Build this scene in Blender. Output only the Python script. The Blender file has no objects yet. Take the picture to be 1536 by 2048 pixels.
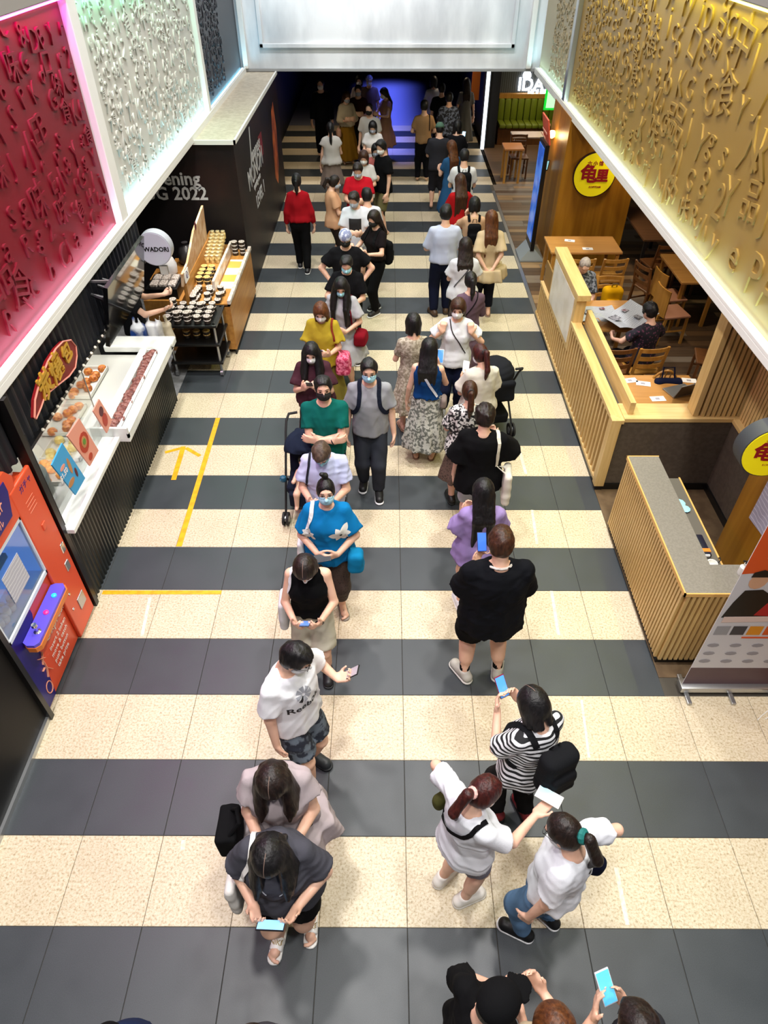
import bpy, bmesh, math, random
import numpy as np
from mathutils import Vector, Matrix

# ---------------------------------------------------------------- scene, camera, light
SC = bpy.context.scene
COL = SC.collection
R = math.radians
F_PX, CAM_H, PITCH, YAW = 1345.0, 5.17, R(42.93), 0.0038
cd = bpy.data.cameras.new('camera'); cam = bpy.data.objects.new('camera', cd); COL.objects.link(cam)
cd.sensor_fit = 'VERTICAL'; cd.sensor_height = 24.0; cd.sensor_width = 18.0
cd.lens = 24.0 * F_PX / 2048.0
cd.clip_start = 0.05; cd.clip_end = 200
cam.location = (0, 0, CAM_H); cam.rotation_euler = (math.pi / 2 - PITCH, 0, YAW)
SC.camera = cam
SC.view_settings.view_transform = 'Standard'; SC.view_settings.look = 'None'
SC.view_settings.gamma = 1.0; SC.view_settings.use_curve_mapping = False
SC.view_settings.exposure = -0.8
wd = bpy.data.worlds.new('world'); SC.world = wd; wd.use_nodes = True
wd.node_tree.nodes['Background'].inputs[0].default_value = (0.80, 0.88, 1.0, 1)
wd.node_tree.nodes['Background'].inputs[1].default_value = 0.30

def area(name, loc, energy, size, col=(1, 1, 1), rot=(0, 0, 0), sy=None, spread=180):
    l = bpy.data.lights.new(name, 'AREA'); l.energy = energy; l.color = col; l.size = size
    l.shape = 'DISK' if sy is None else 'RECTANGLE'
    if sy is not None: l.size_y = sy
    l.spread = R(spread)
    o = bpy.data.objects.new(name, l); COL.objects.link(o); o.location = loc; o.rotation_euler = rot
    return o
# the lamps of the high hall, well above the camera
for yy in (-0.5, 3.0, 6.5, 10.0, 13.5):
    for xx in (-1.7, 1.7):
        area('hall_downlight', (xx, yy, 9.0), (250 if yy < 9 else (190 if yy < 12 else 85)), 0.55, (1, 0.965, 0.93), spread=125)
for xx in (-1.6, 0, 1.6): area('back_wall_fill', (xx, 14.0, 7.2), 70, 0.4, (0.96, 0.98, 1.0), (R(48), 0, 0), spread=80)  # added fill, unseen lamps aimed at the back wall only to brighten it
# the lamps under the low ceilings
for yy in (4.6, 7.2, 9.6, 12.0): area('dining_downlight', (4.0, yy, 2.37), 22, 0.2, (1, 0.84, 0.62), spread=150)
for yy in (18.0, 19.8): area('dining_downlight', (3.9, yy, 2.37), 30, 0.2, (1, 0.80, 0.55), spread=150)
for xx, yy in ((-1.7, 17.2), (1.7, 17.0), (-1.9, 20.5), (1.8, 20.5)): area('passage_downlight', (xx, yy, 2.38), 16, 0.15, (1, 0.78, 0.52), spread=120)
area('passage_blue_light', (0.05, 23.5, 2.40), 190, 0.5, (0.13, 0.17, 1.0), sy=9.0, spread=52)
for yy in (5.0, 6.2, 7.2): area('stall_downlight', (-3.35, yy, 1.78), 11, 0.25, (1, 0.97, 0.92), spread=150)
for yy in (9.2, 10.3): area('stall_downlight', (-2.75, yy, 2.33), 13, 0.15, (1, 0.93, 0.82), spread=110)

# pixel of the photograph -> point on a known plane
_c, _s = math.cos(YAW), math.sin(YAW)
def ray(px, py):
    x = (px - 768) / F_PX; y = -(py - 1024) / F_PX
    d = (x, y * math.sin(PITCH) + math.cos(PITCH), y * math.cos(PITCH) - math.sin(PITCH))
    return Vector((_c * d[0] - _s * d[1], _s * d[0] + _c * d[1], d[2]))
O_ = Vector((0, 0, CAM_H))
def gz(px, py, z=0.0): r = ray(px, py); return O_ + r * ((z - CAM_H) / r.z)
def gx(px, py, X): r = ray(px, py); return O_ + r * (X / r.x)
def gy(px, py, Y): r = ray(px, py); return O_ + r * (Y / r.y)

# ---------------------------------------------------------------- materials
def hx(h):
    h = h.lstrip('#'); h = h if len(h) == 6 else ''.join(c * 2 for c in h); v = [int(h[i:i + 2], 16) / 255 for i in (0, 2, 4)]
    return tuple(c / 12.92 if c <= 0.04045 else ((c + 0.055) / 1.055) ** 2.4 for c in v) + (1,)
_M = {}
def mat(key, col='#888888', rough=0.6, metal=0.0, emit=None, es=0.0, col2=None, scale=20.0, kind='noise',
        bump=0.0, bscale=60.0, stretch=(1, 1, 1), detail=3.0, lo=0.4, hi=0.6, spec=0.5, trans=0.0, sheen=0.0, gen='Object', coat=0.0, alpha=1.0):
    if key in _M: return _M[key]
    m = bpy.data.materials.new(key); m.use_nodes = True; _M[key] = m
    nt = m.node_tree; b = nt.nodes['Principled BSDF']
    b.inputs['Base Color'].default_value = hx(col); b.inputs['Roughness'].default_value = rough
    b.inputs['Metallic'].default_value = metal; b.inputs['Specular IOR Level'].default_value = spec
    b.inputs['Transmission Weight'].default_value = trans; b.inputs['Sheen Weight'].default_value = sheen
    b.inputs['Coat Weight'].default_value = coat; b.inputs['Alpha'].default_value = alpha
    if emit: b.inputs['Emission Color'].default_value = hx(emit); b.inputs['Emission Strength'].default_value = es
    if col2 or bump:
        tc = nt.nodes.new('ShaderNodeTexCoord'); mp = nt.nodes.new('ShaderNodeMapping'); mp.inputs['Scale'].default_value = stretch
        nt.links.new(tc.outputs[gen], mp.inputs[0])
    if col2:
        if kind == 'noise':
            t = nt.nodes.new('ShaderNodeTexNoise'); t.inputs['Scale'].default_value = scale; t.inputs['Detail'].default_value = detail; out = t.outputs['Fac']
        elif kind == 'voronoi':
            t = nt.nodes.new('ShaderNodeTexVoronoi'); t.inputs['Scale'].default_value = scale; out = t.outputs['Distance']
        else:
            t = nt.nodes.new('ShaderNodeTexWave'); t.inputs['Scale'].default_value = scale; t.inputs['Distortion'].default_value = detail
            t.bands_direction = kind[-1].upper() if kind[-1] in 'xyz' else 'Z'; out = t.outputs['Fac']
        nt.links.new(mp.outputs[0], t.inputs['Vector'])
        cr = nt.nodes.new('ShaderNodeValToRGB'); cr.color_ramp.elements[0].position = lo; cr.color_ramp.elements[1].position = hi
        cr.color_ramp.elements[0].color = hx(col); cr.color_ramp.elements[1].color = hx(col2)
        nt.links.new(out, cr.inputs[0]); nt.links.new(cr.outputs[0], b.inputs['Base Color'])
    if bump:
        n2 = nt.nodes.new('ShaderNodeTexNoise'); n2.inputs['Scale'].default_value = bscale; nt.links.new(mp.outputs[0], n2.inputs['Vector'])
        bp = nt.nodes.new('ShaderNodeBump'); bp.inputs['Strength'].default_value = bump; bp.inputs['Distance'].default_value = 0.01
        nt.links.new(n2.outputs['Fac'], bp.inputs['Height']); nt.links.new(bp.outputs[0], b.inputs['Normal'])
    return m
def speckle(key, cols, rough, sc=55, per_tile=0.06, bump=0.03):
    """a stone tile: fine speckle plus a slow cloud, and each tile a touch lighter or darker"""
    m = bpy.data.materials.new(key); m.use_nodes = True; _M[key] = m; nt = m.node_tree; b = nt.nodes['Principled BSDF']
    N = nt.nodes.new; L = nt.links.new
    geo = N('ShaderNodeNewGeometry')
    n1 = N('ShaderNodeTexNoise'); n1.inputs['Scale'].default_value = sc; n1.inputs['Detail'].default_value = 5; n1.inputs['Roughness'].default_value = 0.7
    n2 = N('ShaderNodeTexNoise'); n2.inputs['Scale'].default_value = 3.1; n2.inputs['Detail'].default_value = 4
    L(geo.outputs['Position'], n1.inputs['Vector']); L(geo.outputs['Position'], n2.inputs['Vector'])
    cr = N('ShaderNodeValToRGB'); e = cr.color_ramp.elements
    e[0].position = cols[0][0]; e[0].color = hx(cols[0][1]); e[1].position = cols[-1][0]; e[1].color = hx(cols[-1][1])
    for p, c in cols[1:-1]: q = e.new(p); q.color = hx(c)
    L(n1.outputs['Fac'], cr.inputs[0])
    oi = N('ShaderNodeObjectInfo')
    a = N('ShaderNodeMath'); a.operation = 'MULTIPLY_ADD'; a.inputs[1].default_value = per_tile; a.inputs[2].default_value = 1 - per_tile * 0.5
    L(oi.outputs['Random'], a.inputs[0])
    c2 = N('ShaderNodeMath'); c2.operation = 'MULTIPLY_ADD'; c2.inputs[1].default_value = 0.24; c2.inputs[2].default_value = 0.88
    L(n2.outputs['Fac'], c2.inputs[0])
    mu = N('ShaderNodeMath'); mu.operation = 'MULTIPLY'; L(a.outputs[0], mu.inputs[0]); L(c2.outputs[0], mu.inputs[1])
    vm = N('ShaderNodeVectorMath'); vm.operation = 'SCALE'; L(cr.outputs[0], vm.inputs[0]); L(mu.outputs[0], vm.inputs['Scale'])
    L(vm.outputs[0], b.inputs['Base Color'])
    rr = N('ShaderNodeMath'); rr.operation = 'MULTIPLY_ADD'; rr.inputs[1].default_value = 0.25; rr.inputs[2].default_value = rough - 0.12
    L(n2.outputs['Fac'], rr.inputs[0]); L(rr.outputs[0], b.inputs['Roughness'])
    bp = N('ShaderNodeBump'); bp.inputs['Strength'].default_value = bump; bp.inputs['Distance'].default_value = 0.004
    L(n1.outputs['Fac'], bp.inputs['Height']); L(bp.outputs[0], b.inputs['Normal'])
    return m
def wood(key, a, b_, rough=0.5, axis=0, sc=1.0):
    st = [26 * sc, 26 * sc, 26 * sc]; st[axis] = 1.6 * sc
    return mat(key, a, rough, col2=b_, scale=1.0, stretch=tuple(st), detail=5, lo=0.3, hi=0.72, bump=0.04, bscale=1.0)

# ---------------------------------------------------------------- mesh helpers
class MB:
    """collects simple solids; build() links them as one mesh object"""
    def __init__(s): s.v = []; s.f = []
    def add(s, vs, fs):
        n = len(s.v); s.v += [tuple(v) for v in vs]; s.f += [tuple(i + n for i in f) for f in fs]; return s
    def box(s, lo, hi, bev=0.0):
        x0, y0, z0 = lo; x1, y1, z1 = hi
        if bev <= 0:
            return s.add([(x0, y0, z0), (x1, y0, z0), (x1, y1, z0), (x0, y1, z0), (x0, y0, z1), (x1, y0, z1), (x1, y1, z1), (x0, y1, z1)],
                         [(0, 3, 2, 1), (4, 5, 6, 7), (0, 1, 5, 4), (1, 2, 6, 5), (2, 3, 7, 6), (3, 0, 4, 7)])
        b = min(bev, (x1 - x0) / 2.01, (y1 - y0) / 2.01, (z1 - z0) / 2.01)
        bm = bmesh.new(); bmesh.ops.create_cube(bm, size=1)
        for v in bm.verts: v.co = Vector(((x0 + x1) / 2 + v.co.x * (x1 - x0), (y0 + y1) / 2 + v.co.y * (y1 - y0), (z0 + z1) / 2 + v.co.z * (z1 - z0)))
        bmesh.ops.bevel(bm, geom=bm.edges[:], offset=b, segments=2, profile=0.5, affect='EDGES')
        bm.verts.ensure_lookup_table(); bm.verts.index_update()
        s.add([v.co for v in bm.verts], [[v.index for v in f.verts] for f in bm.faces]); bm.free(); return s
    def obox(s, c, half, M):
        """oriented box"""
        c = Vector(c); vs = []
        for z in (-1, 1):
            for x, y in ((-1, -1), (1, -1), (1, 1), (-1, 1)): vs.append(c + M @ Vector((x * half[0], y * half[1], z * half[2])))
        return s.add(vs, [(0, 3, 2, 1), (4, 5, 6, 7), (0, 1, 5, 4), (1, 2, 6, 5), (2, 3, 7, 6), (3, 0, 4, 7)])
    def bar(s, a, b, w, t=None, up=(0, 0, 1)):
        """box-section bar from a to b"""
        a = Vector(a); b = Vector(b); d = (b - a); L = d.length; d.normalize(); u = Vector(up)
        if abs(d.dot(u)) > 0.95: u = Vector((0, 1, 0))
        x = d.cross(u).normalized(); y = x.cross(d).normalized()
        return s.obox((a + b) / 2, (w / 2, (t or w) / 2, L / 2), Matrix((x, y, d)).transposed())
    def tube(s, pts, rad, n=8, cap=True):
        pts = [Vector(p) for p in pts]; rad = rad if isinstance(rad, (list, tuple)) else [rad] * len(pts)
        base = len(s.v); ref = None
        for i, p in enumerate(pts):
            d = (pts[min(i + 1, len(pts) - 1)] - pts[max(i - 1, 0)]).normalized()
            if ref is None: ref = Vector((0, 0, 1)) if abs(d.z) < 0.9 else Vector((1, 0, 0))
            x = d.cross(ref).normalized(); y = x.cross(d).normalized(); ref = y
            for k in range(n):
                a = 2 * math.pi * k / n; s.v.append(tuple(p + (x * math.cos(a) + y * math.sin(a)) * rad[i]))
        for i in range(len(pts) - 1):
            for k in range(n):
                k2 = (k + 1) % n; s.f.append((base + i * n + k, base + i * n + k2, base + (i + 1) * n + k2, base + (i + 1) * n + k))
        if cap:
            s.f.append(tuple(base + k for k in reversed(range(n)))); s.f.append(tuple(base + (len(pts) - 1) * n + k for k in range(n)))
        return s
    def lathe(s, prof, c=(0, 0, 0), n=16):
        base = len(s.v); c = Vector(c)
        for r, z in prof:
            for k in range(n):
                a = 2 * math.pi * k / n; s.v.append((c.x + r * math.cos(a), c.y + r * math.sin(a), c.z + z))
        for i in range(len(prof) - 1):
            for k in range(n):
                k2 = (k + 1) % n; s.f.append((base + i * n + k, base + i * n + k2, base + (i + 1) * n + k2, base + (i + 1) * n + k))
        s.f.append(tuple(base + k for k in reversed(range(n)))); s.f.append(tuple(base + (len(prof) - 1) * n + k for k in range(n)))
        return s
    def prism(s, poly, M, t):
        """2-D polygon pushed t along its own normal; M maps (x, y, z) to the world"""
        n = len(poly)
        return s.add([M @ Vector((x, y, 0)) for x, y in poly] + [M @ Vector((x, y, t)) for x, y in poly],
                     [tuple(reversed(range(n))), tuple(range(n, 2 * n))] + [(i, (i + 1) % n, n + (i + 1) % n, n + i) for i in range(n)])
    def mesh(s, name, m, smooth=False):
        me = bpy.data.meshes.new(name); me.from_pydata(s.v, [], s.f)
        if m: me.materials.append(m)
        if smooth:
            me.shade_smooth(); me.set_sharp_from_angle(angle=R(40))
        me.update(); return me
    def build(s, name, m, parent=None, smooth=False, loc=None):
        return link(name, s.mesh(name, m, smooth), parent, loc)
def link(name, me, parent=None, loc=None, rot=None):
    o = bpy.data.objects.new(name, me); COL.objects.link(o)
    if parent is not None: o.parent = parent
    if loc is not None: o.location = loc
    if rot is not None: o.rotation_euler = rot
    return o
def tag(o, label=None, cat=None, group=None, kind=None):
    if label: o['label'] = label
    if cat: o['category'] = cat
    if group: o['group'] = group
    if kind: o['kind'] = kind
    return o
def thing(name, label, cat, loc=(0, 0, 0), rz=0.0, group=None):
    o = bpy.data.objects.new(name, None); COL.objects.link(o); o.location = loc; o.rotation_euler = (0, 0, rz); o.empty_display_size = 0.1
    return tag(o, label, cat, group)
def structure(o): return tag(o, kind='structure')
def copy_tree(o, parent=None):
    c = o.copy(); COL.objects.link(c)
    if parent is not None: c.parent = parent
    for ch in o.children: copy_tree(ch, c)
    return c
_T = {}
_TS = bpy.data.scenes.new('lettering_workshop')
def text_mesh(s, size=1.0, ext=0.01, bold=0.0, m=None, shear=0.0, center=True):
    k = (s, round(size, 3), round(ext, 4), bold, m.name if m else '', shear)
    if k in _T: return _T[k]
    cu = bpy.data.curves.new('lettering', 'FONT'); cu.body = s; cu.size = size; cu.extrude = ext; cu.offset = bold; cu.shear = shear
    cu.resolution_u = 2
    if center: cu.align_x = 'CENTER'; cu.align_y = 'CENTER'
    o = bpy.data.objects.new('lettering', cu); _TS.collection.objects.link(o)
    _TS.view_layers[0].update(); dg = _TS.view_layers[0].depsgraph; me = bpy.data.meshes.new_from_object(o.evaluated_get(dg))
    _TS.collection.objects.unlink(o); bpy.data.objects.remove(o); bpy.data.curves.remove(cu)
    me.materials.clear()
    if m: me.materials.append(m)
    _T[k] = me; return me
def frame(origin, xdir, ydir):
    """4x4: local x -> xdir, y -> ydir, z -> xdir x ydir"""
    x = Vector(xdir).normalized(); z = x.cross(Vector(ydir)).normalized(); y = z.cross(x)
    M = Matrix((x, y, z)).transposed().to_4x4(); M.translation = Vector(origin); return M
def put(name, me, M, parent=None):
    o = link(name, me, parent)
    if parent is not None: o.matrix_parent_inverse = Matrix.Identity(4)
    o.matrix_local = M if parent is None else (world_of(parent).inverted() @ M)
    return o
def world_of(o):
    M = o.matrix_basis.copy()
    return M if o.parent is None else world_of(o.parent) @ M
def part(mb, name, m, root, smooth=False):
    """geometry given in world space, parented under root"""
    o = mb.build(name, m, root, smooth); o.matrix_local = world_of(root).inverted(); return o
RND = random.Random(7)
# ---------------------------------------------------------------- the setting
m_cream = speckle('cream_tile', [(0.30, '#857355'), (0.42, '#bcab8b'), (0.52, '#cdc0a5'), (0.70, '#d8ceb8')], 0.42)
m_dark = speckle('charcoal_tile', [(0.3, '#2c3033'), (0.5, '#373c40'), (0.7, '#43494d')], 0.42, sc=240, per_tile=0.10)
m_grout = mat('grout', '#4a453c', 0.9)
m_white = mat('white_paint', '#e9e8e4', 0.5, bump=0.02, bscale=30)
m_black = mat('black_laminate', '#0b0b0c', 0.35)
m_blackm = mat('black_matt', '#121214', 0.7)
m_steel = mat('brushed_steel', '#b9bbbd', 0.32, metal=0.9)
m_chrome = mat('chrome', '#d5d6d8', 0.15, metal=1.0)
m_conc = mat('grey_plaster', '#c6c9cd', 0.65, col2='#f0f2f4', scale=1.3, detail=6, lo=0.40, hi=0.62, bump=0.06, bscale=12, stretch=(1, 1, 0.35))
m_soffit = mat('grey_soffit', '#8f8a84', 0.8)
m_dwall = mat('black_wall', '#0d0c0e', 0.6)
m_lam = mat('taupe_laminate', '#4d443b', 0.45, col2='#574d43', scale=25, lo=0.4, hi=0.6)
m_oak = wood('pale_oak', '#c9a566', '#dcbd82', 0.5, 2)
m_oaky = wood('pale_oak_long', '#c9a566', '#dcbd82', 0.5, 1)
m_oakx = wood('pale_oak_cross', '#c9a566', '#dcbd82', 0.5, 0)
m_yel = wood('honey_wood', '#855408', '#a9741a', 0.4, 2, 0.35)
m_plank = [wood('plank_%s' % n, a, b, 0.45, 0, 0.6) for n, a, b in (('brown', '#5b4430', '#6e5338'), ('tan', '#86694a', '#9a7d58'), ('umber', '#453426', '#574330'), ('grey', '#6d6052', '#7e7061'))]

PITCH_T, Y0 = 0.597, 1.42
XJ = [0.6 * (k + 0.26) - 0.003 for k in range(-7, 12)]
floor = MB().box((-9, -1.5, -0.10), (9, 34, -0.006)).build('floor', m_grout); structure(floor)
_tile = {}
def tile_mesh(w, d, m):
    k = (round(w, 3), round(d, 3), m.name)
    if k not in _tile:
        b = 0.0025; v = [(b, b, 0), (w - b, b, 0), (w - b, d - b, 0), (b, d - b, 0), (0, 0, -0.003), (w, 0, -0.003), (w, d, -0.003), (0, d, -0.003), (0, 0, -0.006), (w, 0, -0.006), (w, d, -0.006), (0, d, -0.006)]
        f = [(0, 1, 2, 3)] + [(i, 4 + i, 4 + (i + 1) % 4, (i + 1) % 4) for i in range(4)] + [(4 + i, 8 + i, 8 + (i + 1) % 4, 4 + (i + 1) % 4) for i in range(4)]
        me = bpy.data.meshes.new('floor_tile'); me.from_pydata(v, [], f); me.materials.append(m); _tile[k] = me
    return _tile[k]
cells = []
for n in range(-3, 35):
    ya, yb = Y0 + PITCH_T * n, Y0 + PITCH_T * (n + 1)
    xl = -2.9 if ya < 16.2 else -2.9
    xr = 4.4 if yb < 3.4 else (2.44 if ya < 16.5 else 2.6)
    for a, b in zip(XJ[:-1], XJ[1:]):
        a2, b2 = max(a, xl), min(b, xr)
        if b2 - a2 > 0.03: cells.append((n, a2, b2, ya, yb))
cells.sort(key=lambda c: c[3])
far_tiles = {0: MB(), 1: MB()}
for i, (n, a, b, ya, yb) in enumerate(cells):
    m = m_cream if n % 2 == 0 else m_dark
    if i < 300:
        link('floor_tile', tile_mesh(b - a - 0.003, yb - ya - 0.0025, m), floor, (a + 0.0015, ya + 0.00125, 0))
    else:
        far_tiles[n % 2].box((a + 0.0015, ya + 0.00125, -0.006), (b - 0.0015, yb - 0.00125, 0))
for k, m in ((0, m_cream), (1, m_dark)): tag(far_tiles[k].build('floor_tiles', m, floor), kind='stuff')
MB().box((-2.9, Y0 + PITCH_T * 35, -0.006), (2.6, 33, 0)).build('polished_floor', mat('polished_grey_floor', '#8d8f9e', 0.45), floor)
MB().box((-6, 7.85, -0.006), (-2.9, 11.1, 0.0)).build('concrete_floor', mat('stall_concrete', '#77787a', 0.7, col2='#8c8d8f', scale=9), floor)
# plank floor of the eating house
pl = {}
r = random.Random(3); rows = int((22.5 - 5.96) / 0.16)
planks = []; planks_rest = MB()
for i in range(rows):
    y = 5.96 + 0.16 * i; x = 2.45 + 0.06; off = r.uniform(0, 1.1); x1 = 6.6; xs = [x]
    q = x + 0.3 + off
    while q < x1: xs.append(q); q += 1.25
    xs.append(x1)
    for a, b in zip(xs[:-1], xs[1:]): planks.append((a, b, y, r.randrange(4)))
for i, (a, b, y, k) in enumerate(planks):
    key = (round(b - a, 2), k)
    if key not in pl: pl[key] = MB().box((0.001, 0.001, -0.006), (b - a - 0.002, 0.158, 0.0)).mesh('plank', m_plank[k])
    if i < 300: link('plank', pl[key], floor, (a, y, 0))
    else: planks_rest.box((a + 0.001, y + 0.001, -0.006), (b - 0.001, y + 0.159, 0.0))
tag(planks_rest.build('plank_rows', m_plank[0], floor), kind='stuff')
MB().box((2.445, 5.95, -0.006), (2.505, 16.5, 0.002)).build('floor_edge_strip', m_steel, floor)
MB().box((2.44, 3.40, -0.006), (6.6, 5.955, 0.0)).build('counter_floor', mat('brown_stone_floor', '#5d4a35', 0.5, col2='#6b573f', scale=8), floor)

# left and right upper walls, low ceilings, back wall
structure(MB().box((-3.3, -1.0, 2.40), (-3.06, 16.3, 6.0)).build('wall_left', m_conc))
structure(MB().box((3.2, -1.0, 2.40), (3.45, 16.3, 6.0)).build('wall_right', m_conc))
structure(MB().box((-6.5, -1.0, 2.42), (-3.06, 11.4, 2.55)).build('ceiling_left', m_blackm))
structure(MB().box((3.2, -1.0, 2.42), (8.0, 16.3, 2.55)).build('ceiling_right', mat('dark_ceiling', '#2b2724', 0.8)))
structure(MB().box((-6.5, 16.35, 2.45), (8.0, 33.5, 2.58)).build('ceiling', m_dwall))
bw = structure(MB().box((-3.06, 16.2, 2.45), (3.2, 16.5, 6.0)).build('wall_back', m_conc))
fr = MB()
for lo, hi in (((-2.55, 16.15, 2.80), (2.55, 16.2, 2.88)), ((-2.55, 16.15, 2.80), (-2.47, 16.2, 6)), ((2.47, 16.15, 2.80), (2.55, 16.2, 6))): fr.box(lo, hi, 0.012)
fr.build('moulding', m_conc, bw)
for sx in (-1, 1): MB().box((sx * 2.86 - 0.05, 16.10, 2.46), (sx * 2.86 + 0.05, 16.2, 6), 0.01).build('corner_moulding', m_white, bw)
structure(MB().box((-3.06, 16.14, 2.41), (3.2, 16.5, 2.455)).build('trim_1', mat('trim_grey', '#9a9c9e', 0.6)))
# upper slab above the panels
for sx, nm in ((-1, 'trim_2'), (1, 'trim_3')):
    x0, x1 = (-3.06, -2.86) if sx < 0 else (3.0, 3.2)
    structure(MB().box((x0, -1, 4.46), (x1, 16.1, 4.62), 0.01).build(nm, m_soffit))

# ---------------------------------------------------------------- relief panels with raised signs, and their light strips
CH = 'ABCDEGHJKPRSYabcdegjnprsy2356789&人小口中心味食品'
def relief(name, label, side, y0, y1, colr, n, smin, smax, seed, grow=None, led=('#dff6ff', 9.0), top=None, rough=0.45):
    X = -3.0 if side < 0 else 3.13
    z0, z1 = 2.47, 4.46
    t = thing(name, label, 'wall panel', (X, (y0 + y1) / 2, z0))
    m = mat(name + '_' + label[:6], colr, rough, bump=0.05, bscale=14)
    part(MB().box((X - 0.05, y0, z0), (X + 0.05, y1, z1)), 'board', m, t)
    rr = random.Random(seed); sgn = 1 if side < 0 else -1
    nrow = 0; placed = 0; z = z0 + 0.10; cellsz = []
    # scatter on a jittered lattice whose pitch follows the local letter size
    y = y0 + 0.1
    while y < y1 - 0.06 and placed < n:
        f = (y - y0) / (y1 - y0); s0 = smin + (smax - smin) * ((1 - f) if grow else rr.random() ** 2)
        z = z0 + 0.10 + rr.uniform(0, 0.08); step = 0
        while z < z1 - 0.12:
            s = s0 * rr.uniform(0.75, 1.25); ch = rr.choice(CH)
            me = text_mesh(ch, 1.0, 0.055, 0.0, m)
            a = rr.gauss(0, 0.16)
            xd = Vector((0, sgn * math.cos(a), math.sin(a))); yd = Vector((0, -sgn * math.sin(a), math.cos(a)))
            M = frame((X + sgn * 0.05, y + rr.uniform(-.3, .3) * s, z + s * 0.35), xd, yd) @ Matrix.Diagonal((s, s, 0.32, 1))
            put('raised_sign', me, M, t); placed += 1
            z += s * rr.uniform(0.82, 1.05); step = max(step, s)
        y += step * 0.74
    # light strip behind the bottom ledge
    ledm = mat('led_' + led[0][1:], '#ffffff', 0.5, emit=led[0], es=led[1])
    xs = X + sgn * 0.075
    part(MB().box((xs - 0.012, y0 + 0.02, z0 + 0.004), (xs + 0.012, y1 - 0.02, z0 + 0.016)), 'light_strip', ledm, t)
    lc = hx(led[0])[:3]
    area('panel_strip_light', (X + sgn * 0.10, (y0 + y1) / 2, z0 + 0.03), 6.5 * (y1 - y0), 0.05, lc, (R(180), sgn * R(24), 0), sy=(y1 - y0) * 0.98, spread=150)
    if top:
        lm = mat('led_' + top[0][1:], '#ffffff', 0.5, emit=top[0], es=top[1])
        part(MB().box((xs - 0.012, y0 + 0.02, z1 - 0.03), (xs + 0.012, y1 - 0.02, z1 - 0.015)), 'upper_light_strip', lm, t)
        area('panel_strip_light', (X + sgn * 0.10, (y0 + y1) / 2, z1 - 0.04), 9.0 * (y1 - y0), 0.05, hx(top[0])[:3], (0, -sgn * R(24), 0), sy=(y1 - y0) * 0.98, spread=150)
    return t
relief('relief_panel', 'crimson wall panel with raised letters above the food stall', -1, 2.6, 7.50, '#75041c', 150, 0.20, 0.46, 1, grow=True, led=('#ffd0f4', 9.0), top=('#ff4fe0', 14.0))
relief('relief_panel', 'white wall panel with raised letters between crimson and dark panels', -1, 7.72, 12.38, '#c9c6bf', 260, 0.14, 0.30, 2, led=('#aef2ff', 12.0), top=('#8fffc4', 5.0))
relief('relief_panel', 'dark slate wall panel with raised letters over the hoarding ledge', -1, 12.56, 16.08, '#33343c', 150, 0.13, 0.24, 3, led=('#8fe0ff', 12.0))
relief('relief_panel', 'long gold wall panel with raised letters above the dining tables', 1, 3.0, 13.15, '#96773a', 290, 0.13, 0.52, 4, grow=True, led=('#c9fbff', 12.0), top=('#f6ff6a', 9.0))
relief('relief_panel', 'short beige wall panel with raised letters beside the plaster back wall', 1, 13.32, 16.08, '#ab9c7c', 120, 0.13, 0.24, 5, led=('#b9f3ff', 12.0))
# ledge and mullions
for sx, nm in ((-1, 'trim_4'), (1, 'trim_5')):
    x0, x1 = (-3.06, -2.86) if sx < 0 else (2.99, 3.2)
    xi0, xi1 = (-2.905, -2.86) if sx < 0 else (2.99, 3.035)
    b = MB().box((x0, 2.0, 2.385), (x1, 16.1, 2.455), 0.006).box((xi0, 2.0, 2.45), (xi1, 16.1, 2.49), 0.006)
    t = structure(b.build(nm, m_white))
    for y in ((7.61, 12.47) if sx < 0 else (13.235,)):
        w = 0.11 if y < 8 else 0.08
        xa, xb = (-3.06, -2.87) if sx < 0 else (3.0, 3.2)
        MB().box((xa, y - w, 2.455), (xb, y + w, 4.46), 0.01).build('mullion', m_white if sx < 0 else m_steel, t)

structure(MB().box((-4.9, 7.8, 0), (-4.6, 11.2, 2.42)).build('wall_stall_back', m_blackm))
# far passage shell
structure(MB().box((-3.4, 16.3, 0), (-2.9, 33, 2.45)).build('wall_passage', m_dwall))
structure(MB().box((2.6, 20.0, 0), (2.9, 33, 2.45)).build('wall_passage_2', m_dwall))
structure(MB().box((-3.4, 33, 0), (3.2, 33.3, 2.5)).build('wall_passage_end', mat('passage_end', '#2b2a4a', 0.6)))
structure(MB().box((2.9, 21.0, 0), (8, 21.3, 2.45)).build('wall_booth', mat('grey_ribbed', '#3b3d42', 0.6, col2='#55585e', kind='wave_x', scale=5.5, detail=0, lo=0.2, hi=0.8)))
structure(MB().box((7.2, 3.0, 0), (7.4, 21, 2.45)).build('wall_dining', mat('dining_wall', '#3a2a1c', 0.7)))
t = thing('light_strip', 'tall white vertical light strip at the passage pillar', 'light', (2.62, 19.9, 0))
part(MB().box((2.52, 19.86, 0.0), (2.60, 19.96, 2.42)), 'diffuser', mat('strip_white', '#ffffff', 0.4, emit='#e8f4ff', es=6), t)
part(MB().box((2.50, 19.94, 0.0), (2.64, 20.0, 2.42)), 'housing', m_blackm, t)
t = thing('passage_door', 'orange door panel on the right of the dark passage', 'door', (2.3, 21.2, 0))
part(MB().box((2.28, 21.1, 0.9), (2.5, 21.16, 2.42)), 'panel', mat('orange_panel', '#a85a1a', 0.5), t)  # one even orange base colour
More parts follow.
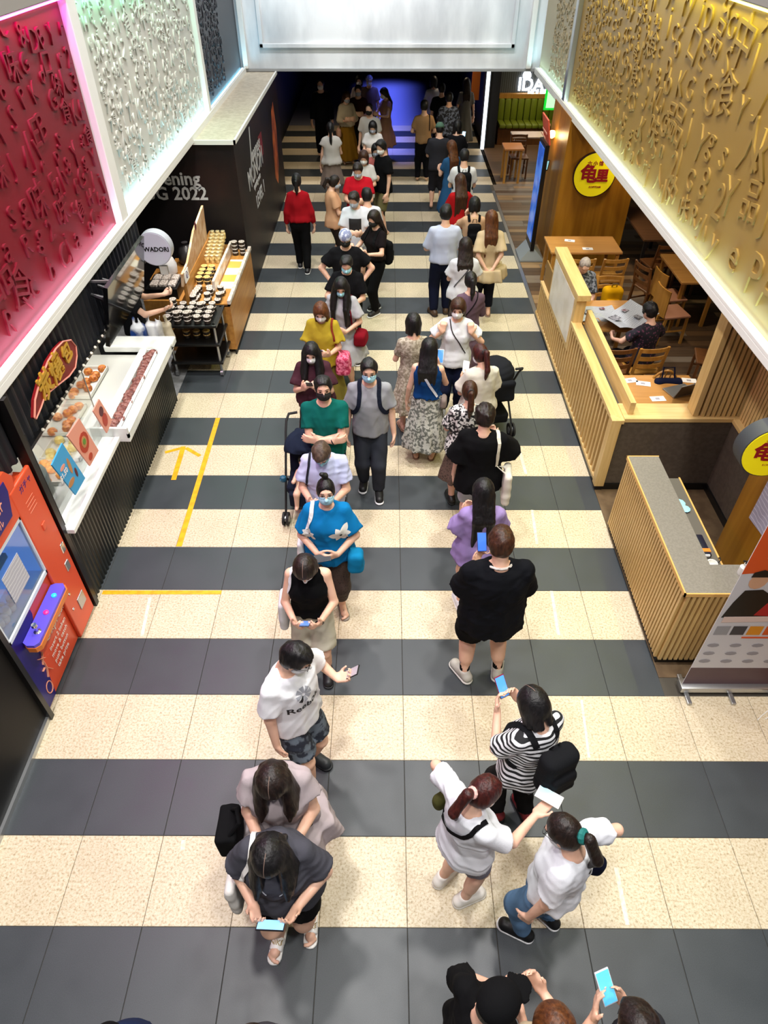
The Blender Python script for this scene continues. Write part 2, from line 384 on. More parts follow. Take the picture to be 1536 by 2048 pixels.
# posters on the left side of the passage
for i, (y, h0, h1, c, c2, lb) in enumerate(((17.2, 0.5, 2.2, '#7a3a2a', '#2a1512', 'brown food poster on the dark passage wall, nearest the hoarding'), (19.4, 0.4, 2.25, '#b99a86', '#3a2a25', 'pale portrait poster on the dark passage wall, beyond the brown one'))):
    t = thing('wall_poster', lb, 'poster', (-2.89, y, h0))
    part(MB().box((-2.9, y - 0.55, h0), (-2.87, y + 0.55, h1)), 'frame', m_blackm, t)
    part(MB().box((-2.872, y - 0.48, h0 + .06), (-2.862, y + 0.48, h1 - .06)), 'print', mat('poster%d' % i, c2, 0.5, col2=c, scale=2.6, detail=2, lo=0.42, hi=0.6), t)

# ---------------------------------------------------------------- left: black end wall, vending machine
structure(MB().box((-3.4, -1.0, 0), (-2.86, 2.98, 2.40)).build('wall_stall_end', mat('black_satin', '#070708', 0.55, spec=0.25)))
structure(MB().box((-2.86, 0.5, 0.0), (-2.835, 2.98, 0.05)).build('baseboard_left', m_steel))
m_or = mat('orange_enamel', '#e0512c', 0.35); m_nv = mat('navy_print', '#1d1470', 0.4); m_pur = mat('violet_panel', '#5b4fd0', 0.35)
VX = -2.86
vm = thing('claw_machine', 'orange and navy prize vending machine beside the ribbed stall front', 'vending machine', (VX, 3.6, 0))
part(MB().box((-3.6, 3.02, 0.02), (VX - 0.02, 4.17, 0.945)).box((-3.6, 3.02, 1.565), (VX - 0.02, 4.17, 1.72)).box((-3.6, 3.02, 0.945), (-3.46, 4.17, 1.565)).box((-3.46, 3.80, 0.945), (VX - 0.02, 4.17, 1.565)).box((-3.46, 3.02, 0.945), (VX - 0.02, 3.045, 1.565)), 'cabinet', m_or, vm)
part(MB().box((-3.6, 3.06, 1.72), (VX - 0.12, 4.15, 1.87), 0.02), 'top_cover', m_white, vm)
def vpoly(pix, name, m, t=0.006, x=VX, off=0.0, parent=vm):
    pts = [gx(px, py, x) for px, py in pix]
    return vpoly3([(p.y, p.z) for p in pts], name, m, t, x + off, parent)
def vpoly3(yz, name, m, t, x, parent):
    return part(MB().prism(yz, frame((x, 0, 0), (0, 1, 0), (0, 0, 1)), t), name, m, parent)
# window opening: a recessed chamber with a glass pane
part(MB().box((VX - 0.02, 3.80, 0.02), (VX + 0.015, 4.17, 1.80), 0.012), 'coin_column', m_or, vm)
vpoly3([(3.02, 1.58), (3.80, 1.58), (3.93, 1.88), (3.86, 1.98), (3.02, 1.98)], 'header', m_or, 0.03, VX - 0.02, vm)
vpoly3([(3.02, 1.66), (3.72, 1.66), (3.80, 1.84), (3.80, 1.93), (3.02, 1.93)], 'header_print', m_nv, 0.006, VX + 0.011, vm)
vpoly3([(3.02, 0.02), (3.21, 0.02), (3.31, 0.59), (3.43, 0.84), (3.43, 0.93), (3.02, 0.93)], 'lower_print', m_nv, 0.006, VX - 0.019, vm)
part(MB().box((-3.45, 3.05, 0.946), (VX - 0.25, 3.79, 1.56)).box((VX - 0.25, 3.785, 0.946), (VX - 0.03, 3.795, 1.56)), 'chamber', mat('chamber_blue', '#6fa6dd', 0.4, emit='#7ab4ff', es=0.55), vm)
part(MB().box((VX - 0.25, 3.06, 0.94), (VX - 0.015, 3.79, 0.965)), 'chamber_ledge', mat('ledge_blue', '#a8cdf0', 0.3), vm)
fr = MB()
for lo, hi in (((3.03, .93), (3.81, .965)), ((3.03, 1.545), (3.81, 1.58)), ((3.03, .93), (3.06, 1.58)), ((3.785, .93), (3.81, 1.58))): fr.box((VX - 0.03, lo[0], lo[1]), (VX + 0.006, hi[0], hi[1]))
part(fr, 'window_frame', mat('frame_white', '#dfe8f2', 0.3), vm)
part(MB().box((VX - 0.014, 3.06, 0.965), (VX - 0.010, 3.785, 1.545)), 'window_pane', mat('pane', '#dcebff', 0.05, trans=1.0), vm)
part(MB().box((VX - 0.008, 3.32, 1.10), (VX - 0.005, 3.60, 1.38)), 'notice_paper', mat('paper', '#e6e6ea', 0.7, col2='#b9b9c4', kind='wave_z', scale=9, detail=3, lo=0.0, hi=0.12), vm)
part(MB().box((VX - 0.25, 3.3, 1.17), (VX - 0.22, 3.75, 1.22)), 'claw_rail', mat('rail_teal', '#2e6f7c', 0.4), vm)
for i in range(11):
    y = 3.12 + 0.06 * (i % 6) + RND.uniform(-.01, .01); x = VX - 0.10 - 0.07 * (i // 6); 
    part(MB().lathe([(0.012, -0.045), (0.038, -0.03), (0.045, 0), (0.038, 0.03), (0.012, 0.045)], (x, y, 1.01 + 0.03 * (i % 2)), 10), 'prize_capsule', mat('capsule', '#c9d2d8', 0.15, metal=0.3), vm, True)
cp = MB().prism([(3.18, 0.0), (3.78, 0.0), (3.80, 0.04), (3.80, 0.10), (3.76, 0.13), (3.18, 0.13), (3.15, 0.10), (3.15, 0.04)], Matrix(((0, 1, 0, VX - 0.01), (1, 0, 0, 0.0), (0, 0, 1, 0.76), (0, 0, 0, 1))), 0.03)
cpo = part(cp, 'control_shelf', m_pur, vm)
part(MB().prism([(3.18, 0.0), (3.78, 0.0), (3.81, 0.04), (3.81, 0.105), (3.765, 0.138), (3.18, 0.138), (3.145, 0.105), (3.145, 0.04)], Matrix(((0, 1, 0, VX - 0.01), (1, 0, 0, 0.0), (0, 0, 1, 0.71), (0, 0, 0, 1))), 0.049), 'shelf_skirt', mat('orange_trim', '#d8772a', 0.4), vm)
for y, c, e in ((3.66, '#18b5d8', '#2fe0ff'), (3.48, '#e01a7a', '#ff3fa0')):
    part(MB().lathe([(0.022, 0), (0.022, 0.012), (0.012, 0.02)], (VX + 0.065, y, 0.79), 14), 'button', mat('button' + c, c, 0.3, emit=e, es=0.8), vm, True)
part(MB().lathe([(0.03, 0), (0.012, 0.01), (0.010, 0.05), (0.024, 0.065), (0.02, 0.09)], (VX + 0.065, 3.29, 0.79), 14), 'joystick', m_chrome, vm, True)
for (y0, y1, z0, z1, nm, m) in ((3.98, 4.04, 1.24, 1.31, 'card_slot', m_or), (4.08, 4.14, 0.86, 0.96, 'bill_reader', m_chrome), (4.03, 4.10, 0.68, 0.78, 'coin_slot', m_steel), (3.97, 4.10, 0.22, 0.36, 'coin_return', m_steel), (3.90, 3.925, .50, .525, 'key_lock', m_chrome), (3.86, 3.885, .34, .365, 'key_lock', m_chrome)):
    part(MB().box((VX, y0, z0), (VX + 0.024, y1, z1), 0.006), nm, m, vm)
m_wt = mat('white_print', '#f3e9e2', 0.5); m_salm = mat('salmon_print', '#f0a184', 0.5)
def lines_x(text, y, z, size, m, parent, x=VX + 0.017, bold=0.0):
    return put('lettering', text_mesh(text, size, 0.001, bold, m), frame((x, y, z), (0, 1, 0), (0, 0, 1)), parent)
lines_x('Locker', 3.48, 1.82, 0.14, m_salm, vm, VX + 0.018)
lines_x('カプセル', 3.45, 1.71, 0.075, m_salm, vm, VX + 0.018)
lines_x('ガチャ', 4.02, 1.72, 0.07, m_nv, vm, VX + 0.016)
for i in range(4): lines_x('------------', 3.99, 1.60 - 0.035 * i, 0.035, m_salm, vm, VX + 0.016)
lines_x('Oxpress', 3.62, 0.50, 0.12, m_wt, vm, VX - 0.012)
for i, tx in enumerate(('insert 2 token', 'move & catch', 'push button', 'take prize')): lines_x(tx, 3.58 - 0.02 * i, 0.38 - 0.075 * i, 0.062, m_wt, vm, VX - 0.012)
for pts in (((3.22, .50), (3.30, .42)), ((3.30, .50), (3.24, .40)), ((3.26, .44), (3.26, .33)), ((3.26, .33), (3.22, .25)), ((3.26, .33), (3.31, .24)), ((3.20, .36), (3.24, .36))):
    part(MB().bar((VX - 0.010, pts[0][0], pts[0][1]), (VX - 0.010, pts[1][0], pts[1][1]), 0.004, 0.026, (1, 0, 0)), 'figure_print', m_salm, vm)
part(MB().tube([(VX - 0.010, 3.18 + 0.045 * math.cos(a * .524), 0.16 + 0.065 * math.sin(a * .524)) for a in range(13)], 0.005, 5), 'ring_print', m_salm, vm)
t = thing('pillar_frame', 'slim black metal post between the prize machine and the stall window', 'post', (-2.86, 4.25, 0))
part(MB().box((-2.92, 4.19, 0), (-2.83, 4.25, 2.385)), 'post', m_black, t)
part(MB().box((-2.92, 4.25, 0.0), (-2.86, 4.31, 2.0)), 'jamb', m_blackm, t)
t = thing('pillar_frame', 'black post at the near corner of the prize machine', 'post', (-2.86, 2.99, 0))
part(MB().box((-2.92, 2.96, 0), (-2.82, 3.01, 2.385)), 'post', m_black, t); part(MB().box((-2.845, 3.01, 0), (-2.835, 3.018, 2.0)), 'edge_strip', m_steel, t)

# ---------------------------------------------------------------- left: barbecue stall
def corrugated(x, y0, y1, z0, z1, depth=0.022, per=0.062, seg=6):
    n = int((y1 - y0) / per * seg); vs = []; fs = []
    for i in range(n + 1):
        y = y0 + (y1 - y0) * i / n; a = 2 * math.pi * i / seg
        xx = x + depth * 0.5 * max(-0.75, min(0.75, math.cos(a) * 1.25))
        vs += [(xx, y, z0), (xx, y, z1)]
    for i in range(n): fs.append((2 * i, 2 * i + 2, 2 * i + 3, 2 * i + 1))
    b = MB(); b.add(vs, fs); b.box((x - 0.06, y0, z0), (x - 0.02, y1, z1)); return b
m_corr = mat('ribbed_black_metal', '#2a2d2c', 0.38, metal=0.35)
m_corr2 = mat('ribbed_slate_metal', '#23262c', 0.5, metal=0.2)
m_wtop = mat('white_stone', '#e9ebe8', 0.25, col2='#dfe2df', scale=6)
st = thing('stall_counter', 'ribbed black stall counter with white top and pass-through shelf', 'counter', (-2.9, 6, 0))
part(corrugated(-2.87, 4.31, 7.80, 0.0, 0.94), 'ribbed_front', m_corr, st)
part(MB().box((-3.7, 7.76, 0), (-2.88, 7.80, 0.94)), 'end_panel', m_blackm, st)
part(MB().box((-3.0, 4.24, 0.95), (-2.76, 5.72, 1.0), 0.006), 'ledge', m_wtop, st)
part(MB().box((-3.05, 5.62, 0.93), (-2.66, 7.55, 0.98), 0.006), 'pass_shelf', m_wtop, st)
part(MB().box((-2.68, 5.62, 0.98), (-2.66, 7.50, 1.03)), 'shelf_lip', m_wtop, st)
part(MB().box((-3.05, 5.62, 0.98), (-2.66, 5.65, 1.10)), 'shelf_end', m_wtop, st)
part(MB().box((-3.5, 7.45, 0.93), (-2.66, 7.72, 1.02), 0.02), 'shelf_corner', m_wtop, st)
part(MB().box((-3.75, 4.31, 0.86), (-3.05, 7.45, 0.90)), 'prep_top', mat('prep_steel', '#d8d8d2', 0.3, metal=0.3), st)
part(MB().box((-3.75, 4.31, 0), (-3.70, 7.76, 1.9)), 'back_panel', mat('stall_back', '#b9b6ae', 0.5), st)
fa = thing('stall_fascia', 'ribbed slate metal fascia above the stall windows', 'fascia', (-2.92, 7, 1.83))
part(corrugated(-2.93, 3.05, 8.05, 1.83, 2.385, 0.04, 0.11), 'ribbed_sheet', m_corr2, fa)
part(MB().box((-2.95, 4.25, 1.80), (-2.89, 7.6, 1.83)), 'bottom_rail', m_black, fa)
for i in range(26): 
    y = 4.6 + i * 0.115
    part(MB().lathe([(0.012, 0), (0.016, 0.012), (0.008, 0.024)], (-2.885, y, 1.815), 8), 'bulb', mat('bulb_warm', '#e8dfcf', 0.3), fa, True)
# window glass
g = thing('stall_window', 'clear glass screen of the barbecue stall between ledge and fascia', 'window', (-2.93, 5.9, 1.0))
part(MB().box((-2.945, 4.32, 0.985), (-2.937, 5.66, 1.81)), 'pane', mat('pane_clear', '#f6fbfa', 0.03, trans=1.0), g)
part(MB().bar((-2.94, 5.66, 1.0), (-2.94, 5.66, 1.81), 0.012), 'pane_edge', m_steel, g)
# food in the window
m_food = {k: mat('food_' + k, a, 0.45, col2=b, scale=38, bump=0.25, bscale=50) for k, a, b in (('carrot', '#e8892a', '#f2b04a'), ('noodle', '#ecd98f', '#d8bd62'), ('meat', '#5a1e18', '#8d5b52'), ('roast', '#a34a1c', '#d48a3a'), ('grain', '#8f8a62', '#b5b08a'))}
def tray(y0, y1, x0, x1, z, m, lb, hump=0.05, n=7):
    t = thing('food_tray', lb, 'food tray', ((x0 + x1) / 2, (y0 + y1) / 2, z))
    b = MB().box((x0, y0, z), (x1, y1, z + 0.008))
    for a in (((x0, y0), (x0 + .01, y1)), ((x1 - .01, y0), (x1, y1)), ((x0, y0), (x1, y0 + .01)), ((x0, y1 - .01), (x1, y1))): b.box((a[0][0], a[0][1], z), (a[1][0], a[1][1], z + 0.05))
    part(b, 'tray', mat('tray_white', '#ecebe6', 0.3), t)
    rr = random.Random(int(y0 * 100))
    for i in range(n):
        cx = rr.uniform(x0 + .04, x1 - .04); cy = y0 + (y1 - y0) * (i + 0.5) / n
        part(MB().lathe([(0.01, 0), (0.05, 0.01), (0.055, 0.03), (0.04, hump), (0.01, hump + .012)], (cx, cy, z + 0.008), 9), 'piece', m, t, True)
tray(4.95, 5.30, -3.6, -3.15, 0.90, m_food['carrot'], 'white tray of shredded orange carrot behind stall glass', 0.06, 9)
tray(5.32, 5.66, -3.5, -3.1, 0.90, m_food['noodle'], 'white tray of pale yellow noodles beside the carrot tray', 0.06, 8)
tray(5.75, 6.3, -3.65, -3.35, 0.90, m_food['roast'], 'white tray of roast meat at the back of the stall window', 0.06, 8)
tray(6.45, 7.1, -3.65, -3.35, 0.90, m_food['roast'], 'long tray of roast meat nearest the tilted screen', 0.06, 9)
tray(5.7, 7.35, -2.93, -2.80, 0.98, m_food['meat'], 'narrow tray of dark packed meat on the white shelf', 0.045, 26)
t = thing('grill_drum', 'grey drum and grain sack inside the near end of stall window', 'equipment', (-3.4, 4.6, 0.9))
part(MB().lathe([(0.2, 0), (0.22, 0.02), (0.22, 0.3), (0.18, 0.34)], (-3.35, 4.72, 0.90), 18), 'drum', mat('drum_grey', '#7d7d72', 0.4, metal=0.3), t, True)
part(MB().box((-3.62, 4.35, 0.90), (-3.15, 4.50, 1.22), 0.05), 'sack', m_food['grain'], t, True)
# stand-up price cards
def card(pix, x, lb, base, build):
    """a flat printed card leaning on the glass; pix = four corners on the plane X = x"""
    P = [gx(px, py, x) for px, py in pix]; c = sum((p for p in P), Vector()) / 4
    t = thing('price_card', lb, 'sign', (x, c.y, min(p.z for p in P)))
    part(MB().prism([(p.y, p.z) for p in P], frame((x, 0, 0), (0, 1, 0), (0, 0, 1)), 0.012), 'board', base, t)
    ey = (P[2] - P[1]) if len(P) > 2 else Vector((0, 1, 0)); build(t, c, x + 0.013); return t
def blob(t, x, y, z, ry, rz, m, name='print', n=12):
    return part(MB().prism([(y + ry * math.cos(6.283 * k / n), z + rz * math.sin(6.283 * k / n)) for k in range(n)], frame((x, 0, 0), (0, 1, 0), (0, 0, 1)), 0.002), name, m, t)
m_pink = mat('card_pink', '#e59a85', 0.5); m_cblu = mat('card_blue', '#3aa0d8', 0.5); m_tan = mat('print_tan', '#b9814e', 0.5); m_red = mat('print_red', '#b3351c', 0.5); m_grn = mat('print_green', '#5d8a2e', 0.5); m_mar = mat('print_maroon', '#5a1f2a', 0.5)
def b_blue(t, c, x):
    blob(t, x, c.y + .03, c.z + .03, .025, .085, m_tan); blob(t, x, c.y - .04, c.z - .10, .07, .03, m_tan); blob(t, x, c.y + .09, c.z - .09, .02, .05, m_mar); blob(t, x, c.y - .08, c.z + .10, .05, .02, m_pink)
    put('lettering', text_mesh('$1.50', 0.07, 0.001, 0.001, m_wt), frame((x + .002, c.y - .10, c.z + .04), (0, 1, 0), (0, 0, 1)), t)
def b_pink(t, c, x):
    blob(t, x, c.y, c.z + .01, .10, .10, m_red); blob(t, x + .002, c.y, c.z + .015, .055, .055, m_tan); blob(t, x + .004, c.y, c.z + .02, .03, .03, m_grn); blob(t, x, c.y + .02, c.z - .17, .045, .035, m_red)
def b_small(t, c, x):
    blob(t, x, c.y - .01, c.z + .06, .05, .05, m_mar); blob(t, x, c.y + .01, c.z - .05, .06, .07, m_red)
card(((101, 930), (122, 886), (168, 956), (149, 990)), -2.79, 'blue price card with snack photo on the white ledge', m_cblu, b_blue)
card(((132, 872), (156, 837), (195, 901), (178, 932)), -2.79, 'large pink food card with red dish on the white ledge', m_pink, b_pink)
card(((184, 822), (196, 798), (222, 840), (212, 866)), -2.79, 'small pink chicken card standing by the shelf end', m_pink, b_small)
# curved red lacquer sign
sg = thing('stall_sign', 'dark red leaf-shaped sign with gold characters on ribbed fascia', 'sign', (-2.86, 5, 1.9))
outline = [(65, 835), (66, 800), (75, 765), (92, 722), (108, 697), (122, 683), (138, 680), (148, 692), (150, 712), (147, 735), (135, 752), (112, 770), (96, 783), (84, 797), (78, 815), (68, 838)]
P = [gx(px, py, -2.87) for px, py in outline]
part(MB().prism([(p.y, p.z) for p in P], frame((-2.885, 0, 0), (0, 1, 0), (0, 0, 1)), 0.03), 'plate', mat('lacquer_red', '#7c1016', 0.3), sg)
c = sum(P, Vector()) / len(P)
rim = MB().tube([(-2.853, p.y, p.z) for p in P] + [(-2.853, P[0].y, P[0].z)], 0.008, 5); part(rim, 'rim', mat('rim_pink', '#d98a78', 0.4), sg)
m_gold = mat('gold_letter', '#d9a93a', 0.3, metal=0.4)
for ch, (px, py), s in (('炭', (92, 772), .20), ('燒', (113, 738), .20), ('包', (134, 708), .15)):
    p = gx(px, py, -2.85); put('lettering', text_mesh(ch, s * 1.25, 0.008, 0.004, m_gold), frame((-2.85, p.y, p.z), (0, 1, 0.15), (0, 0, 1)), sg)
# tilted dark screen
t = thing('menu_screen', 'tilted glossy black screen hanging under the fascia', 'screen', (-2.75, 7.0, 1.75))
A, B, Cc, D = Vector((-2.66, 6.14, 2.36)), Vector((-2.66, 7.45, 2.36)), Vector((-2.81, 7.45, 1.74)), Vector((-2.81, 6.14, 1.74))
b = MB(); off = Vector((-0.04, 0, 0.01)); b.add([A, B, Cc, D, A + off, B + off, Cc + off, D + off], [(0, 1, 2, 3), (7, 6, 5, 4), (0, 4, 5, 1), (1, 5, 6, 2), (2, 6, 7, 3), (3, 7, 4, 0)])
part(b, 'panel', mat('black_glass', '#07080a', 0.08, coat=0.5), t)
part(MB().bar((-2.70, 6.3, 2.36), (-2.90, 6.3, 2.36), 0.02), 'bracket', m_steel, t)
t = thing('spotlight_rail', 'black track spotlights fixed on the ribbed fascia', 'lamp', (-2.86, 6.4, 2.2))
for y in (6.25, 6.45, 6.6): part(MB().tube([(-2.89, y, 2.25), (-2.80, y + .02, 2.2), (-2.74, y + .03, 2.12)], [0.015, 0.03, 0.034], 8), 'spot_head', m_black, t)
# round hanging sign
def disc_sign(name, label, c, r, d, face, rimm, build):
    t = thing(name, label, 'sign', c); c = Vector(c)
    M = frame(c, (1, 0, 0), (0, 0, 1)); n = 40
    part(MB().prism([(r * math.cos(6.28318 * k / n), r * math.sin(6.28318 * k / n)) for k in range(n)], M @ Matrix.Translation((0, 0, -d)), d), 'rim', rimm, t, True)
    part(MB().prism([(r * .955 * math.cos(6.28318 * k / n), r * .955 * math.sin(6.28318 * k / n)) for k in range(n)], M, 0.006), 'face', face, t)
    build(t, M); return t
m_ltgrey = mat('sign_grey', '#a9adb4', 0.4)
def bw_(t, M):
    put('lettering', text_mesh('WADORI', 0.072, 0.002, 0.002, m_black), M @ Matrix.Translation((0.025, 0.0, 0.008)), t)
    part(MB().bar((-2.95, 7.95, 2.06), (-2.86, 7.95, 2.06), 0.03).bar((-2.66, 7.86, 1.76), (-2.66, 7.86, 1.86), 0.09, 0.04), 'bracket', m_steel, t)
disc_sign('round_sign', 'round grey sign lettered WADORI hanging over the second stall', (-2.71, 7.82, 2.07), 0.195, 0.13, mat('sign_face', '#b4b9c2', 0.4, emit='#c4ccd8', es=0.15), m_ltgrey, bw_)

# ---------------------------------------------------------------- left: second stall: table, jars, trolley
m_tbl = wood('table_wood', '#a06a2e', '#b9843f', 0.45, 1)
m_marb = mat('marble_edge', '#d9cfc6', 0.3, col2='#b7a79c', scale=9, lo=.45, hi=.6)
tb = thing('display_table', 'wooden sales table with marbled rim beside the walkway', 'table', (-2.5, 10, 0))
part(MB().box((-2.27, 9.05, 0.08), (-2.24, 11.02, 0.80)), 'side_panel', m_tbl, tb); part(MB().box((-2.27, 9.05, 0), (-2.25, 11.02, 0.08)), 'plinth', m_blackm, tb)
part(MB().box((-2.80, 9.05, 0.08), (-2.27, 9.09, 0.78)), 'end_panel', m_tbl, tb)
part(MB().box((-2.82, 9.05, 0.76), (-2.24, 11.02, 0.80)), 'top', m_tbl, tb)
part(MB().box((-2.27, 9.03, 0.80), (-2.22, 11.02, 0.86), 0.008), 'rim', m_marb, tb)
part(MB().box((-2.55, 9.45, 0.80), (-2.51, 10.98, 0.96), 0.008), 'divider', m_marb, tb)
part(MB().box((-2.80, 9.40, 0.80), (-2.55, 10.98, 0.90)), 'raised_shelf', m_tbl, tb)
part(MB().box((-2.85, 9.05, 0.0), (-2.80, 10.98, 1.12)), 'back_board', m_tbl, tb)
part(MB().box((-2.49, 9.55, 0.80), (-2.28, 10.6, 0.806)), 'price_sheet', mat('sheet_orange', '#e0a24a', 0.5, col2='#f0ead8', kind='wave_y', scale=0.6, detail=2, lo=0.4, hi=0.6), tb)
t = thing('sign_board', 'tall wooden sign board slanting up over the jars', 'sign', (-2.8, 9.8, 0.9))
part(MB().add([(-2.815, 8.95, 1.10), (-2.815, 10.65, 1.12), (-2.79, 10.65, 1.62), (-2.79, 9.9, 1.52), (-2.79, 9.3, 1.30), (-2.79, 8.95, 1.28), (-2.845, 8.95, 1.10), (-2.845, 10.65, 1.12), (-2.82, 10.65, 1.62), (-2.82, 9.9, 1.52), (-2.82, 9.3, 1.30), (-2.82, 8.95, 1.28)],
     [(0, 1, 2, 3, 4, 5), (11, 10, 9, 8, 7, 6), (0, 6, 7, 1), (1, 7, 8, 2), (2, 8, 9, 3), (3, 9, 10, 4), (4, 10, 11, 5), (5, 11, 6, 0)]), 'board', mat('board_print', '#b48a63', 0.6, col2='#cdb296', scale=7, lo=.4, hi=.65), t)
part(MB().box((-2.80, 9.02, 1.12), (-2.785, 9.22, 1.27)), 'white_label', m_white, t)
put('lettering', text_mesh('心', 0.12, 0.001, 0.002, m_nv), frame((-2.783, 9.12, 1.20), (0, 1, 0), (0, 0, 1)), t)
blob(t, -2.788, 10.0, 1.55, .05, .06, m_mar)
m_jar = mat('jar_glass', '#b08d4a', 0.12, col2='#d8c48a', scale=30, coat=0.6); m_jlid = mat('jar_lid', '#d9c79a', 0.25, metal=0.5); m_dkj = mat('dark_tub', '#2c2521', 0.3); m_clear = mat('tub_lid', '#cfc7bf', 0.2, col2='#8d7f76', scale=40)
jar_b = MB().lathe([(0.036, 0), (0.04, 0.01), (0.04, 0.085), (0.03, 0.10)], n=12).mesh('glass_body', m_jar, True); jar_l = MB().lathe([(0.033, 0.10), (0.035, 0.102), (0.035, 0.12), (0.03, 0.124)], n=12).mesh('lid', m_jlid, True)
def jar(x, y, z, lb, grp):
    t = thing('glass_jar', lb, 'jar', (x, y, z), 0, grp); link('glass_body', jar_b, t); link('lid', jar_l, t)
for i in range(8):
    for j in range(3):
        jar(-2.775 + 0.083 * j, 10.25 + 0.088 * i, 0.90 + 0.02 * i, 'clear glass jar of pale snacks with lid in the rows on the raised shelf', 'jars of pale snacks on the shelf')
tub_b = MB().lathe([(0.040, 0), (0.046, 0.006), (0.048, 0.045)], n=14).mesh('tub', m_dkj, True); tub_l = MB().lathe([(0.050, 0.045), (0.051, 0.05), (0.046, 0.056)], n=14).mesh('lid', m_clear, True)
tub_g = MB().lathe([(0.050, 0.045), (0.051, 0.05), (0.046, 0.056)], n=14).mesh('lid', mat('tub_lid_gold', '#d9b878', 0.3, col2='#b58c48', scale=60), True)
def tub(x, y, z, lid, lb, grp):
    t = thing('snack_tub', lb, 'tub', (x, y, z), 0, grp); link('tub', tub_b, t); link('lid', lid, t)
for i in range(4):
    for j in range(2):
        for k in range(2): tub(-2.735 + 0.115 * j, 9.50 + 0.13 * i, 0.90 + 0.056 * k, tub_g, 'dark round tub with golden lid stacked on the raised wooden shelf', 'golden lid tubs on the shelf')
rr = random.Random(9)
for i in range(5):
    for j in range(3):
        for k in range(rr.choice((1, 2, 2))): tub(-2.75 + 0.17 * j + rr.uniform(-.02, .02), 9.10 + 0.075 * i, 0.80 + 0.056 * k, tub_l, 'dark round tub with clear lid at the near end of the wooden table', 'clear lid tubs on the table')
for j in range(2):
    for k in range(4): tub(-2.44 + 0.12 * j, 10.80, 0.80 + 0.056 * k, tub_l, 'dark tub with clear lid in the two stacks by the hoarding', 'tub stacks by the hoarding')
# trolley
tr = thing('trolley', 'black two-tier trolley with steel legs in front of the table', 'trolley', (-2.68, 8.7, 0))
for x, y in ((-3.0, 8.45), (-2.36, 8.45), (-3.0, 8.98), (-2.36, 8.98)):
    part(MB().tube([(x, y, 0.09), (x, y, 0.80)], 0.018, 10), 'leg', m_steel, tr, True)
    w = part(MB().tube([(x - 0.02, y, 0.045), (x + 0.02, y, 0.045)], 0.045, 12), 'caster', m_steel, tr, True)
for z in (0.20, 0.48, 0.76): part(MB().box((-3.05, 8.40, z), (-2.31, 9.03, z + 0.04), 0.01), 'shelf', m_black, tr)
for i in range(5):
    for j in range(4):
        for k in range(rr.choice((2, 3))): tub(-2.98 + 0.135 * i, 8.48 + 0.13 * j, 0.80 + 0.056 * k, tub_l, 'dark tub with clear lid piled on top of the black trolley', 'tubs on the trolley top')
for i in range(3):
    for k in range(2): tub(-2.80 + 0.14 * i, 8.60, 0.52 + 0.056 * k, tub_g, 'dark tub with lid on the middle shelf of the black trolley', 'tubs on the trolley shelf')
bx_ = thing('crate', 'black crate of wrapped packs behind the trolley', 'crate', (-3.25, 9.4, 0.72))
part(MB().box((-3.5, 9.15, 0.0), (-2.95, 9.75, 0.80)), 'stand', m_tbl, bx_); part(MB().box((-3.45, 9.2, 0.80), (-3.0, 9.7, 0.95)), 'body', m_black, bx_)
for i in range(6): part(MB().box((-3.40 + .13 * (i % 3), 9.25 + .2 * (i // 3), 0.95), (-3.29 + .13 * (i % 3), 9.42 + .2 * (i // 3), 1.0), 0.015), 'pack', m_clear, bx_)
for k, (x, y, lb) in enumerate(((-3.3, 9.95, 'white plastic bag standing beside the wooden sign board'), (-3.1, 10.35, 'dark wrapped bag behind the wooden sign board'))):
    t = thing('plastic_bag', lb, 'bag', (x, y, 0.8))
    part(MB().lathe([(0.09, 0), (0.13, 0.03), (0.14, 0.14), (0.10, 0.24), (0.03, 0.29), (0.05, 0.33)], (x, y, 0.85), 10), 'body', mat('bag%d' % k, ('#dcdcdc', '#2c2a2c')[k], 0.35, bump=0.5, bscale=18), t, True)
    part(MB().box((x - .25, y - .2, 0), (x + .25, y + .2, 0.85)), 'stand', m_tbl, t)

# ---------------------------------------------------------------- left: hoarding
m_hp = mat('hoarding_print', '#120e10', 0.5, spec=0.3, col2='#2a1a18', scale=1.2, lo=.45, hi=.7)
hd = thing('hoarding', 'black printed shop hoarding with a beige ledge on top', 'hoarding', (-2.6, 13.6, 0))
part(MB().box((-4.5, 11.1, 0), (-2.30, 16.25, 2.36)), 'panels', m_hp, hd)
part(MB().box((-3.06, 11.05, 2.36), (-2.26, 16.2, 2.40)), 'ledge', mat('ledge_beige', '#b3a794', 0.6, col2='#c2b7a5', scale=14), hd)
part(MB().box((-2.28, 11.03, 2.355), (-2.25, 16.2, 2.415)).box((-3.0, 11.03, 2.355), (-2.25, 11.06, 2.415)), 'ledge_trim', m_white, hd)
m_lt = mat('hoarding_white', '#b9b9b9', 0.5, emit='#ffffff', es=0.05)
for s_, xr_, zc_, sz_ in (('Opening', -2.88, 1.86, .27), ('01 AUG 2022', -2.81, 1.64, .27)):
    me_ = text_mesh(s_, sz_, 0.002, 0.006, m_lt); w_ = max(v.co.x for v in me_.vertices); put('lettering', me_, frame((xr_ - w_, 11.092, zc_), (1, 0, 0), (0, 0, 1)), hd)
def side_text(s, px, py, size, m=m_lt, shear=0.0, bold=0.004):
    p = gx(px, py, -2.295); put('lettering', text_mesh(s, size, 0.002, bold, m, shear), frame((-2.297, p.y, p.z), (0, 1, 0), (0, 0, 1)), hd)
side_text('Japanese', 511, 298, 0.30, shear=0.3); side_text('J', 500, 295, 0.7, shear=0.3); side_text('MONOM', 512, 337, 0.42); side_text('opening soon', 515, 362, 0.14); side_text('LEVEL 1', 522, 388, 0.30)
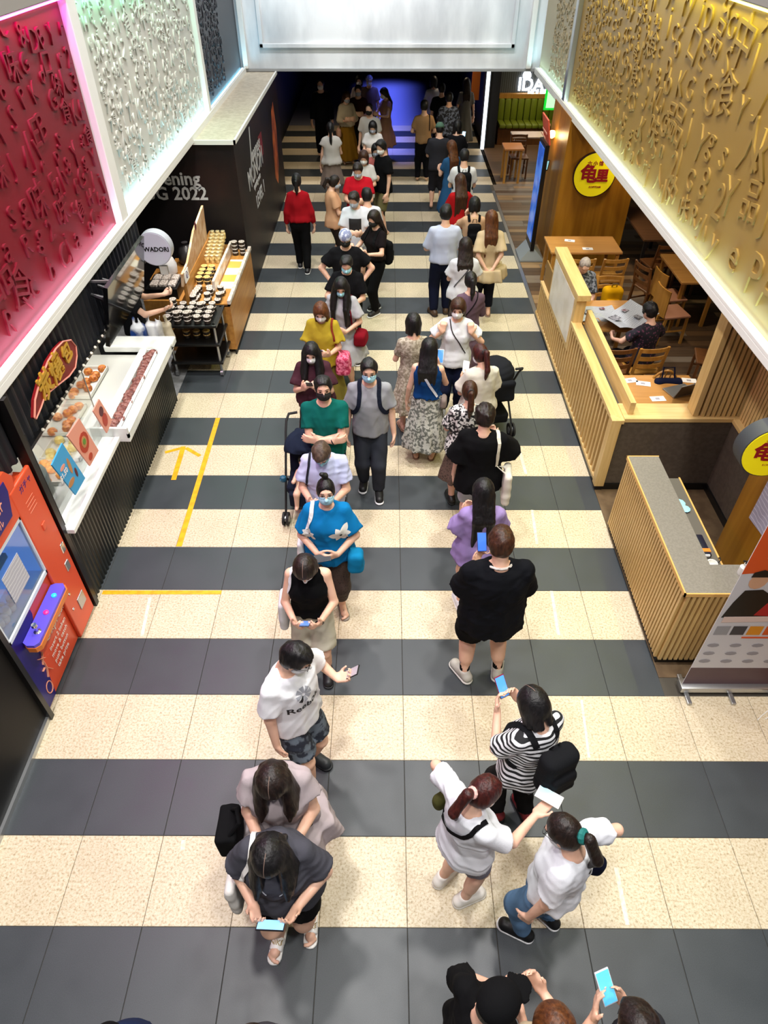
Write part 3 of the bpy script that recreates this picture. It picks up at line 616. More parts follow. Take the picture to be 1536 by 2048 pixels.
part(MB().prism([(13.3, 1.52), (13.72, 1.52), (13.72, 1.90), (13.3, 1.90)], frame((-2.299, 0, 0), (0, 1, 0), (0, 0, 1)), 0.002), 'red_print', mat('red_print', '#7c1420', 0.5), hd)
part(MB().prism([(14.9, 0.75), (15.2, 0.55), (15.5, 0.85), (15.65, 1.5), (15.5, 2.0), (15.2, 1.9), (15.0, 1.4)], frame((-2.299, 0, 0), (0, 1, 0), (0, 0, 1)), 0.002), 'flame_print', mat('flame_print', '#8a3a1c', 0.5, col2='#d0692e', scale=3, lo=.4, hi=.6), hd)
# ---------------------------------------------------------------- right: slatted partition
RX = 2.47
pt = thing('slat_partition', 'pale oak slatted partition along the walkway edge', 'partition', (RX, 8, 0))
part(MB().box((RX - 0.03, 5.95, 0.0), (RX + 0.05, 10.3, 0.06)), 'kickboard', m_black, pt)
part(MB().box((RX - 0.035, 5.95, 0.06), (RX + 0.05, 10.3, 0.10)), 'bottom_rail', m_oaky, pt)
slat = MB().box((-0.03, -0.022, 0.10), (0.02, 0.022, 0.93)).mesh('slat', m_oak)
slat2 = MB().box((-0.03, -0.022, 0.10), (0.02, 0.022, 0.57)).mesh('slat', m_oak)
for i in range(38):
    y = 6.08 + i * 0.112
    link('slat', slat if y < 8.15 else slat2, pt).matrix_local = world_of(pt).inverted() @ Matrix.Translation((RX, y, 0))
part(MB().box((RX + 0.02, 5.98, 0.10), (RX + 0.04, 10.3, 0.93)), 'backing', mat('slat_backing', '#8d6c38', 0.6), pt)
part(MB().box((RX - 0.04, 5.95, 0.93), (RX + 0.09, 8.2, 0.98), 0.004), 'top_rail', m_oaky, pt)
part(MB().box((RX + 0.14, 6.05, 0.90), (RX + 0.20, 8.2, 1.14), 0.004), 'inner_rail', m_oaky, pt)
part(MB().box((RX + 0.05, 6.05, 0.86), (RX + 0.14, 8.2, 0.93)), 'planter_gap', mat('gap_dark', '#4a4438', 0.8), pt)
part(MB().box((RX - 0.05, 5.94, 0.06), (RX + 0.06, 6.04, 0.985), 0.004), 'end_post', m_oak, pt)
part(MB().box((RX - 0.03, 8.16, 0.56), (RX + 0.10, 9.62, 1.36)), 'screen_box', m_oak, pt)
part(MB().box((RX - 0.045, 8.10, 1.30), (RX + 0.13, 9.68, 1.38), 0.006), 'screen_cap', m_oaky, pt)
part(MB().box((RX - 0.04, 8.26, 0.64), (RX - 0.028, 9.54, 1.26)), 'white_board', mat('board_white', '#e3dfd6', 0.35, col2='#d8d2c4', scale=4), pt)
part(MB().box((RX - 0.03, 9.62, 0.56), (RX + 0.05, 10.3, 0.60)), 'low_rail', m_oaky, pt)

# low wall across the front of the eating house
lw = thing('low_wall', 'taupe low wall with pale oak cap closing the dining area', 'partition', (3.1, 6.0, 0))
part(MB().box((2.53, 5.98, 0.08), (3.78, 6.10, 0.94)), 'panel', m_lam, lw); part(MB().box((2.50, 5.96, 0), (3.80, 6.12, 0.08)), 'plinth', m_black, lw)
part(MB().box((2.56, 5.97, 0.94), (3.86, 6.27, 0.99), 0.006), 'cap', m_oakx, lw)
part(MB().box((3.74, 4.85, 0.08), (3.86, 5.98, 0.94)), 'return_panel', m_lam, lw); part(MB().box((3.72, 4.85, 0), (3.88, 5.96, 0.08)), 'return_plinth', m_black, lw)
part(MB().box((3.72, 4.85, 0.94), (3.94, 5.97, 0.99), 0.006), 'return_cap', m_oaky, lw)
sw = thing('slat_screen', 'tall pale oak slat screen standing on the low wall', 'partition', (3.6, 6.15, 0.99))
part(MB().box((3.30, 6.02, 0.99), (3.36, 6.20, 2.38), 0.004), 'end_post', m_oak, sw)
sl = MB().box((-0.016, -0.02, 0.99), (0.016, 0.02, 2.38)).mesh('slat', m_oak)
for i in range(9): link('slat', sl, sw).matrix_local = world_of(sw).inverted() @ Matrix.Translation((3.405 + 0.055 * i, 6.03, 0))
part(MB().box((3.36, 6.05, 0.99), (3.86, 6.16, 2.38)), 'backing', mat('slat_dark', '#6d4d20', 0.7), sw)
for i in range(20): link('slat', sl, sw).matrix_local = world_of(sw).inverted() @ Matrix.Translation((3.80, 5.96 - 0.055 * i, 0))
part(MB().box((3.82, 4.86, 0.99), (3.90, 5.98, 2.38)), 'return_backing', mat('slat_dark', '#6d4d20', 0.7), sw)

# reception counter
rc = thing('reception_counter', 'slatted oak reception counter with grey stepped top', 'counter', (2.6, 4.4, 0))
m_gtop = mat('grey_laminate', '#77726b', 0.45, col2='#807b74', scale=60)
part(MB().box((2.45, 3.56, 0), (2.86, 5.34, 0.09)), 'plinth', m_black, rc)
part(MB().box((2.44, 3.55, 0.09), (2.70, 5.32, 0.97)).box((2.70, 3.55, 0.09), (2.97, 3.83, 0.97)), 'carcass', mat('carcass_oak', '#9c7638', 0.6), rc)
s1 = MB().box((-0.022, -0.014, 0.085), (0.0, 0.014, 0.965)).mesh('slat', m_oak); s2 = MB().box((-0.014, -0.022, 0.085), (0.014, 0.0, 0.965)).mesh('slat', m_oak)
for i in range(37): link('slat', s1, rc).matrix_local = world_of(rc).inverted() @ Matrix.Translation((2.44, 3.575 + 0.0475 * i, 0))
for i in range(11): link('slat', s2, rc).matrix_local = world_of(rc).inverted() @ Matrix.Translation((2.46 + 0.0475 * i, 3.55, 0))
tp = MB().prism([(2.415, 3.525), (2.98, 3.525), (2.98, 3.84), (2.72, 3.84), (2.72, 5.30), (2.415, 5.30)], Matrix.Translation((0, 0, 0.975)), 0.03)
part(tp, 'top', m_gtop, rc)
e = MB().box((2.405, 3.515, 0.97), (2.418, 5.31, 1.007)).box((2.405, 3.515, 0.97), (2.985, 3.528, 1.007)).box((2.405, 5.30, 0.97), (2.725, 5.312, 1.007)); part(e, 'edge_band', mat('edge_oak', '#d9a860', 0.45), rc)
part(MB().box((2.70, 3.84, 0.86), (2.90, 5.10, 0.89)), 'inner_shelf', mat('shelf_grey', '#5f5a54', 0.5), rc)
part(MB().box((2.89, 3.84, 0.84), (2.905, 5.11, 0.895)), 'shelf_edge', mat('edge_oak', '#d9a860', 0.45), rc)
part(MB().box((2.86, 3.9, 0.0), (2.89, 5.05, 0.85)), 'inner_leg_panel', m_lam, rc)
# things on the counter
t = thing('cleaning_cloth', 'light blue crumpled mask on the counter shelf', 'mask', (2.78, 4.75, 0.89))
b = MB().lathe([(0.01, 0), (0.05, 0.004), (0.06, 0.015), (0.035, 0.03), (0.01, 0.034)], (2.77, 4.72, 0.892), 9).lathe([(0.01, 0), (0.045, 0.004), (0.05, 0.015), (0.03, 0.025), (0.01, 0.03)], (2.80, 4.64, 0.892), 9)
part(b, 'cloth', mat('mask_blue', '#9fd8ea', 0.7), t, True)
t = thing('card_terminal', 'navy card terminal with orange band on the counter shelf', 'card terminal', (2.8, 4.1, 0.89))
part(MB().box((2.75, 4.02, 0.892), (2.83, 4.28, 0.93), 0.012), 'body', mat('terminal_navy', '#15182c', 0.4), t, True); part(MB().box((2.748, 4.06, 0.90), (2.832, 4.10, 0.933)), 'band', mat('band_orange', '#e8822a', 0.5), t); part(MB().box((2.77, 4.015, 0.91), (2.81, 4.03, 0.93)), 'paper_slip', m_white, t)
t = thing('tape_roll', 'white cup with cable on the counter shelf corner', 'cup', (2.80, 3.92, 0.89))
part(MB().lathe([(0.03, 0), (0.042, 0.006), (0.045, 0.05), (0.036, 0.052), (0.032, 0.01)], (2.79, 3.92, 0.892), 16), 'body', m_white, t, True); part(MB().tube([(2.83, 3.92, 0.92), (2.87, 3.95, 0.94), (2.89, 4.0, 0.92), (2.90, 4.05, 0.85)], 0.005, 6), 'cable', m_blackm, t)
t = thing('hand_sanitiser', 'small white bottle at the end of grey counter top', 'bottle', (2.94, 3.78, 1.005))
part(MB().lathe([(0.03, 0), (0.033, 0.01), (0.033, 0.08), (0.014, 0.10), (0.014, 0.12)], (2.94, 3.74, 1.005), 14), 'body', m_white, t, True); part(MB().tube([(2.94, 3.74, 1.12), (2.94, 3.74, 1.15), (2.91, 3.74, 1.155)], 0.008, 8), 'pump', m_blackm, t)

# honey-coloured wood wall with poster and round sign
structure(MB().box((3.36, 2.4, 0), (3.62, 4.80, 2.42)).build('wall_wood', m_yel))
t = thing('menu_sheet', 'white menu sheet pinned on the honey wood wall', 'poster', (3.35, 4.2, 1.2))
P = [gx(x, y, 3.35) for x, y in ((1497, 1035), (1530, 1080), (1560, 1010), (1536, 960))]
part(MB().prism([(p.y, p.z) for p in P][::-1], frame((3.358, 0, 0), (0, 1, 0), (0, 0, 1)), -0.006), 'sheet', mat('menu_print', '#dedbe4', 0.6, col2='#b2aebe', kind='wave_z', scale=7, detail=4, lo=0.0, hi=0.15), t)
m_sy = mat('sign_yellow', '#ead811', 0.4, emit='#f3e014', es=0.35); m_sr = mat('sign_red', '#8f0a16', 0.5, emit='#8f0a16', es=0.1)
def b_sign(t, M):
    if t.location.y < 6: M = M @ Matrix.Scale(.62, 4)
    for ch, x, y, s in (('龟', -0.10, 0.0, .30), ('里', 0.13, -.02, .21)): put('lettering', text_mesh(ch, s, 0.002, 0.010, m_sr), M @ Matrix.Translation((x, y, 0.012)), t)
    put('lettering', text_mesh('六 小 馆', 0.075, 0.002, 0.002, m_sr), M @ Matrix.Translation((-0.02, 0.18, 0.008)), t)
    put('lettering', text_mesh('KOPITIAM', 0.045, 0.002, 0.001, m_sr), M @ Matrix.Translation((0.04, -.19, 0.008)), t)
disc_sign('round_sign', 'yellow round sign with red characters at right picture edge', (3.08, 4.26, 1.86), 0.24, 0.16, m_sy, mat('rim_slate', '#3a3d42', 0.5), b_sign)

# roll-up banner
rb = thing('rollup_banner', 'white and orange roll-up banner with a chef picture beside the counter', 'banner', (3.0, 3.28, 0))
part(MB().box((2.56, 3.22, 0.03), (3.42, 3.33, 0.10), 0.012), 'cassette', m_steel, rb, True)
for x in (2.62, 3.0, 3.36): part(MB().box((x - .02, 3.12, 0.0), (x + .02, 3.42, 0.03), 0.006), 'foot', m_steel, rb)
part(MB().box((2.58, 3.272, 0.10), (3.40, 3.278, 2.05)), 'sheet', mat('banner_white', '#d5d3d8', 0.5), rb)
def bpoly(xz, name, m, k=0): return part(MB().prism(xz, frame((0, 3.2715 - 0.0012 * k, 0), (1, 0, 0), (0, 0, 1)), 0.001), name, m, rb)
m_bo = mat('banner_orange', '#e0561a', 0.5); m_skin = mat('print_skin', '#d7a583', 0.6)
bpoly([(2.58, 1.52), (3.40, 1.62), (3.40, 2.05), (2.58, 2.05)], 'orange_print', m_bo)
bpoly([(2.58, 0.10), (3.40, 0.10), (3.40, 0.34), (2.58, 0.34)], 'plum_print', mat('banner_plum', '#5a4248', 0.5))
bpoly([(2.60, 1.02), (2.63, 1.20), (2.67, 1.34), (2.80, 1.35), (2.95, 1.24), (3.0, 1.02)], 'shirt_print', m_black, 1)
bpoly([(2.84, 1.05), (2.90, 1.22), (3.05, 1.28), (3.2, 1.2), (3.22, 1.02)], 'apron_print', mat('print_crimson', '#b01d1d', 0.5), 2)
bpoly([(2.73 + 0.068 * math.cos(a * .5236), 1.445 + 0.085 * math.sin(a * .5236)) for a in range(12)], 'face_print', m_skin, 2)
bpoly([(2.66, 1.49), (2.665, 1.54), (2.73, 1.57), (2.80, 1.54), (2.805, 1.49)], 'cap_print', m_black, 3)
bpoly([(2.62, 0.96), (3.15, 0.98), (3.15, 1.04), (2.62, 1.03)], 'dough_print', mat('print_dough', '#e2c9c0', 0.6), 3)
for i, c in enumerate(('#9a9aa0', '#3a3a40', '#e0921a', '#d85a1a', '#8a8a90')): bpoly([(2.61 + .13 * i, 0.80), (2.72 + .13 * i, 0.80), (2.72 + .13 * i, 0.91), (2.61 + .13 * i, 0.91)], 'swatch_print', mat('sw' + c, c, 0.5), 1)
bpoly([(2.85, 0.755), (3.38, 0.755), (3.38, 0.775), (2.85, 0.775)], 'rule_print', m_bo, 1)
m_gp = mat('grey_print', '#9b989f', 0.6)
for r_ in range(3):
    for i in range(4): bpoly([(2.66 + .18 * i + .05 * math.cos(a * .785), 0.66 - .11 * r_ + .025 * math.sin(a * .785)) for a in range(8)], 'icon_print', m_gp, 1)
bpoly([(3.24, 0.40), (3.40, 0.40), (3.40, 0.62), (3.30, 0.56)], 'red_print', mat('print_coral', '#cf5a4a', 0.5), 2)
put('lettering', text_mesh('DINE IN', 0.16, 0.0006, 0.003, m_wt), frame((2.98, 3.268, 1.74), (1, 0, 0), (0, 0, 1)), rb)
part(MB().tube([(3.4, 3.15, 0.004), (3.2, 3.02, 0.004), (3.15, 2.98, 0.004)], 0.004, 5).tube([(3.5, 3.15, 0.004), (3.28, 3.02, 0.004), (3.22, 2.99, 0.004)], 0.004, 5), 'cord', m_white, rb)

# ---------------------------------------------------------------- right: honey column with the round sign, standee
cl = structure(MB().prism([(2.98, 12.30), (4.25, 12.30), (4.25, 12.70), (2.98, 13.7)], Matrix.Translation((0, 0, 0)), 2.42).build('wall_column', m_yel))
disc_sign('round_sign', 'yellow round sign with red characters on the honey wood column', (3.52, 12.24, 1.59), 0.36, 0.05, m_sy, mat('rim_maroon', '#2a0c10', 0.5), b_sign).scale = (1, 1, 1)
t = thing('wall_lamp', 'small glowing wall lamp on the honey wood column', 'lamp', (3.0, 13.3, 1.9))
part(MB().lathe([(0.02, -.06), (0.06, -.03), (0.07, 0.02), (0.04, 0.06)], (2.93, 13.3, 1.95), 12), 'shade', mat('lamp_glow', '#fff0d0', 0.4, emit='#ffc873', es=9), t, True); part(MB().box((2.93, 13.28, 1.93), (2.99, 13.32, 1.97)), 'arm', m_steel, t)
pl_ = bpy.data.lights.new('wall_lamp_light', 'POINT'); pl_.energy = 10; pl_.color = (1, .7, .35); pl_.shadow_soft_size = 0.06; po = bpy.data.objects.new('wall_lamp_light', pl_); COL.objects.link(po); po.location = (2.82, 13.2, 1.95)
sd = thing('sign_standee', 'slim display standee with blue screen and red placard on top', 'sign', (2.7, 12.8, 0))
part(MB().box((2.50, 12.45, 0), (2.95, 13.05, 0.03), 0.008), 'base_plate', mat('standee_grey', '#8d9296', 0.4, metal=0.4), sd)
part(MB().add([(2.50, 12.45, 0.03), (2.95, 12.45, 0.03), (2.95, 13.0, 0.03), (2.50, 13.0, 0.03), (2.66, 12.5, 0.22), (2.76, 12.5, 0.22), (2.76, 13.0, 0.22), (2.66, 13.0, 0.22)], [(4, 5, 6, 7), (0, 1, 5, 4), (1, 2, 6, 5), (2, 3, 7, 6), (3, 0, 4, 7)]), 'foot', mat('standee_foot', '#9fa6aa', 0.4, metal=0.3), sd)
part(MB().box((2.67, 12.48, 0.2), (2.74, 13.02, 1.98)), 'body', m_black, sd)
part(MB().box((2.66, 12.52, 0.35), (2.672, 12.98, 1.92)), 'screen', mat('screen_blue', '#1d4bb0', 0.2, emit='#2f6be0', es=0.7, col2='#6aa2ee', scale=3), sd)
pc = part(MB().obox((2.70, 12.75, 2.17), (0.012, 0.28, 0.19), Matrix.Rotation(R(-12), 3, 'Y')), 'placard', mat('placard_red', '#d8563c', 0.5), sd)
for i in range(4): part(MB().obox((2.685 - 0.02 * (i - 1.5) * .9, 12.75, 2.27 - .065 * i), (0.003, 0.20, 0.014), Matrix.Rotation(R(-12), 3, 'Y')), 'placard_print', mat('placard_line', '#f0b09c', 0.5), sd)
t = thing('tablet_stand', 'small tablet on a stand beside the display standee', 'tablet', (2.9, 13.2, 0))
part(MB().box((2.86, 13.3, 0), (2.90, 13.34, 1.35)), 'pole', m_steel, t); part(MB().obox((2.88, 13.28, 1.45), (0.07, 0.01, 0.11), Matrix.Rotation(R(25), 3, 'X')), 'tablet', m_black, t); part(MB().obox((2.88, 13.268, 1.455), (0.055, 0.004, 0.09), Matrix.Rotation(R(25), 3, 'X')), 'screen', mat('tab_screen', '#8fd6e8', 0.3, emit='#a8ecff', es=1.2), t)

# ---------------------------------------------------------------- dining furniture
m_ttop = wood('dining_oak', '#a9763a', '#bd8a4a', 0.4, 0); m_tdark = wood('dining_dark', '#5a3a22', '#6d4a2e', 0.45, 0); m_chw = wood('chair_oak', '#a8742e', '#bf8a3e', 0.4, 2); m_chd = wood('chair_dark', '#5a3519', '#70451f', 0.4, 2); m_seatp = mat('seat_tan', '#a8765c', 0.5)
def table(x0, x1, y0, y1, lb, m=m_ttop, z=0.75):
    t = thing('dining_table', lb, 'table', ((x0 + x1) / 2, (y0 + y1) / 2, 0))
    part(MB().box((x0, y0, z - 0.035), (x1, y1, z), 0.005), 'top', m, t)
    for x in (x0 + .06, x1 - .06):
        for y in (y0 + .06, y1 - .06): part(MB().box((x - .025, y - .025, 0), (x + .025, y + .025, z - .035)), 'leg', m_blackm if m is m_tdark else m_chw, t)
    return t
table(2.72, 3.90, 11.05, 11.75, 'oak dining table by the honey wood column')
table(2.72, 3.55, 8.40, 9.30, 'oak dining table under the spread newspapers')
table(2.72, 3.74, 6.62, 7.25, 'oak dining table carrying the laptop')
table(4.40, 5.2, 11.6, 13.2, 'dark dining table at the back beside the column', m_tdark)
table(4.5, 5.1, 9.9, 11.0, 'oak dining table under the gold panel ledge')
table(2.72, 3.17, 17.0, 17.55, 'small orange table at the green booth', mat('table_orange', '#d08a4c', 0.4))
table(3.05, 4.6, 18.0, 18.55, 'pale pinkish table at the green booth', mat('table_pale', '#c8b3a4', 0.4))
def chair(kind, m, seatm):
    t = bpy.data.objects.new('dining_chair', None); COL.objects.link(t)
    MB().box((-0.21, -0.20, 0.43), (0.21, 0.21, 0.465), 0.012).build('seat', seatm, t)
    for x in (-0.185, 0.185):
        MB().bar((x, 0.18, 0), (x, 0.17, 0.44), 0.034).build('leg', m, t)
        if kind == 'ladder': MB().bar((x, -0.22, 0), (x, -0.19, 0.45), 0.034).bar((x, -0.19, 0.44), (x, -0.26, 0.86), 0.034, 0.026).build('leg', m, t)
        else: MB().bar((x, -0.22, 0), (x, -0.17, 0.45), 0.034).build('leg', m, t)
        MB().bar((x, -0.2, 0.22), (x, 0.18, 0.22), 0.02).build('stretcher', m, t)
    if kind == 'ladder':
        for z, y in ((0.58, -0.215), (0.70, -0.235), (0.825, -0.257)):
            b = MB(); n = 8
            for i in range(n):
                a0, a1 = -0.17 + 0.34 * i / n, -0.17 + 0.34 * (i + 1) / n; f = lambda a: y - 0.03 * (1 - (a / .17) ** 2)
                b.bar((a0, f(a0), z), (a1, f(a1), z), 0.016, 0.055)
            tag(b.build('back_slat', m, t))
    elif kind == 'panel':
        b = MB(); n = 10
        for i in range(n):
            a0, a1 = -0.2 + 0.4 * i / n, -0.2 + 0.4 * (i + 1) / n; f = lambda a: -0.26 + 0.9 * a * a
            b.bar((a0, f(a0), 0.66), (a1, f(a1), 0.66), 0.02, 0.40)
        b.build('backrest', m, t)
    else:
        pts = [(0.2 * math.cos(a), -0.20 - 0.05 * math.sin(a), 0.46 + 0.40 * math.sin(a)) for a in [math.pi * i / 14 for i in range(15)]]
        MB().tube(pts, 0.016, 8).build('hoop', m, t, True)
        for i in range(5):
            x = -0.12 + 0.06 * i; h = 0.46 + 0.40 * math.sqrt(max(0, 1 - (x / .2) ** 2)); MB().tube([(x, -0.19, 0.46), (x, -0.20 - 0.05 * (h - .46) / .4, h)], 0.008, 6).build('spindle', m, t, True)
    return t
proto = {k: chair(*v) for k, v in {'oak': ('ladder', m_chw, m_chw), 'dark': ('ladder', m_chd, m_chd), 'panel': ('panel', m_chw, m_seatp), 'hoop': ('hoop', m_chw, m_chw)}.items()}
used = set()
for k, x, y, rz, lb in (('oak', 3.12, 10.78, 0, 'oak ladder-back chair at the column table, nearer the walkway'), ('oak', 3.62, 10.78, 4, 'oak ladder-back chair at the column table, farther from the walkway'),
                        ('dark', 4.25, 10.4, -70, 'dark ladder-back chair behind the tan seat chair'), ('panel', 4.32, 9.55, -80, 'curved-back oak chair with tan seat at ledge table'),
                        ('panel', 4.45, 10.1, -80, 'curved-back oak chair farther along the ledge table'),
                        ('hoop', 3.42, 7.42, 0, 'spindle hoop-back chair draped with a navy bag'), ('dark', 2.98, 7.95, 5, 'brown chair between slat partition and newspaper reader'), ('oak', 3.40, 7.98, 8, 'oak chair the newspaper reader sits on'), ('oak', 2.85, 9.62, 180, 'oak chair the grey-haired diner sits on'), ('oak', 3.38, 9.62, 178, 'oak chair holding the yellow backpack'),
                        ('dark', 4.62, 11.35, 10, 'dark chair at the near end of back table, on its left'), ('dark', 5.05, 11.3, 0, 'dark chair at the near end of back table, on its right'), ('dark', 4.45, 8.2, 75, 'dark chair beside the slat screen'), ('dark', 3.15, 17.55, 180, 'dark chair in front of the green booth')):
    o = proto[k] if k not in used else copy_tree(proto[k]); used.add(k)
    o.location = (x, y, 0); o.rotation_euler = (0, 0, R(rz)); tag(o, lb, 'chair', 'dining chairs')
# newspapers
def paper(lb, c, rz, w, d, lift, z=0.755):
    n = 10; vs = []; fs = []
    for i in range(n + 1):
        for j in range(5):
            u = i / n - .5; v = j / 4 - .5
            vs.append((u * w, v * d, 0.004 + lift * (abs(u) * 1.1) + 0.012 * math.sin(9 * u + 4 * v)))
    for i in range(n):
        for j in range(4): fs.append((i * 5 + j, (i + 1) * 5 + j, (i + 1) * 5 + j + 1, i * 5 + j + 1))
    t = thing('newspaper', lb, 'newspaper', (c[0], c[1], z), R(rz))
    MB().add(vs, fs).build('sheet', mat('newsprint', '#c4c6ca', 0.8, col2='#9ba0a6', kind='wave_y', scale=12, detail=6, lo=0.0, hi=0.2), t, True)
    for (x, y, a, b, mm) in ((-.16 * w, .1 * d, .2 * w, .25 * d, 1), (.22 * w, -.2 * d, .17 * w, .2 * d, 0), (.2 * w, .25 * d, .12 * w, .14 * d, 2)):
        zz = 0.004 + lift * (abs(x / w) * 1.1) + 0.02
        MB().add([(x - a / 2, y - b / 2, zz), (x + a / 2, y - b / 2, zz), (x + a / 2, y + b / 2, zz), (x - a / 2, y + b / 2, zz)], [(0, 1, 2, 3)]).build('photo_print', mat('newsphoto%d' % mm, ('#3c3c40', '#4a4a50', '#6a3a40')[mm], 0.8, col2='#9a9aa0', scale=20), t)
    return t
paper('newspaper lying flat on the table beside the grey-haired diner', (2.95, 8.85), 6, 0.62, 0.44, 0.02)
paper('newspaper held open by the dark-haired woman', (3.25, 8.55), 32, 0.74, 0.52, 0.22, 0.80)
for x, y, lb in ((3.12, 11.55, 'white table card at the far edge of the column table'), (3.35, 11.2, 'white table card at the near edge of the column table'), (2.98, 7.12, 'white table card left of the laptop'), (3.12, 7.05, 'white table card next to the laptop, turned sideways'), (3.70, 7.12, 'white table card right of the laptop'), (3.2, 6.72, 'white table card at the low wall edge')):
    t = thing('table_card', lb, 'card', (x, y, 0.75)); MB().box((-.085, -.05, 0.001), (.085, .05, 0.004)).build('card', m_white, t); MB().box((-.03, -.02, 0.0042), (.02, .02, 0.0046)).build('print', m_gp, t); t.rotation_euler = (0, 0, RND.uniform(-.3, .3))
lp = thing('laptop', 'grey laptop with its lid tilted back on the table', 'laptop', (3.5, 6.88, 0.752), R(200))
MB().box((-.16, -.11, 0), (.16, .11, .014), .004).build('base', m_steel, lp); MB().obox((0, .135, .10), (.16, .005, .105), Matrix.Rotation(R(-20), 3, 'X')).build('lid', mat('laptop_grey', '#6a6c70', 0.35, metal=.6), lp)
# booth at the far right
bo = thing('booth_bench', 'green channel-tufted booth bench with wooden top rail', 'bench', (3.9, 20.6, 0))
part(MB().box((3.0, 20.3, 0), (6.5, 20.95, 0.42)), 'base', m_chd, bo); m_gv = mat('green_leather', '#6f7a1c', 0.4)
part(MB().box((3.0, 20.82, 1.0), (6.5, 20.98, 1.10)), 'top_rail', m_chw, bo)
ch_ = MB().box((-.085, -.05, 0.44), (.085, .05, 1.0), .04).mesh('back_channel', m_gv, True); se_ = MB().box((-.085, -.28, 0.40), (.085, .28, 0.50), .03).mesh('seat_channel', m_gv, True)
for i in range(20):
    link('back_channel', ch_, bo).matrix_local = world_of(bo).inverted() @ Matrix.Translation((3.1 + .175 * i, 20.84, 0)); link('seat_channel', se_, bo).matrix_local = world_of(bo).inverted() @ Matrix.Translation((3.1 + .175 * i, 20.52, 0))
t = thing('shop_sign', 'glowing white shop lettering on the grey ribbed wall', 'sign', (4.2, 20.97, 1.6)); m_glow = mat('glow_white', '#ffffff', 0.4, emit='#f2fbff', es=9)
for s, px, py, sz in (('IDA', 1062, 170, .42), ('HOUSE', 1075, 185, .16)):
    p = gy(px, py, 20.96); put('lettering', text_mesh(s, sz, 0.012, 0.008, m_glow), frame((p.x, 20.97, p.z), (1, 0, 0), (0, 0, 1)), t)
p = gy(1054, 151, 20.96); part(MB().tube([(p.x, 20.97, p.z), (p.x, 20.95, p.z)], 0.11, 16), 'emblem', m_glow, t)
t = thing('exit_sign', 'green lit rectangular sign near the booth', 'sign', (4.1, 19.5, 1.5)); a, b = gy(1092, 182, 19.5), gy(1122, 220, 19.5)
part(MB().box((a.x + .2, 19.50, a.z), (a.x + .22, 19.52, 2.45)), 'hanger', m_blackm, t); part(MB().box((a.x, 19.49, b.z), (b.x + .2, 19.53, a.z + .1)), 'frame', mat('exit_green', '#12b52a', 0.4, emit='#19e03c', es=1.5), t); part(MB().box((a.x + .05, 19.48, b.z + .05), (b.x + .15, 19.49, a.z + .05)), 'face', mat('exit_face', '#bff5c4', 0.4, emit='#c9ffcf', es=1.6), t)

# ---------------------------------------------------------------- tape on the floor
m_tape = mat('yellow_tape', '#e8ae0c', 0.5, col2='#d99b00', scale=14); m_tapew = mat('white_tape', '#e8e2d0', 0.6, col2='#d9cdae', scale=30, lo=.35, hi=.7)
def tape(lb, a, b, w, m, z=0.002):
    a = gz(*a); b = gz(*b); t = thing('floor_tape', lb, 'tape', ((a.x + b.x) / 2, (a.y + b.y) / 2, 0)); d = (b - a).normalized(); n = Vector((-d.y, d.x, 0)) * w / 2
    P = [a - n, b - n, b + n, a + n]
    part(MB().add([(p.x, p.y, 0.0006) for p in P] + [(p.x, p.y, z) for p in P], [(4, 5, 6, 7), (0, 1, 5, 4), (1, 2, 6, 5), (2, 3, 7, 6), (3, 0, 4, 7)]), 'strip', m, t)
tape('long yellow floor tape running along beside the stall', (436, 836), (358, 1093), 0.06, m_tape)
tape('yellow floor tape running across from the ribbed counter', (205, 1185), (443, 1185), 0.05, m_tape)
tape('short yellow floor tape forming the arrow shaft', (367, 893), (347, 960), 0.06, m_tape)
tape('faded yellow floor tape, left arm of the arrow', (330, 905), (368, 895), 0.05, m_tape, 0.0012); tape('faded yellow floor tape, right arm of the arrow', (372, 896), (400, 912), 0.05, m_tape, 0.0012)
for i, (a, b, w, lb) in enumerate((((1040, 905), (1052, 948), .035, 'white tape scrap beside the tote bag'), ((1064, 1020), (1074, 1088), .03, 'white tape scrap right of the lilac top'), ((1103, 1182), (1117, 1270), .03, 'white tape scrap right of the large man in black'), ((300, 1195), (284, 1272), .03, 'white tape scrap below the yellow cross tape'), ((1163, 1400), (1178, 1515), .02, 'faint white tape scrap right of the black backpack'), ((1232, 1735), (1255, 1850), .03, 'faint white tape scrap right of the blue jeans'), ((367, 1680), (365, 1700), .03, 'tiny white tape scrap left of the white tote'))): tape(lb, a, b, w, m_tapew, 0.0015)
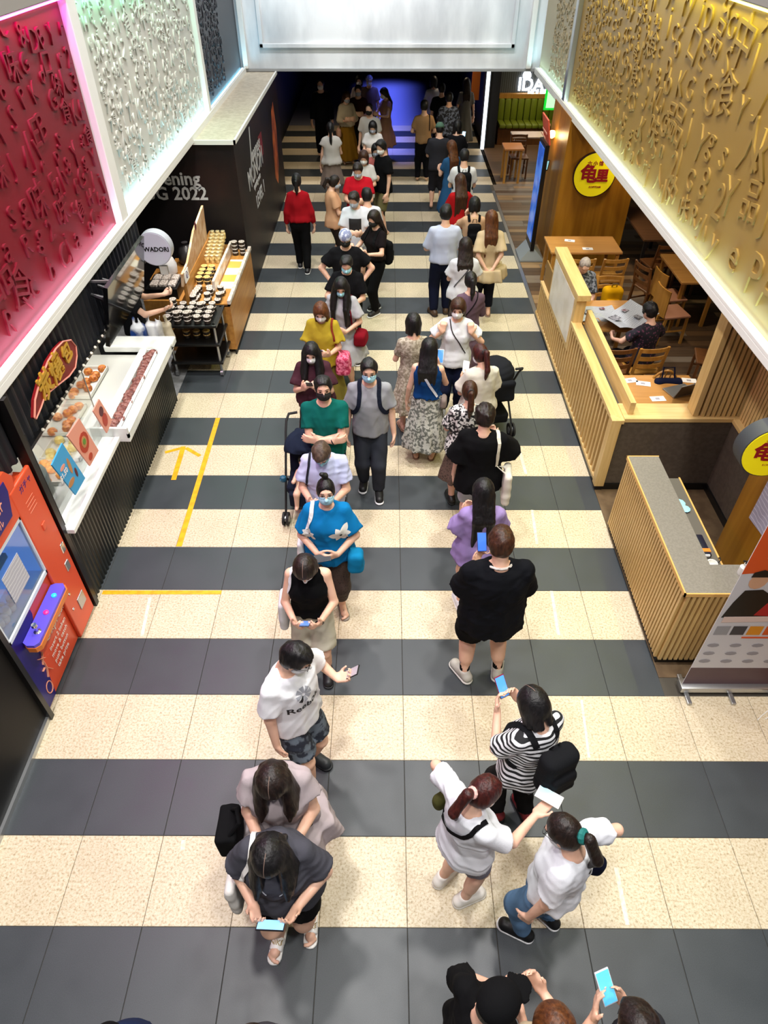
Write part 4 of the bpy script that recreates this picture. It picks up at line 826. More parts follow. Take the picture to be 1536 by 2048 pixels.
# ---------------------------------------------------------------- smooth solids: signed-distance shapes turned into one mesh
def V3(*a): return np.array(a[0] if len(a) == 1 else a, dtype=np.float64)
def unit(v): v = np.asarray(v, float); return v / (np.linalg.norm(v) + 1e-9)
_OFF = np.array([(0, 0, 0), (1, 0, 0), (0, 1, 0), (1, 1, 0), (0, 0, 1), (1, 0, 1), (0, 1, 1), (1, 1, 1)])
_EDG = ((0, 1), (2, 3), (4, 5), (6, 7), (0, 2), (1, 3), (4, 6), (5, 7), (0, 4), (1, 5), (2, 6), (3, 7))
class SDF:
    def __init__(s, h): s.h = h; s.ops = []
    def _add(s, fn, lo, hi, k, op): s.ops.append((op, fn, np.asarray(lo, float), np.asarray(hi, float), k)); return s
    def cone(s, a, b, ra, rb, k=0.02, flat=False, op='add', sq=None):
        """tapered limb from a to b; flat cuts it square at b; sq=(axis, factor) squashes it along an axis"""
        a, b = V3(a), V3(b); ab = b - a; L2 = ab @ ab + 1e-12; L = math.sqrt(L2); r = max(ra, rb)
        ax = unit(sq[0]) if sq else None
        def fn(X, Y, Z):
            px, py, pz = X - a[0], Y - a[1], Z - a[2]
            t0 = (px * ab[0] + py * ab[1] + pz * ab[2]) / L2; t = np.clip(t0, 0, 1)
            dx, dy, dz = px - t * ab[0], py - t * ab[1], pz - t * ab[2]
            q = dx * dx + dy * dy + dz * dz
            if sq is not None:
                w = dx * ax[0] + dy * ax[1] + dz * ax[2]; q = q + w * w * (sq[1] ** 2 - 1)
            d = np.sqrt(q) - (ra + (rb - ra) * t)
            return np.maximum(d, (t0 - 1) * L) if flat else d
        return s._add(fn, np.minimum(a, b) - r, np.maximum(a, b) + r, k, op)
    def ell(s, c, r, M=None, k=0.02, op='add'):
        c, r = V3(c), V3(r); R_ = np.eye(3) if M is None else np.asarray(M); ext = max(r)
        def fn(X, Y, Z):
            px, py, pz = X - c[0], Y - c[1], Z - c[2]
            q = [px * R_[0, i] + py * R_[1, i] + pz * R_[2, i] for i in range(3)]
            k0 = np.sqrt(sum((q[i] / r[i]) ** 2 for i in range(3))); k1 = np.sqrt(sum((q[i] / r[i] ** 2) ** 2 for i in range(3))) + 1e-9
            return k0 * (k0 - 1) / k1
        return s._add(fn, c - ext, c + ext, k, op)
    def rbox(s, c, half, rad, M=None, k=0.01, op='add'):
        c, hf = V3(c), V3(half) - rad; R_ = np.eye(3) if M is None else np.asarray(M); ext = np.linalg.norm(half)
        def fn(X, Y, Z):
            px, py, pz = X - c[0], Y - c[1], Z - c[2]
            q = [np.abs(px * R_[0, i] + py * R_[1, i] + pz * R_[2, i]) - hf[i] for i in range(3)]
            return np.sqrt(sum(np.maximum(v, 0) ** 2 for v in q)) + np.minimum(np.maximum(np.maximum(q[0], q[1]), q[2]), 0) - rad
        return s._add(fn, c - ext, c + ext, k, op)
    def vtube(s, zs, rx, ry, cx=0.0, cy=0.0, k=0.02, folds=None, op='add'):
        """upright tube whose oval section follows lists over height; folds = (count, depth at top, depth at bottom, phase)"""
        zs = V3(zs); rx = V3(rx); ry = V3(ry); cxs = np.broadcast_to(V3(cx), zs.shape) if np.ndim(cx) else np.full(zs.shape, cx); cys = np.broadcast_to(V3(cy), zs.shape) if np.ndim(cy) else np.full(zs.shape, cy)
        R0 = max(rx.max(), ry.max()) * 1.25
        def fn(X, Y, Z):
            z1 = Z.ravel(); a = np.interp(z1, zs, rx)[None, None, :]; b = np.interp(z1, zs, ry)[None, None, :]; ox = np.interp(z1, zs, cxs)[None, None, :]; oy = np.interp(z1, zs, cys)[None, None, :]
            x, y = X - ox, Y - oy; m = 1.0
            if folds:
                n, d0, d1, ph = folds; th = np.arctan2(y, x); zz = np.interp(z1, [zs[0], zs[-1]], [d1, d0])[None, None, :]
                m = 1 + zz * (np.sin(n * th + ph + 3 * z1[None, None, :]) + 0.5 * np.sin((n * 1.7 // 1) * th + 2.1 * ph))
            q = np.sqrt((x / (a * m)) ** 2 + (y / (b * m)) ** 2)
            d = (q - 1) * np.minimum(a, b)
            zc = Z
            return np.maximum(d, np.maximum(zs[0] - zc, zc - zs[-1]))
        return s._add(fn, (cxs.min() - R0, cys.min() - R0, zs[0]), (cxs.max() + R0, cys.max() + R0, zs[-1]), k, op)
    def plane(s, p, n):
        """cut away everything on the n side of p"""
        p, n = V3(p), unit(n); return s._add(lambda X, Y, Z: (X - p[0]) * n[0] + (Y - p[1]) * n[1] + (Z - p[2]) * n[2], (-9,) * 3, (9,) * 3, 0, 'max')
    def ripple(s, amp, freq, seed, stretch=(1, 1, 1), ridge=False):
        rg = np.random.RandomState(seed); W = rg.normal(size=(4, 3)) * freq * np.asarray(stretch); P = rg.uniform(0, 6.28, 4)
        def fn(x, y, z):
            w = 0.5 * np.sin(W[0, 0] * x + W[0, 1] * y + W[0, 2] * z + P[0]); o = 0
            for i in (1, 2, 3): o = o + np.sin(W[i, 0] * x + W[i, 1] * y + W[i, 2] * z + P[i] + 2.5 * w)
            return o * amp / 2 if not ridge else (np.abs(np.sin(W[1, 0] * x + W[1, 1] * y + W[1, 2] * z + P[1] + 3 * w)) - .6) * amp * np.clip(.5 + w * 1.6, 0, 1)
        s.ops.append(('ripple', fn, None, None, 0)); return s
    def grid(s):
        h = s.h; adds = [o for o in s.ops if o[0] == 'add']
        lo = np.min([o[2] for o in adds], 0) - 3 * h; hi = np.max([o[3] for o in adds], 0) + 3 * h
        n = np.ceil((hi - lo) / h).astype(int) + 1
        D = np.full(n, 1.0, np.float32); ax = [(lo[i] + h * np.arange(n[i])).astype(np.float32) for i in range(3)]
        for op, fn, a, b, k in s.ops:
            if op == 'ripple':
                I = np.nonzero(np.abs(D) < 0.03); D[I] += fn(ax[0][I[0]], ax[1][I[1]], ax[2][I[2]]); continue
            m = k + 2.5 * h
            i0 = np.clip(np.floor((a - m - lo) / h).astype(int), 0, n - 1); i1 = np.clip(np.ceil((b + m - lo) / h).astype(int) + 1, 1, n)
            if (i1 <= i0).any(): continue
            sl = tuple(slice(p, q) for p, q in zip(i0, i1))
            d = fn(ax[0][sl[0]][:, None, None], ax[1][sl[1]][None, :, None], ax[2][sl[2]][None, None, :]); C_ = D[sl]
            if op == 'add':
                if k > 0:
                    w = np.maximum(k - np.abs(C_ - d), 0) / k; D[sl] = np.minimum(C_, d) - w * w * k * 0.25
                else: D[sl] = np.minimum(C_, d)
            elif op == 'sub': D[sl] = np.maximum(C_, -d)
            else: D[sl] = np.maximum(C_, d)
        return D, lo
    def arrays(s):
        D, lo = s.grid(); h = s.h; I = D < 0
        c = sum(I[o[0]:I.shape[0] - 1 + o[0], o[1]:I.shape[1] - 1 + o[1], o[2]:I.shape[2] - 1 + o[2]].astype(np.int8) for o in _OFF)
        act = (c > 0) & (c < 8); idx = np.argwhere(act); N = len(idx)
        if N == 0: return np.zeros((0, 3)), np.zeros((0, 4), int)
        ids = np.full(act.shape, -1, np.int32); ids[act] = np.arange(N)
        vals = np.stack([D[idx[:, 0] + o[0], idx[:, 1] + o[1], idx[:, 2] + o[2]] for o in _OFF], 1)
        P = np.zeros((N, 3)); cnt = np.zeros(N)
        for a, b in _EDG:
            va, vb = vals[:, a], vals[:, b]; m = (va < 0) != (vb < 0); t = va[m] / (va[m] - vb[m])
            P[m] += _OFF[a] + (_OFF[b] - _OFF[a]) * t[:, None]; cnt[m] += 1
        V = lo + (idx + P / cnt[:, None]) * h; F = []
        for ax_ in range(3):
            s0 = [slice(1, -1)] * 3; s1 = [slice(1, -1)] * 3; s0[ax_] = slice(0, -1); s1[ax_] = slice(1, None)
            A, B = I[tuple(s0)], I[tuple(s1)]; e = np.argwhere(A != B)
            if not len(e): continue
            fl = A[tuple(e.T)]; base = e.copy(); u, v = (ax_ + 1) % 3, (ax_ + 2) % 3
            base[:, u] += 1; base[:, v] += 1; q = []
            for du, dv in ((-1, -1), (0, -1), (0, 0), (-1, 0)):
                b = base.copy(); b[:, u] += du; b[:, v] += dv; q.append(ids[b[:, 0], b[:, 1], b[:, 2]])
            q = np.stack(q, 1); q[~fl] = q[~fl][:, ::-1]; F.append(q)
        return V, np.concatenate(F)
    def mesh(s, name, m):
        V, F = s.arrays(); return np_mesh(name, V, F, m)
def np_mesh(name, V, F, m):
    me = bpy.data.meshes.new(name); me.vertices.add(len(V)); me.vertices.foreach_set('co', V.astype(np.float32).ravel())
    me.loops.add(F.size); me.loops.foreach_set('vertex_index', F.astype(np.int32).ravel())
    me.polygons.add(len(F)); me.polygons.foreach_set('loop_start', np.arange(0, F.size, 4, dtype=np.int32))
    me.polygons.foreach_set('use_smooth', np.ones(len(F), bool)); me.update(calc_edges=True)
    if m: me.materials.append(m)
    return me
from mathutils.bvhtree import BVHTree
def bvh_of(me):
    V = np.empty(len(me.vertices) * 3, np.float32); me.vertices.foreach_get('co', V); F = np.empty(len(me.loops), np.int32); me.loops.foreach_get('vertex_index', F)
    return BVHTree.FromPolygons(V.reshape(-1, 3).tolist(), F.reshape(-1, 4).tolist())
def snap(pts, bvh, off, n=5):
    """lay a polyline on a surface"""
    out = []
    P = [Vector(p) for p in pts]
    for a, b in zip(P[:-1], P[1:]):
        for i in range(n):
            q = a.lerp(b, i / n); loc, nor, _, _ = bvh.find_nearest(q); out.append(loc + nor * off)
    loc, nor, _, _ = bvh.find_nearest(P[-1]); out.append(loc + nor * off)
    for _ in range(3): out = [out[0]] + [(out[i - 1] + out[i] * 2 + out[i + 1]) / 4 for i in range(1, len(out) - 1)] + [out[-1]]
    res = []
    for q in out:
        loc, nor, _, _ = bvh.find_nearest(q); d = (q - loc).dot(nor); res.append(q if d > off else q + nor * (off - d))
    return res
def ribbon(pts, w, bvh, t=0.004):
    """flat strap following points, its face turned along the surface normal"""
    b = MB(); rows = []
    for i, p in enumerate(pts):
        d = (pts[min(i + 1, len(pts) - 1)] - pts[max(i - 1, 0)]).normalized(); _, nor, _, _ = bvh.find_nearest(p); s_ = d.cross(nor).normalized() * w / 2
        rows.append([p - s_, p + s_, p + s_ + nor * t, p - s_ + nor * t])
    vs = [q for r_ in rows for q in r_]; fs = []
    for i in range(len(rows) - 1):
        for k in range(4): fs.append((4 * i + k, 4 * i + (k + 1) % 4, 4 * i + 4 + (k + 1) % 4, 4 * i + 4 + k))
    fs += [(3, 2, 1, 0), tuple(4 * (len(rows) - 1) + k for k in range(4))]
    return b.add(vs, fs)
def decal(me2d, bvh, M, m, name, parent, off=0.003, reach=0.35, cut=0.014):
    """lay a flat drawing on a surface: M places it in front of the surface, +z of M points away from it"""
    bm = bmesh.new(); bm.from_mesh(me2d); bmesh.ops.triangulate(bm, faces=bm.faces[:])
    for _ in range(4):
        L = [e for e in bm.edges if e.calc_length() > cut]
        if not L: break
        bmesh.ops.subdivide_edges(bm, edges=L, cuts=1); bmesh.ops.triangulate(bm, faces=bm.faces[:])
    n = (M.to_3x3() @ Vector((0, 0, 1))).normalized()
    for v in bm.verts:
        p = M @ v.co; loc, nor, _, _ = bvh.ray_cast(p + n * reach, -n, reach * 2.2)
        v.co = (loc + n * off) if loc else p
    me = bpy.data.meshes.new(name); bm.to_mesh(me); bm.free(); me.materials.clear(); me.materials.append(m); me.shade_smooth()
    return link(name, me, parent)
def flat_poly(pts):
    me = bpy.data.meshes.new('outline'); me.from_pydata([(x, y, 0) for x, y in pts], [], [tuple(range(len(pts)))]); return me

# ---------------------------------------------------------------- people
def rot(axis, deg): return np.array(Matrix.Rotation(R(deg), 3, axis))
def ik(a, target, l1, l2, pole):
    a, target = V3(a), V3(target); d = target - a; L = np.linalg.norm(d); mx = (l1 + l2) * 0.995
    if L > mx: target = a + d * mx / L; d = target - a; L = mx
    L = max(L, abs(l1 - l2) + 0.01); u = d / np.linalg.norm(d); c = (l1 * l1 + L * L - l2 * l2) / (2 * L); hgt = math.sqrt(max(l1 * l1 - c * c, 0))
    p = V3(pole) - u * (V3(pole) @ u); return a + u * c + unit(p) * hgt, target
SKIN = {0: ('#dcac92', '#e4b8a0'), 1: ('#cf9a7c', '#d8a588'), 2: ('#e3b69c', '#eac2aa')}
HAIR = {'black': ('#0a090a', '#1b181a'), 'brown': ('#2a150c', '#4a2a18'), 'auburn': ('#2b0d0c', '#4d1d18'), 'chestnut': ('#3f2110', '#6b3d1c'), 'dark': ('#140d0b', '#2a1c17'), 'grey': ('#8d8079', '#b9ada6'), 'ash': ('#3a2d25', '#5c4a3c')}
def m_skin_(i): return mat('skin%d' % i, SKIN[i][0], 0.5, col2=SKIN[i][1], scale=9, lo=0.3, hi=0.7)
def m_hair_(c): return mat('hair_' + c, HAIR[c][0], 0.46, col2=HAIR[c][1], scale=1.0, stretch=(60, 60, 7), detail=4, lo=0.35, hi=0.75, bump=0.5, bscale=1.0, spec=0.35)
def cloth(col, pat=None, col2=None, scale=30):
    k = 'cloth_%s_%s_%s_%s' % (col, pat, col2, scale)
    if k in _M: return _M[k]
    if pat == 'stripe':
        m = mat(k, col, 0.85, col2=col2, kind='wave_z', scale=scale, detail=1.2, lo=0.42, hi=0.5)
    elif pat == 'blotch': m = mat(k, col, 0.85, col2=col2, scale=scale, detail=2, lo=0.47, hi=0.55)
    elif pat == 'spots': m = mat(k, col, 0.85, col2=col2, kind='voronoi', scale=scale, lo=0.28, hi=0.34)
    else: m = mat(k, col, 0.9, bump=0.12, bscale=220, spec=0.12)
    return m
PEOPLE = []
def hand(S, W, d, n, side, sc, fr, curl=25, spread=1.0, thumb=1.0):
    """palm and five fingers; d = finger direction, n = palm normal, side = +1 when the thumb is on the d x n side"""
    d = unit(d); n = unit(n - d * (V3(n) @ d)); t = np.cross(d, n) * side; L = 0.098 * sc
    S.rbox(W + d * 0.048 * sc, (0.040 * sc, 0.047 * sc, 0.014 * sc), 0.013 * sc, np.stack([t, d, n], 1), k=0.018)
    for i, (o, l) in enumerate(((0.030, 0.92), (0.010, 1.04), (-0.010, 1.0), (-0.030, 0.80))):
        p = W + d * 0.088 * sc + t * o * sc; a = 0.0; dirn = unit(d + t * (o * 3.2 * spread))
        for q, seg in enumerate((0.036, 0.026, 0.020)):
            a += R(curl * (0.7, 1.1, 0.8)[q]); v = dirn * math.cos(a) + n * math.sin(a); p2 = p + v * seg * l * sc
            S.cone(p, p2, fr * (1.05 - 0.1 * q), fr * (0.98 - 0.1 * q), k=0.004); p = p2
    p = W + d * 0.022 * sc + t * 0.030 * sc
    v1 = unit(t * 0.75 * thumb + d * 0.75 + n * 0.35); v2 = unit(t * 0.30 * thumb + d * 0.9 + n * 0.45)
    p2 = p + v1 * 0.042 * sc; S.cone(p, p2, fr * 1.35, fr * 1.1, k=0.012); S.cone(p2, p2 + v2 * 0.034 * sc, fr * 1.1, fr * 0.95, k=0.004)
def person(label, px, h=1.62, face=180, sex='f', g=1.0, skin=0, hair=('short', 'black', 0.0), top=('#888888', 0.45, 0.53, 0.0), bottom=('trousers', '#222222', 0.06), shoes=('sneaker', '#222222', '#eeeeee'),
           mask=None, arms=('down', 'down'), feet=None, head=(5, 0), tpat=None, bpat=None, at=None, seat=None, glasses=False, neck=0.045, detail=1.0, hat=None, phone=None, sox=None, lean=0.0, group=None, hands=None, z_head=None):
    """one standing or seated figure. Lengths are fractions of the height h. px = pixel of the crown, or at = (x, y) on the floor"""
    H = h
    if at is None:
        N = V3(0, -.004 * H, .862 * H); cr = N + rot('Z', head[1]) @ rot('X', -head[0]) @ (V3(0, .006 * H, .995 * H) - N)
        w_ = rot('Z', face) @ V3(cr[0], cr[1], 0); p = gz(px[0], px[1], cr[2]); at = (p.x - w_[0], p.y - w_[1])
    dist = math.hypot(max(at[1], 0), CAM_H - 1); vx = min(max(0.0087, dist * 0.00180), 0.028) * detail; sc = H / 1.7; fr = max(0.0085 * sc, 1.0 * vx)
    male = sex == 'm'; mS = m_skin_(skin)
    seed = len(PEOPLE) * 7 + 3; rg = random.Random(seed)
    zt = np.array([.455, .50, .55, .61, .66, .72, .77, .815, .835]) * H
    if male: rx = np.array([.052, .088, .092, .088, .092, .102, .104, .080, .042]); ry = np.array([.040, .066, .066, .064, .068, .074, .068, .048, .034])
    else: rx = np.array([.052, .096, .096, .080, .082, .090, .090, .068, .036]); ry = np.array([.040, .070, .066, .058, .064, .072, .062, .044, .032])
    gg = 1 + (g - 1) * np.array([.9, 1, 1.1, 1.25, 1.2, .9, .6, .35, .2]); rx = rx * gg * H; ry = ry * gg * H; ga = 1 + (g - 1) * 0.6
    cyT = np.array([0, 0, 0, .002, .004, .002, -.004, -.010, -.010]) * H
    sh = (.100 if male else .086) * H * (1 + (g - 1) * 0.3)
    # skeleton
    drop = 0.0 if seat is None else seat - 0.47 * H
    hip = [V3(-.052 * H * (1 + (g - 1) * .4), 0, .50 * H), V3(.052 * H * (1 + (g - 1) * .4), 0, .50 * H)]
    if feet is None: feet = ((-.062, 0.0, 8), (.062, 0.0, -8)) if seat is None else ((-.07, .24, 4), (.07, .24, -4))
    ank = [V3(f[0] * H, f[1] * H, .045 * H - drop) for f in feet]
    fdir = [V3(-math.sin(R(f[2])), math.cos(R(f[2])), 0) for f in feet]
    knee = []
    for i in (0, 1):
        kn, a_ = ik(hip[i], ank[i], .245 * H, .232 * H, V3(0, 1, 0.25 if seat is not None else 0.0) + fdir[i] * .2); knee.append(kn); ank[i] = V3(a_[0], a_[1], .045 * H - drop) if seat is None else a_
    S_ = [V3(-sh, -.008 * H, .793 * H), V3(sh, -.008 * H, .793 * H)]
    POSE = {'down': lambda s: ((s * .150 * (1 + (g - 1) * .5), .03, .475), (s * .4, -1, 0), (0, .15, -1), (-s, .1, 0), 22),
            'phone': lambda s: ((s * .062, .175, .635), (s * .62, -.55, -1.0), (-s * .35, .75, .45), (-s * .75, -.1, .65), 38),
            'phonehi': lambda s: ((s * .055, .170, .72), (s * .55, -.3, -1), (-s * .3, .6, .75), (-s * .75, -.2, .5), 40),
            'wide': lambda s: ((s * .078, .125, .635), (s * .85, -.6, -.8), (-s * .35, .8, .25), (-s * .6, 0, .8), 38),
            'one': lambda s: ((s * .085, .190, .66), (s * 1.0, -.4, -.9), (-s * .2, .8, .5), (-s * .5, -.1, .8), 42),
            'reach': lambda s: ((s * .135, .260, .70), (s * .7, -.3, -1), (-s * .1, .95, .25), (-s * .3, -.2, .9), 40),
            'belly': lambda s: ((s * .055, .130, .59), (s * 1.0, -.6, -.5), (-s * .9, .35, -.1), (0, -1, .2), 30),
            'crossA': lambda s: ((-s * .045, .135, .655), (s * .8, .2, -.9), (-s * .95, .05, .25), (0, -1, 0), 15),
            'crossB': lambda s: ((-s * .040, .125, .640), (s * .8, .2, -.9), (-s * .95, -.05, .12), (0, -1, 0), 25),
            'back': lambda s: ((s * .03, -.125, .52), (s * 1, -.3, -.2), (-s * .6, -.1, -.8), (0, 1, 0), 25),
            'shoulder': lambda s: ((s * .105, .070, .765), (s * .75, .25, -.9), (-s * .1, -.25, .95), (0, -1, -.1), 60),
            'face': lambda s: ((s * .05, .115, .79), (s * .9, .1, -.8), (-s * .2, .2, .95), (-s * .4, -.8, .2), 55),
            'akimbo': lambda s: ((s * .13, .06, .56), (s * 1, -.25, 0), (-s * .6, .5, -.5), (-s, 0, 0), 20),
            'elbow': lambda s: ((s * .10, .10, .80), (s * 1, -.4, .35), (-s * .6, .5, .5), (0, -1, 0), 30),
            'strap': lambda s: ((s * .095, .105, .71), (s * .6, -.3, -.9), (0, .1, 1), (-s * .2, -1, 0), 60),
            'push': lambda s: ((s * .12, .23, .60), (s * .9, -.5, -.6), (0, .7, -.5), (0, -.3, -1), 50),
            'lap': lambda s: ((s * .08, .16, .53), (s * 1, -.5, -.4), (-s * .6, .7, -.2), (0, 0, -1), 15),
            'open': lambda s: ((s * .17, .20, .62), (s * 1, -.6, -.6), (-s * .25, .9, .2), (-s * .8, 0, .5), 45)}
    el, wr, hd_, hn, hc = [], [], [], [], []
    for i, s in ((0, -1), (1, 1)):
        a_ = arms[i]; w, pole, fd, pn, cu = POSE[a_](s) if isinstance(a_, str) else a_
        e_, w_ = ik(S_[i], V3(w) * H, .172 * H, .150 * H, pole); el.append(e_); wr.append(w_); hd_.append(V3(fd)); hn.append(V3(pn)); hc.append(cu)
    N = V3(0, -.004 * H, .862 * H); Rh = rot('Z', head[1]) @ rot('X', -head[0]); hcn = V3(0, .012 * H, .934 * H)
    def hp(*q): return N + Rh @ (hcn + V3(*q) * H - N)
    ra = (.0270 if male else .0245) * H * ga
    # ---- body: one continuous surface
    B = SDF(vx); B.vtube(zt, rx * .97, ry * .97, cy=cyT, k=0.03)
    [B.cone(V3(s * .022 * H, -.010 * H, .825 * H), V3(s * sh * .98, -.008 * H, .797 * H), ra * .80, ra * 1.0, k=.035) for s in (-1, 1)]
    for i, s in ((0, -1), (1, 1)):
        B.cone(S_[i], el[i], ra * 1.08, ra * .88, k=.03); B.cone(el[i], wr[i], ra * .90, ra * .60, k=.012)
        hs = 1 if i == 0 else -1
        hand(B, wr[i], hd_[i], hn[i], -hs, sc, fr, hc[i])
        lg = 1 + (g - 1) * .9
        B.cone(hip[i] + V3(0, 0, -.01 * H), knee[i], .050 * H * lg, .034 * H * lg, k=.03); B.cone(knee[i], ank[i], .033 * H * lg, .021 * H, k=.02)
        B.cone(knee[i] * .72 + ank[i] * .28 - fdir[i] * .010 * H, knee[i] * .4 + ank[i] * .6 - fdir[i] * .006 * H, .030 * H * lg, .026 * H * lg, k=.03)
        fz = ank[i][2] - .045 * H
        if shoes[0] in ('slide', 'sandal', 'flip', 'none'):
            a2 = V3(ank[i][0], ank[i][1], fz)
            B.cone(a2 - fdir[i] * .030 * H + V3(0, 0, .026 * H), a2 + fdir[i] * .072 * H + V3(0, 0, .022 * H), .020 * H, .022 * H, k=.02)
            tx = np.cross(fdir[i], V3(0, 0, 1)) * s
            for j, (o, l) in enumerate(((-.020, .104), (-.008, .104), (.002, .099), (.012, .092), (.020, .084))): B.ell(a2 + fdir[i] * l * H + tx * o * H + V3(0, 0, .019 * H), (.0085 * H,) * 3, k=.006)
        else: B.cone(ank[i], ank[i] + fdir[i] * .05 * H - V3(0, 0, .018 * H), .020 * H, .018 * H, k=.02)
    if not male:
        for s in (-1, 1): B.ell((s * .043 * H, .052 * H * gg[5], .715 * H), (.040 * H * ga, .034 * H * ga, .040 * H * ga), k=.03)
    B.cone(N + V3(0, -.012 * H, -.03 * H), hp(0, -.018, -.035), .033 * H * (1.08 if male else .92), .031 * H * (1.08 if male else .92), k=.035)
    B.ell(hp(0, -.004, .008), (.0450 * H, .0560 * H, .0575 * H), Rh, k=.02); B.ell(hp(0, .017, -.030), (.0355 * H, .0370 * H, .0350 * H), Rh, k=.02)
    if vx < .02:
        B.cone(hp(0, .050, .006), hp(0, .0635, -.014), .005 * H, .0075 * H, k=.010); B.cone(hp(-.007, .054, -.017), hp(.007, .054, -.017), .005 * H, .005 * H, k=.006)
        for s in (-1, 1): B.ell(hp(s * .0455, -.004, -.008), (.006 * H, .011 * H, .017 * H), Rh, k=.008); B.ell(hp(s * .019, .056, .006), (.010 * H, .008 * H, .006 * H), Rh, k=.004, op='sub')
        B.cone(hp(-.022, .0485, .017), hp(.022, .0485, .017), .006 * H, .006 * H, k=.014)
        B.cone(hp(-.009, .0515, -.034), hp(.009, .0515, -.034), .0042 * H, .0042 * H, k=.005)
    body = link('person', B.mesh('body', mS)); tag(body, label, 'person', group)
    body.location = (at[0], at[1], drop); body.rotation_euler = (0, 0, R(face))
    Mw = Matrix.Translation(body.location) @ Matrix.Rotation(R(face), 4, 'Z')
    out = dict(root=body, H=H, at=at, face=face, wr=wr, el=el, hp=hp, hd=hd_, drop=drop, M=Mw, vx=vx, sh=sh, S=S_, rx=rx, ry=ry, zt=zt, ank=ank, knee=knee)
    PEOPLE.append(out)
    # ---- eyes and brows
    if vx < .0175:
        for s in (-1, 1):
            E_ = MB().lathe([(.001, -.0075 * sc), (.0075 * sc, -.004 * sc), (.0085 * sc, 0), (.0075 * sc, .004 * sc), (.001, .0075 * sc)], n=10)
            M_ = Matrix(Rh.tolist()).to_4x4(); M_.translation = Vector(hp(s * .0190, .0490, .0035)); link('eye', E_.mesh('eye', mat('eye_dark', '#15100e', 0.2)), body).matrix_local = M_ @ Matrix.Diagonal((1.5, .9, .8, 1))
            link('eyebrow', MB().tube([hp(s * .009, .0545, .0165), hp(s * .020, .0540, .0195), hp(s * .031, .0470, .0160)], [.0022 * sc, .003 * sc, .0015 * sc], 6).mesh('eyebrow', m_hair_('black')), body)
        if not mask: link('mouth', MB().tube([hp(-.014, .0530, -.034), hp(0, .0565, -.035), hp(.014, .0530, -.034)], [.0015 * sc, .003 * sc, .0015 * sc], 6).mesh('mouth', mat('lip', '#a35a52', 0.5)), body)
    # ---- hair
    st, hc_, ln = hair; mH = m_hair_(hc_)
    Hs = SDF(vx)
    thick = {'short': .009, 'buzz': .003, 'bob': .013, 'long': .014, 'pony': .005, 'bun': .005, 'curly': .016}.get(st, .006) if hat not in ('cap', 'greencap', 'bandana') else .002
    Hs.ell(hp(0, -.007, .013), ((.0455 + thick) * H, (.0560 + thick) * H, (.0560 + thick) * H), Rh, k=.0)
    if st in ('short', 'buzz', 'curly'): Hs.ell(hp(0, -.022, -.010), ((.043 + thick * .6) * H, (.042 + thick * .6) * H, .045 * H), Rh, k=.015)
    if st == 'short' and not hat: Hs.ell(hp(.004, .004, .046), (.043 * H, .054 * H, .030 * H), Rh, k=.02); Hs.ripple(.0045, 40, seed + 3, (1, .45, 1))
    if st == 'curly':
        for j in range(16):
            a_ = rg.uniform(0, 6.28); e_ = rg.uniform(.1, 1.4); Hs.ell(hp(.05 * math.cos(a_) * math.cos(e_), -.012 + .06 * math.sin(a_) * math.cos(e_), .02 + .052 * math.sin(e_)), (.018 * H,) * 3, k=.015)
    if st in ('bob', 'long', 'pony', 'bun'): Hs.ell(hp(0, -.016, -.012), ((.046 + thick * .5) * H, (.046 + thick * .6) * H, .052 * H), Rh, k=.02)
    if st == 'bob':
        for a_ in (-115, -85, -55, -25, 25, 55, 85, 115, 180, -150, 150): Hs.cone(hp(.043 * math.sin(R(a_)), -.008 - .046 * math.cos(R(a_)), .0), hp(.047 * math.sin(R(a_)), -.008 - .050 * math.cos(R(a_)), -.058 - ln * .6), .017 * H, .012 * H, k=.02) if abs(a_) < 130 else None
    Hs.ell(hp(0, .078, -.022), (.050 * H, .066 * H, (.067 if st in ('bun', 'pony') else .062) * H) if not male else (.056 * H, .074 * H, .078 * H), Rh, k=0, op='sub')
    if st in ('short', 'buzz'):
        for s in (-1, 1): Hs.ell(hp(s * .056, .008, -.022), (.016 * H, .026 * H, .028 * H), Rh, k=0, op='sub')
    if st == 'long':
        drape = (ln < 0)  # falls forward over both shoulders
        L_ = abs(ln)
        if drape:
            for s in (-1, 1):
                for q in (-.6, .2, 1):
                    a_ = hp(s * .043, -.008 + .018 * q, -.005); b_ = V3(s * (.060 - .008 * q) * H, (.062 + .035 * q) * H, (.79 - .03 * q) * H); c_ = V3(s * (.066 - .012 * q) * H, (.082 + .02 * q) * H * max(1, gg[5]), (.86 - L_) * H)
                    Hs.cone(a_, b_, .025 * H, .024 * H, k=.02); Hs.cone(b_, c_, .024 * H, .009 * H, k=.01)
            for x in (-.03, 0, .03): Hs.cone(hp(x, -.050, -.01), V3(x * H, -.052 * H, .80 * H), .018 * H, .012 * H, k=.02)
        else:
            for x in (-.046, -.030, -.014, .002, .018, .032, .046):
                w = x + rg.uniform(-.006, .006); zend = (.86 - L_ + rg.uniform(-.015, .015)) * H
                a_ = hp(x * .92, -.030 - .022 * (1 - abs(x) / .05), -.01); b_ = V3(w * 1.05 * H, -.075 * H, .80 * H); c_ = V3(w * 1.1 * H, (-.072 if zend > .7 * H else -.064) * H * max(1, gg[5] * .95), zend)
                Hs.cone(a_, b_, .021 * H, .019 * H, k=.02); Hs.cone(b_, c_, .019 * H, .008 * H, k=.012)
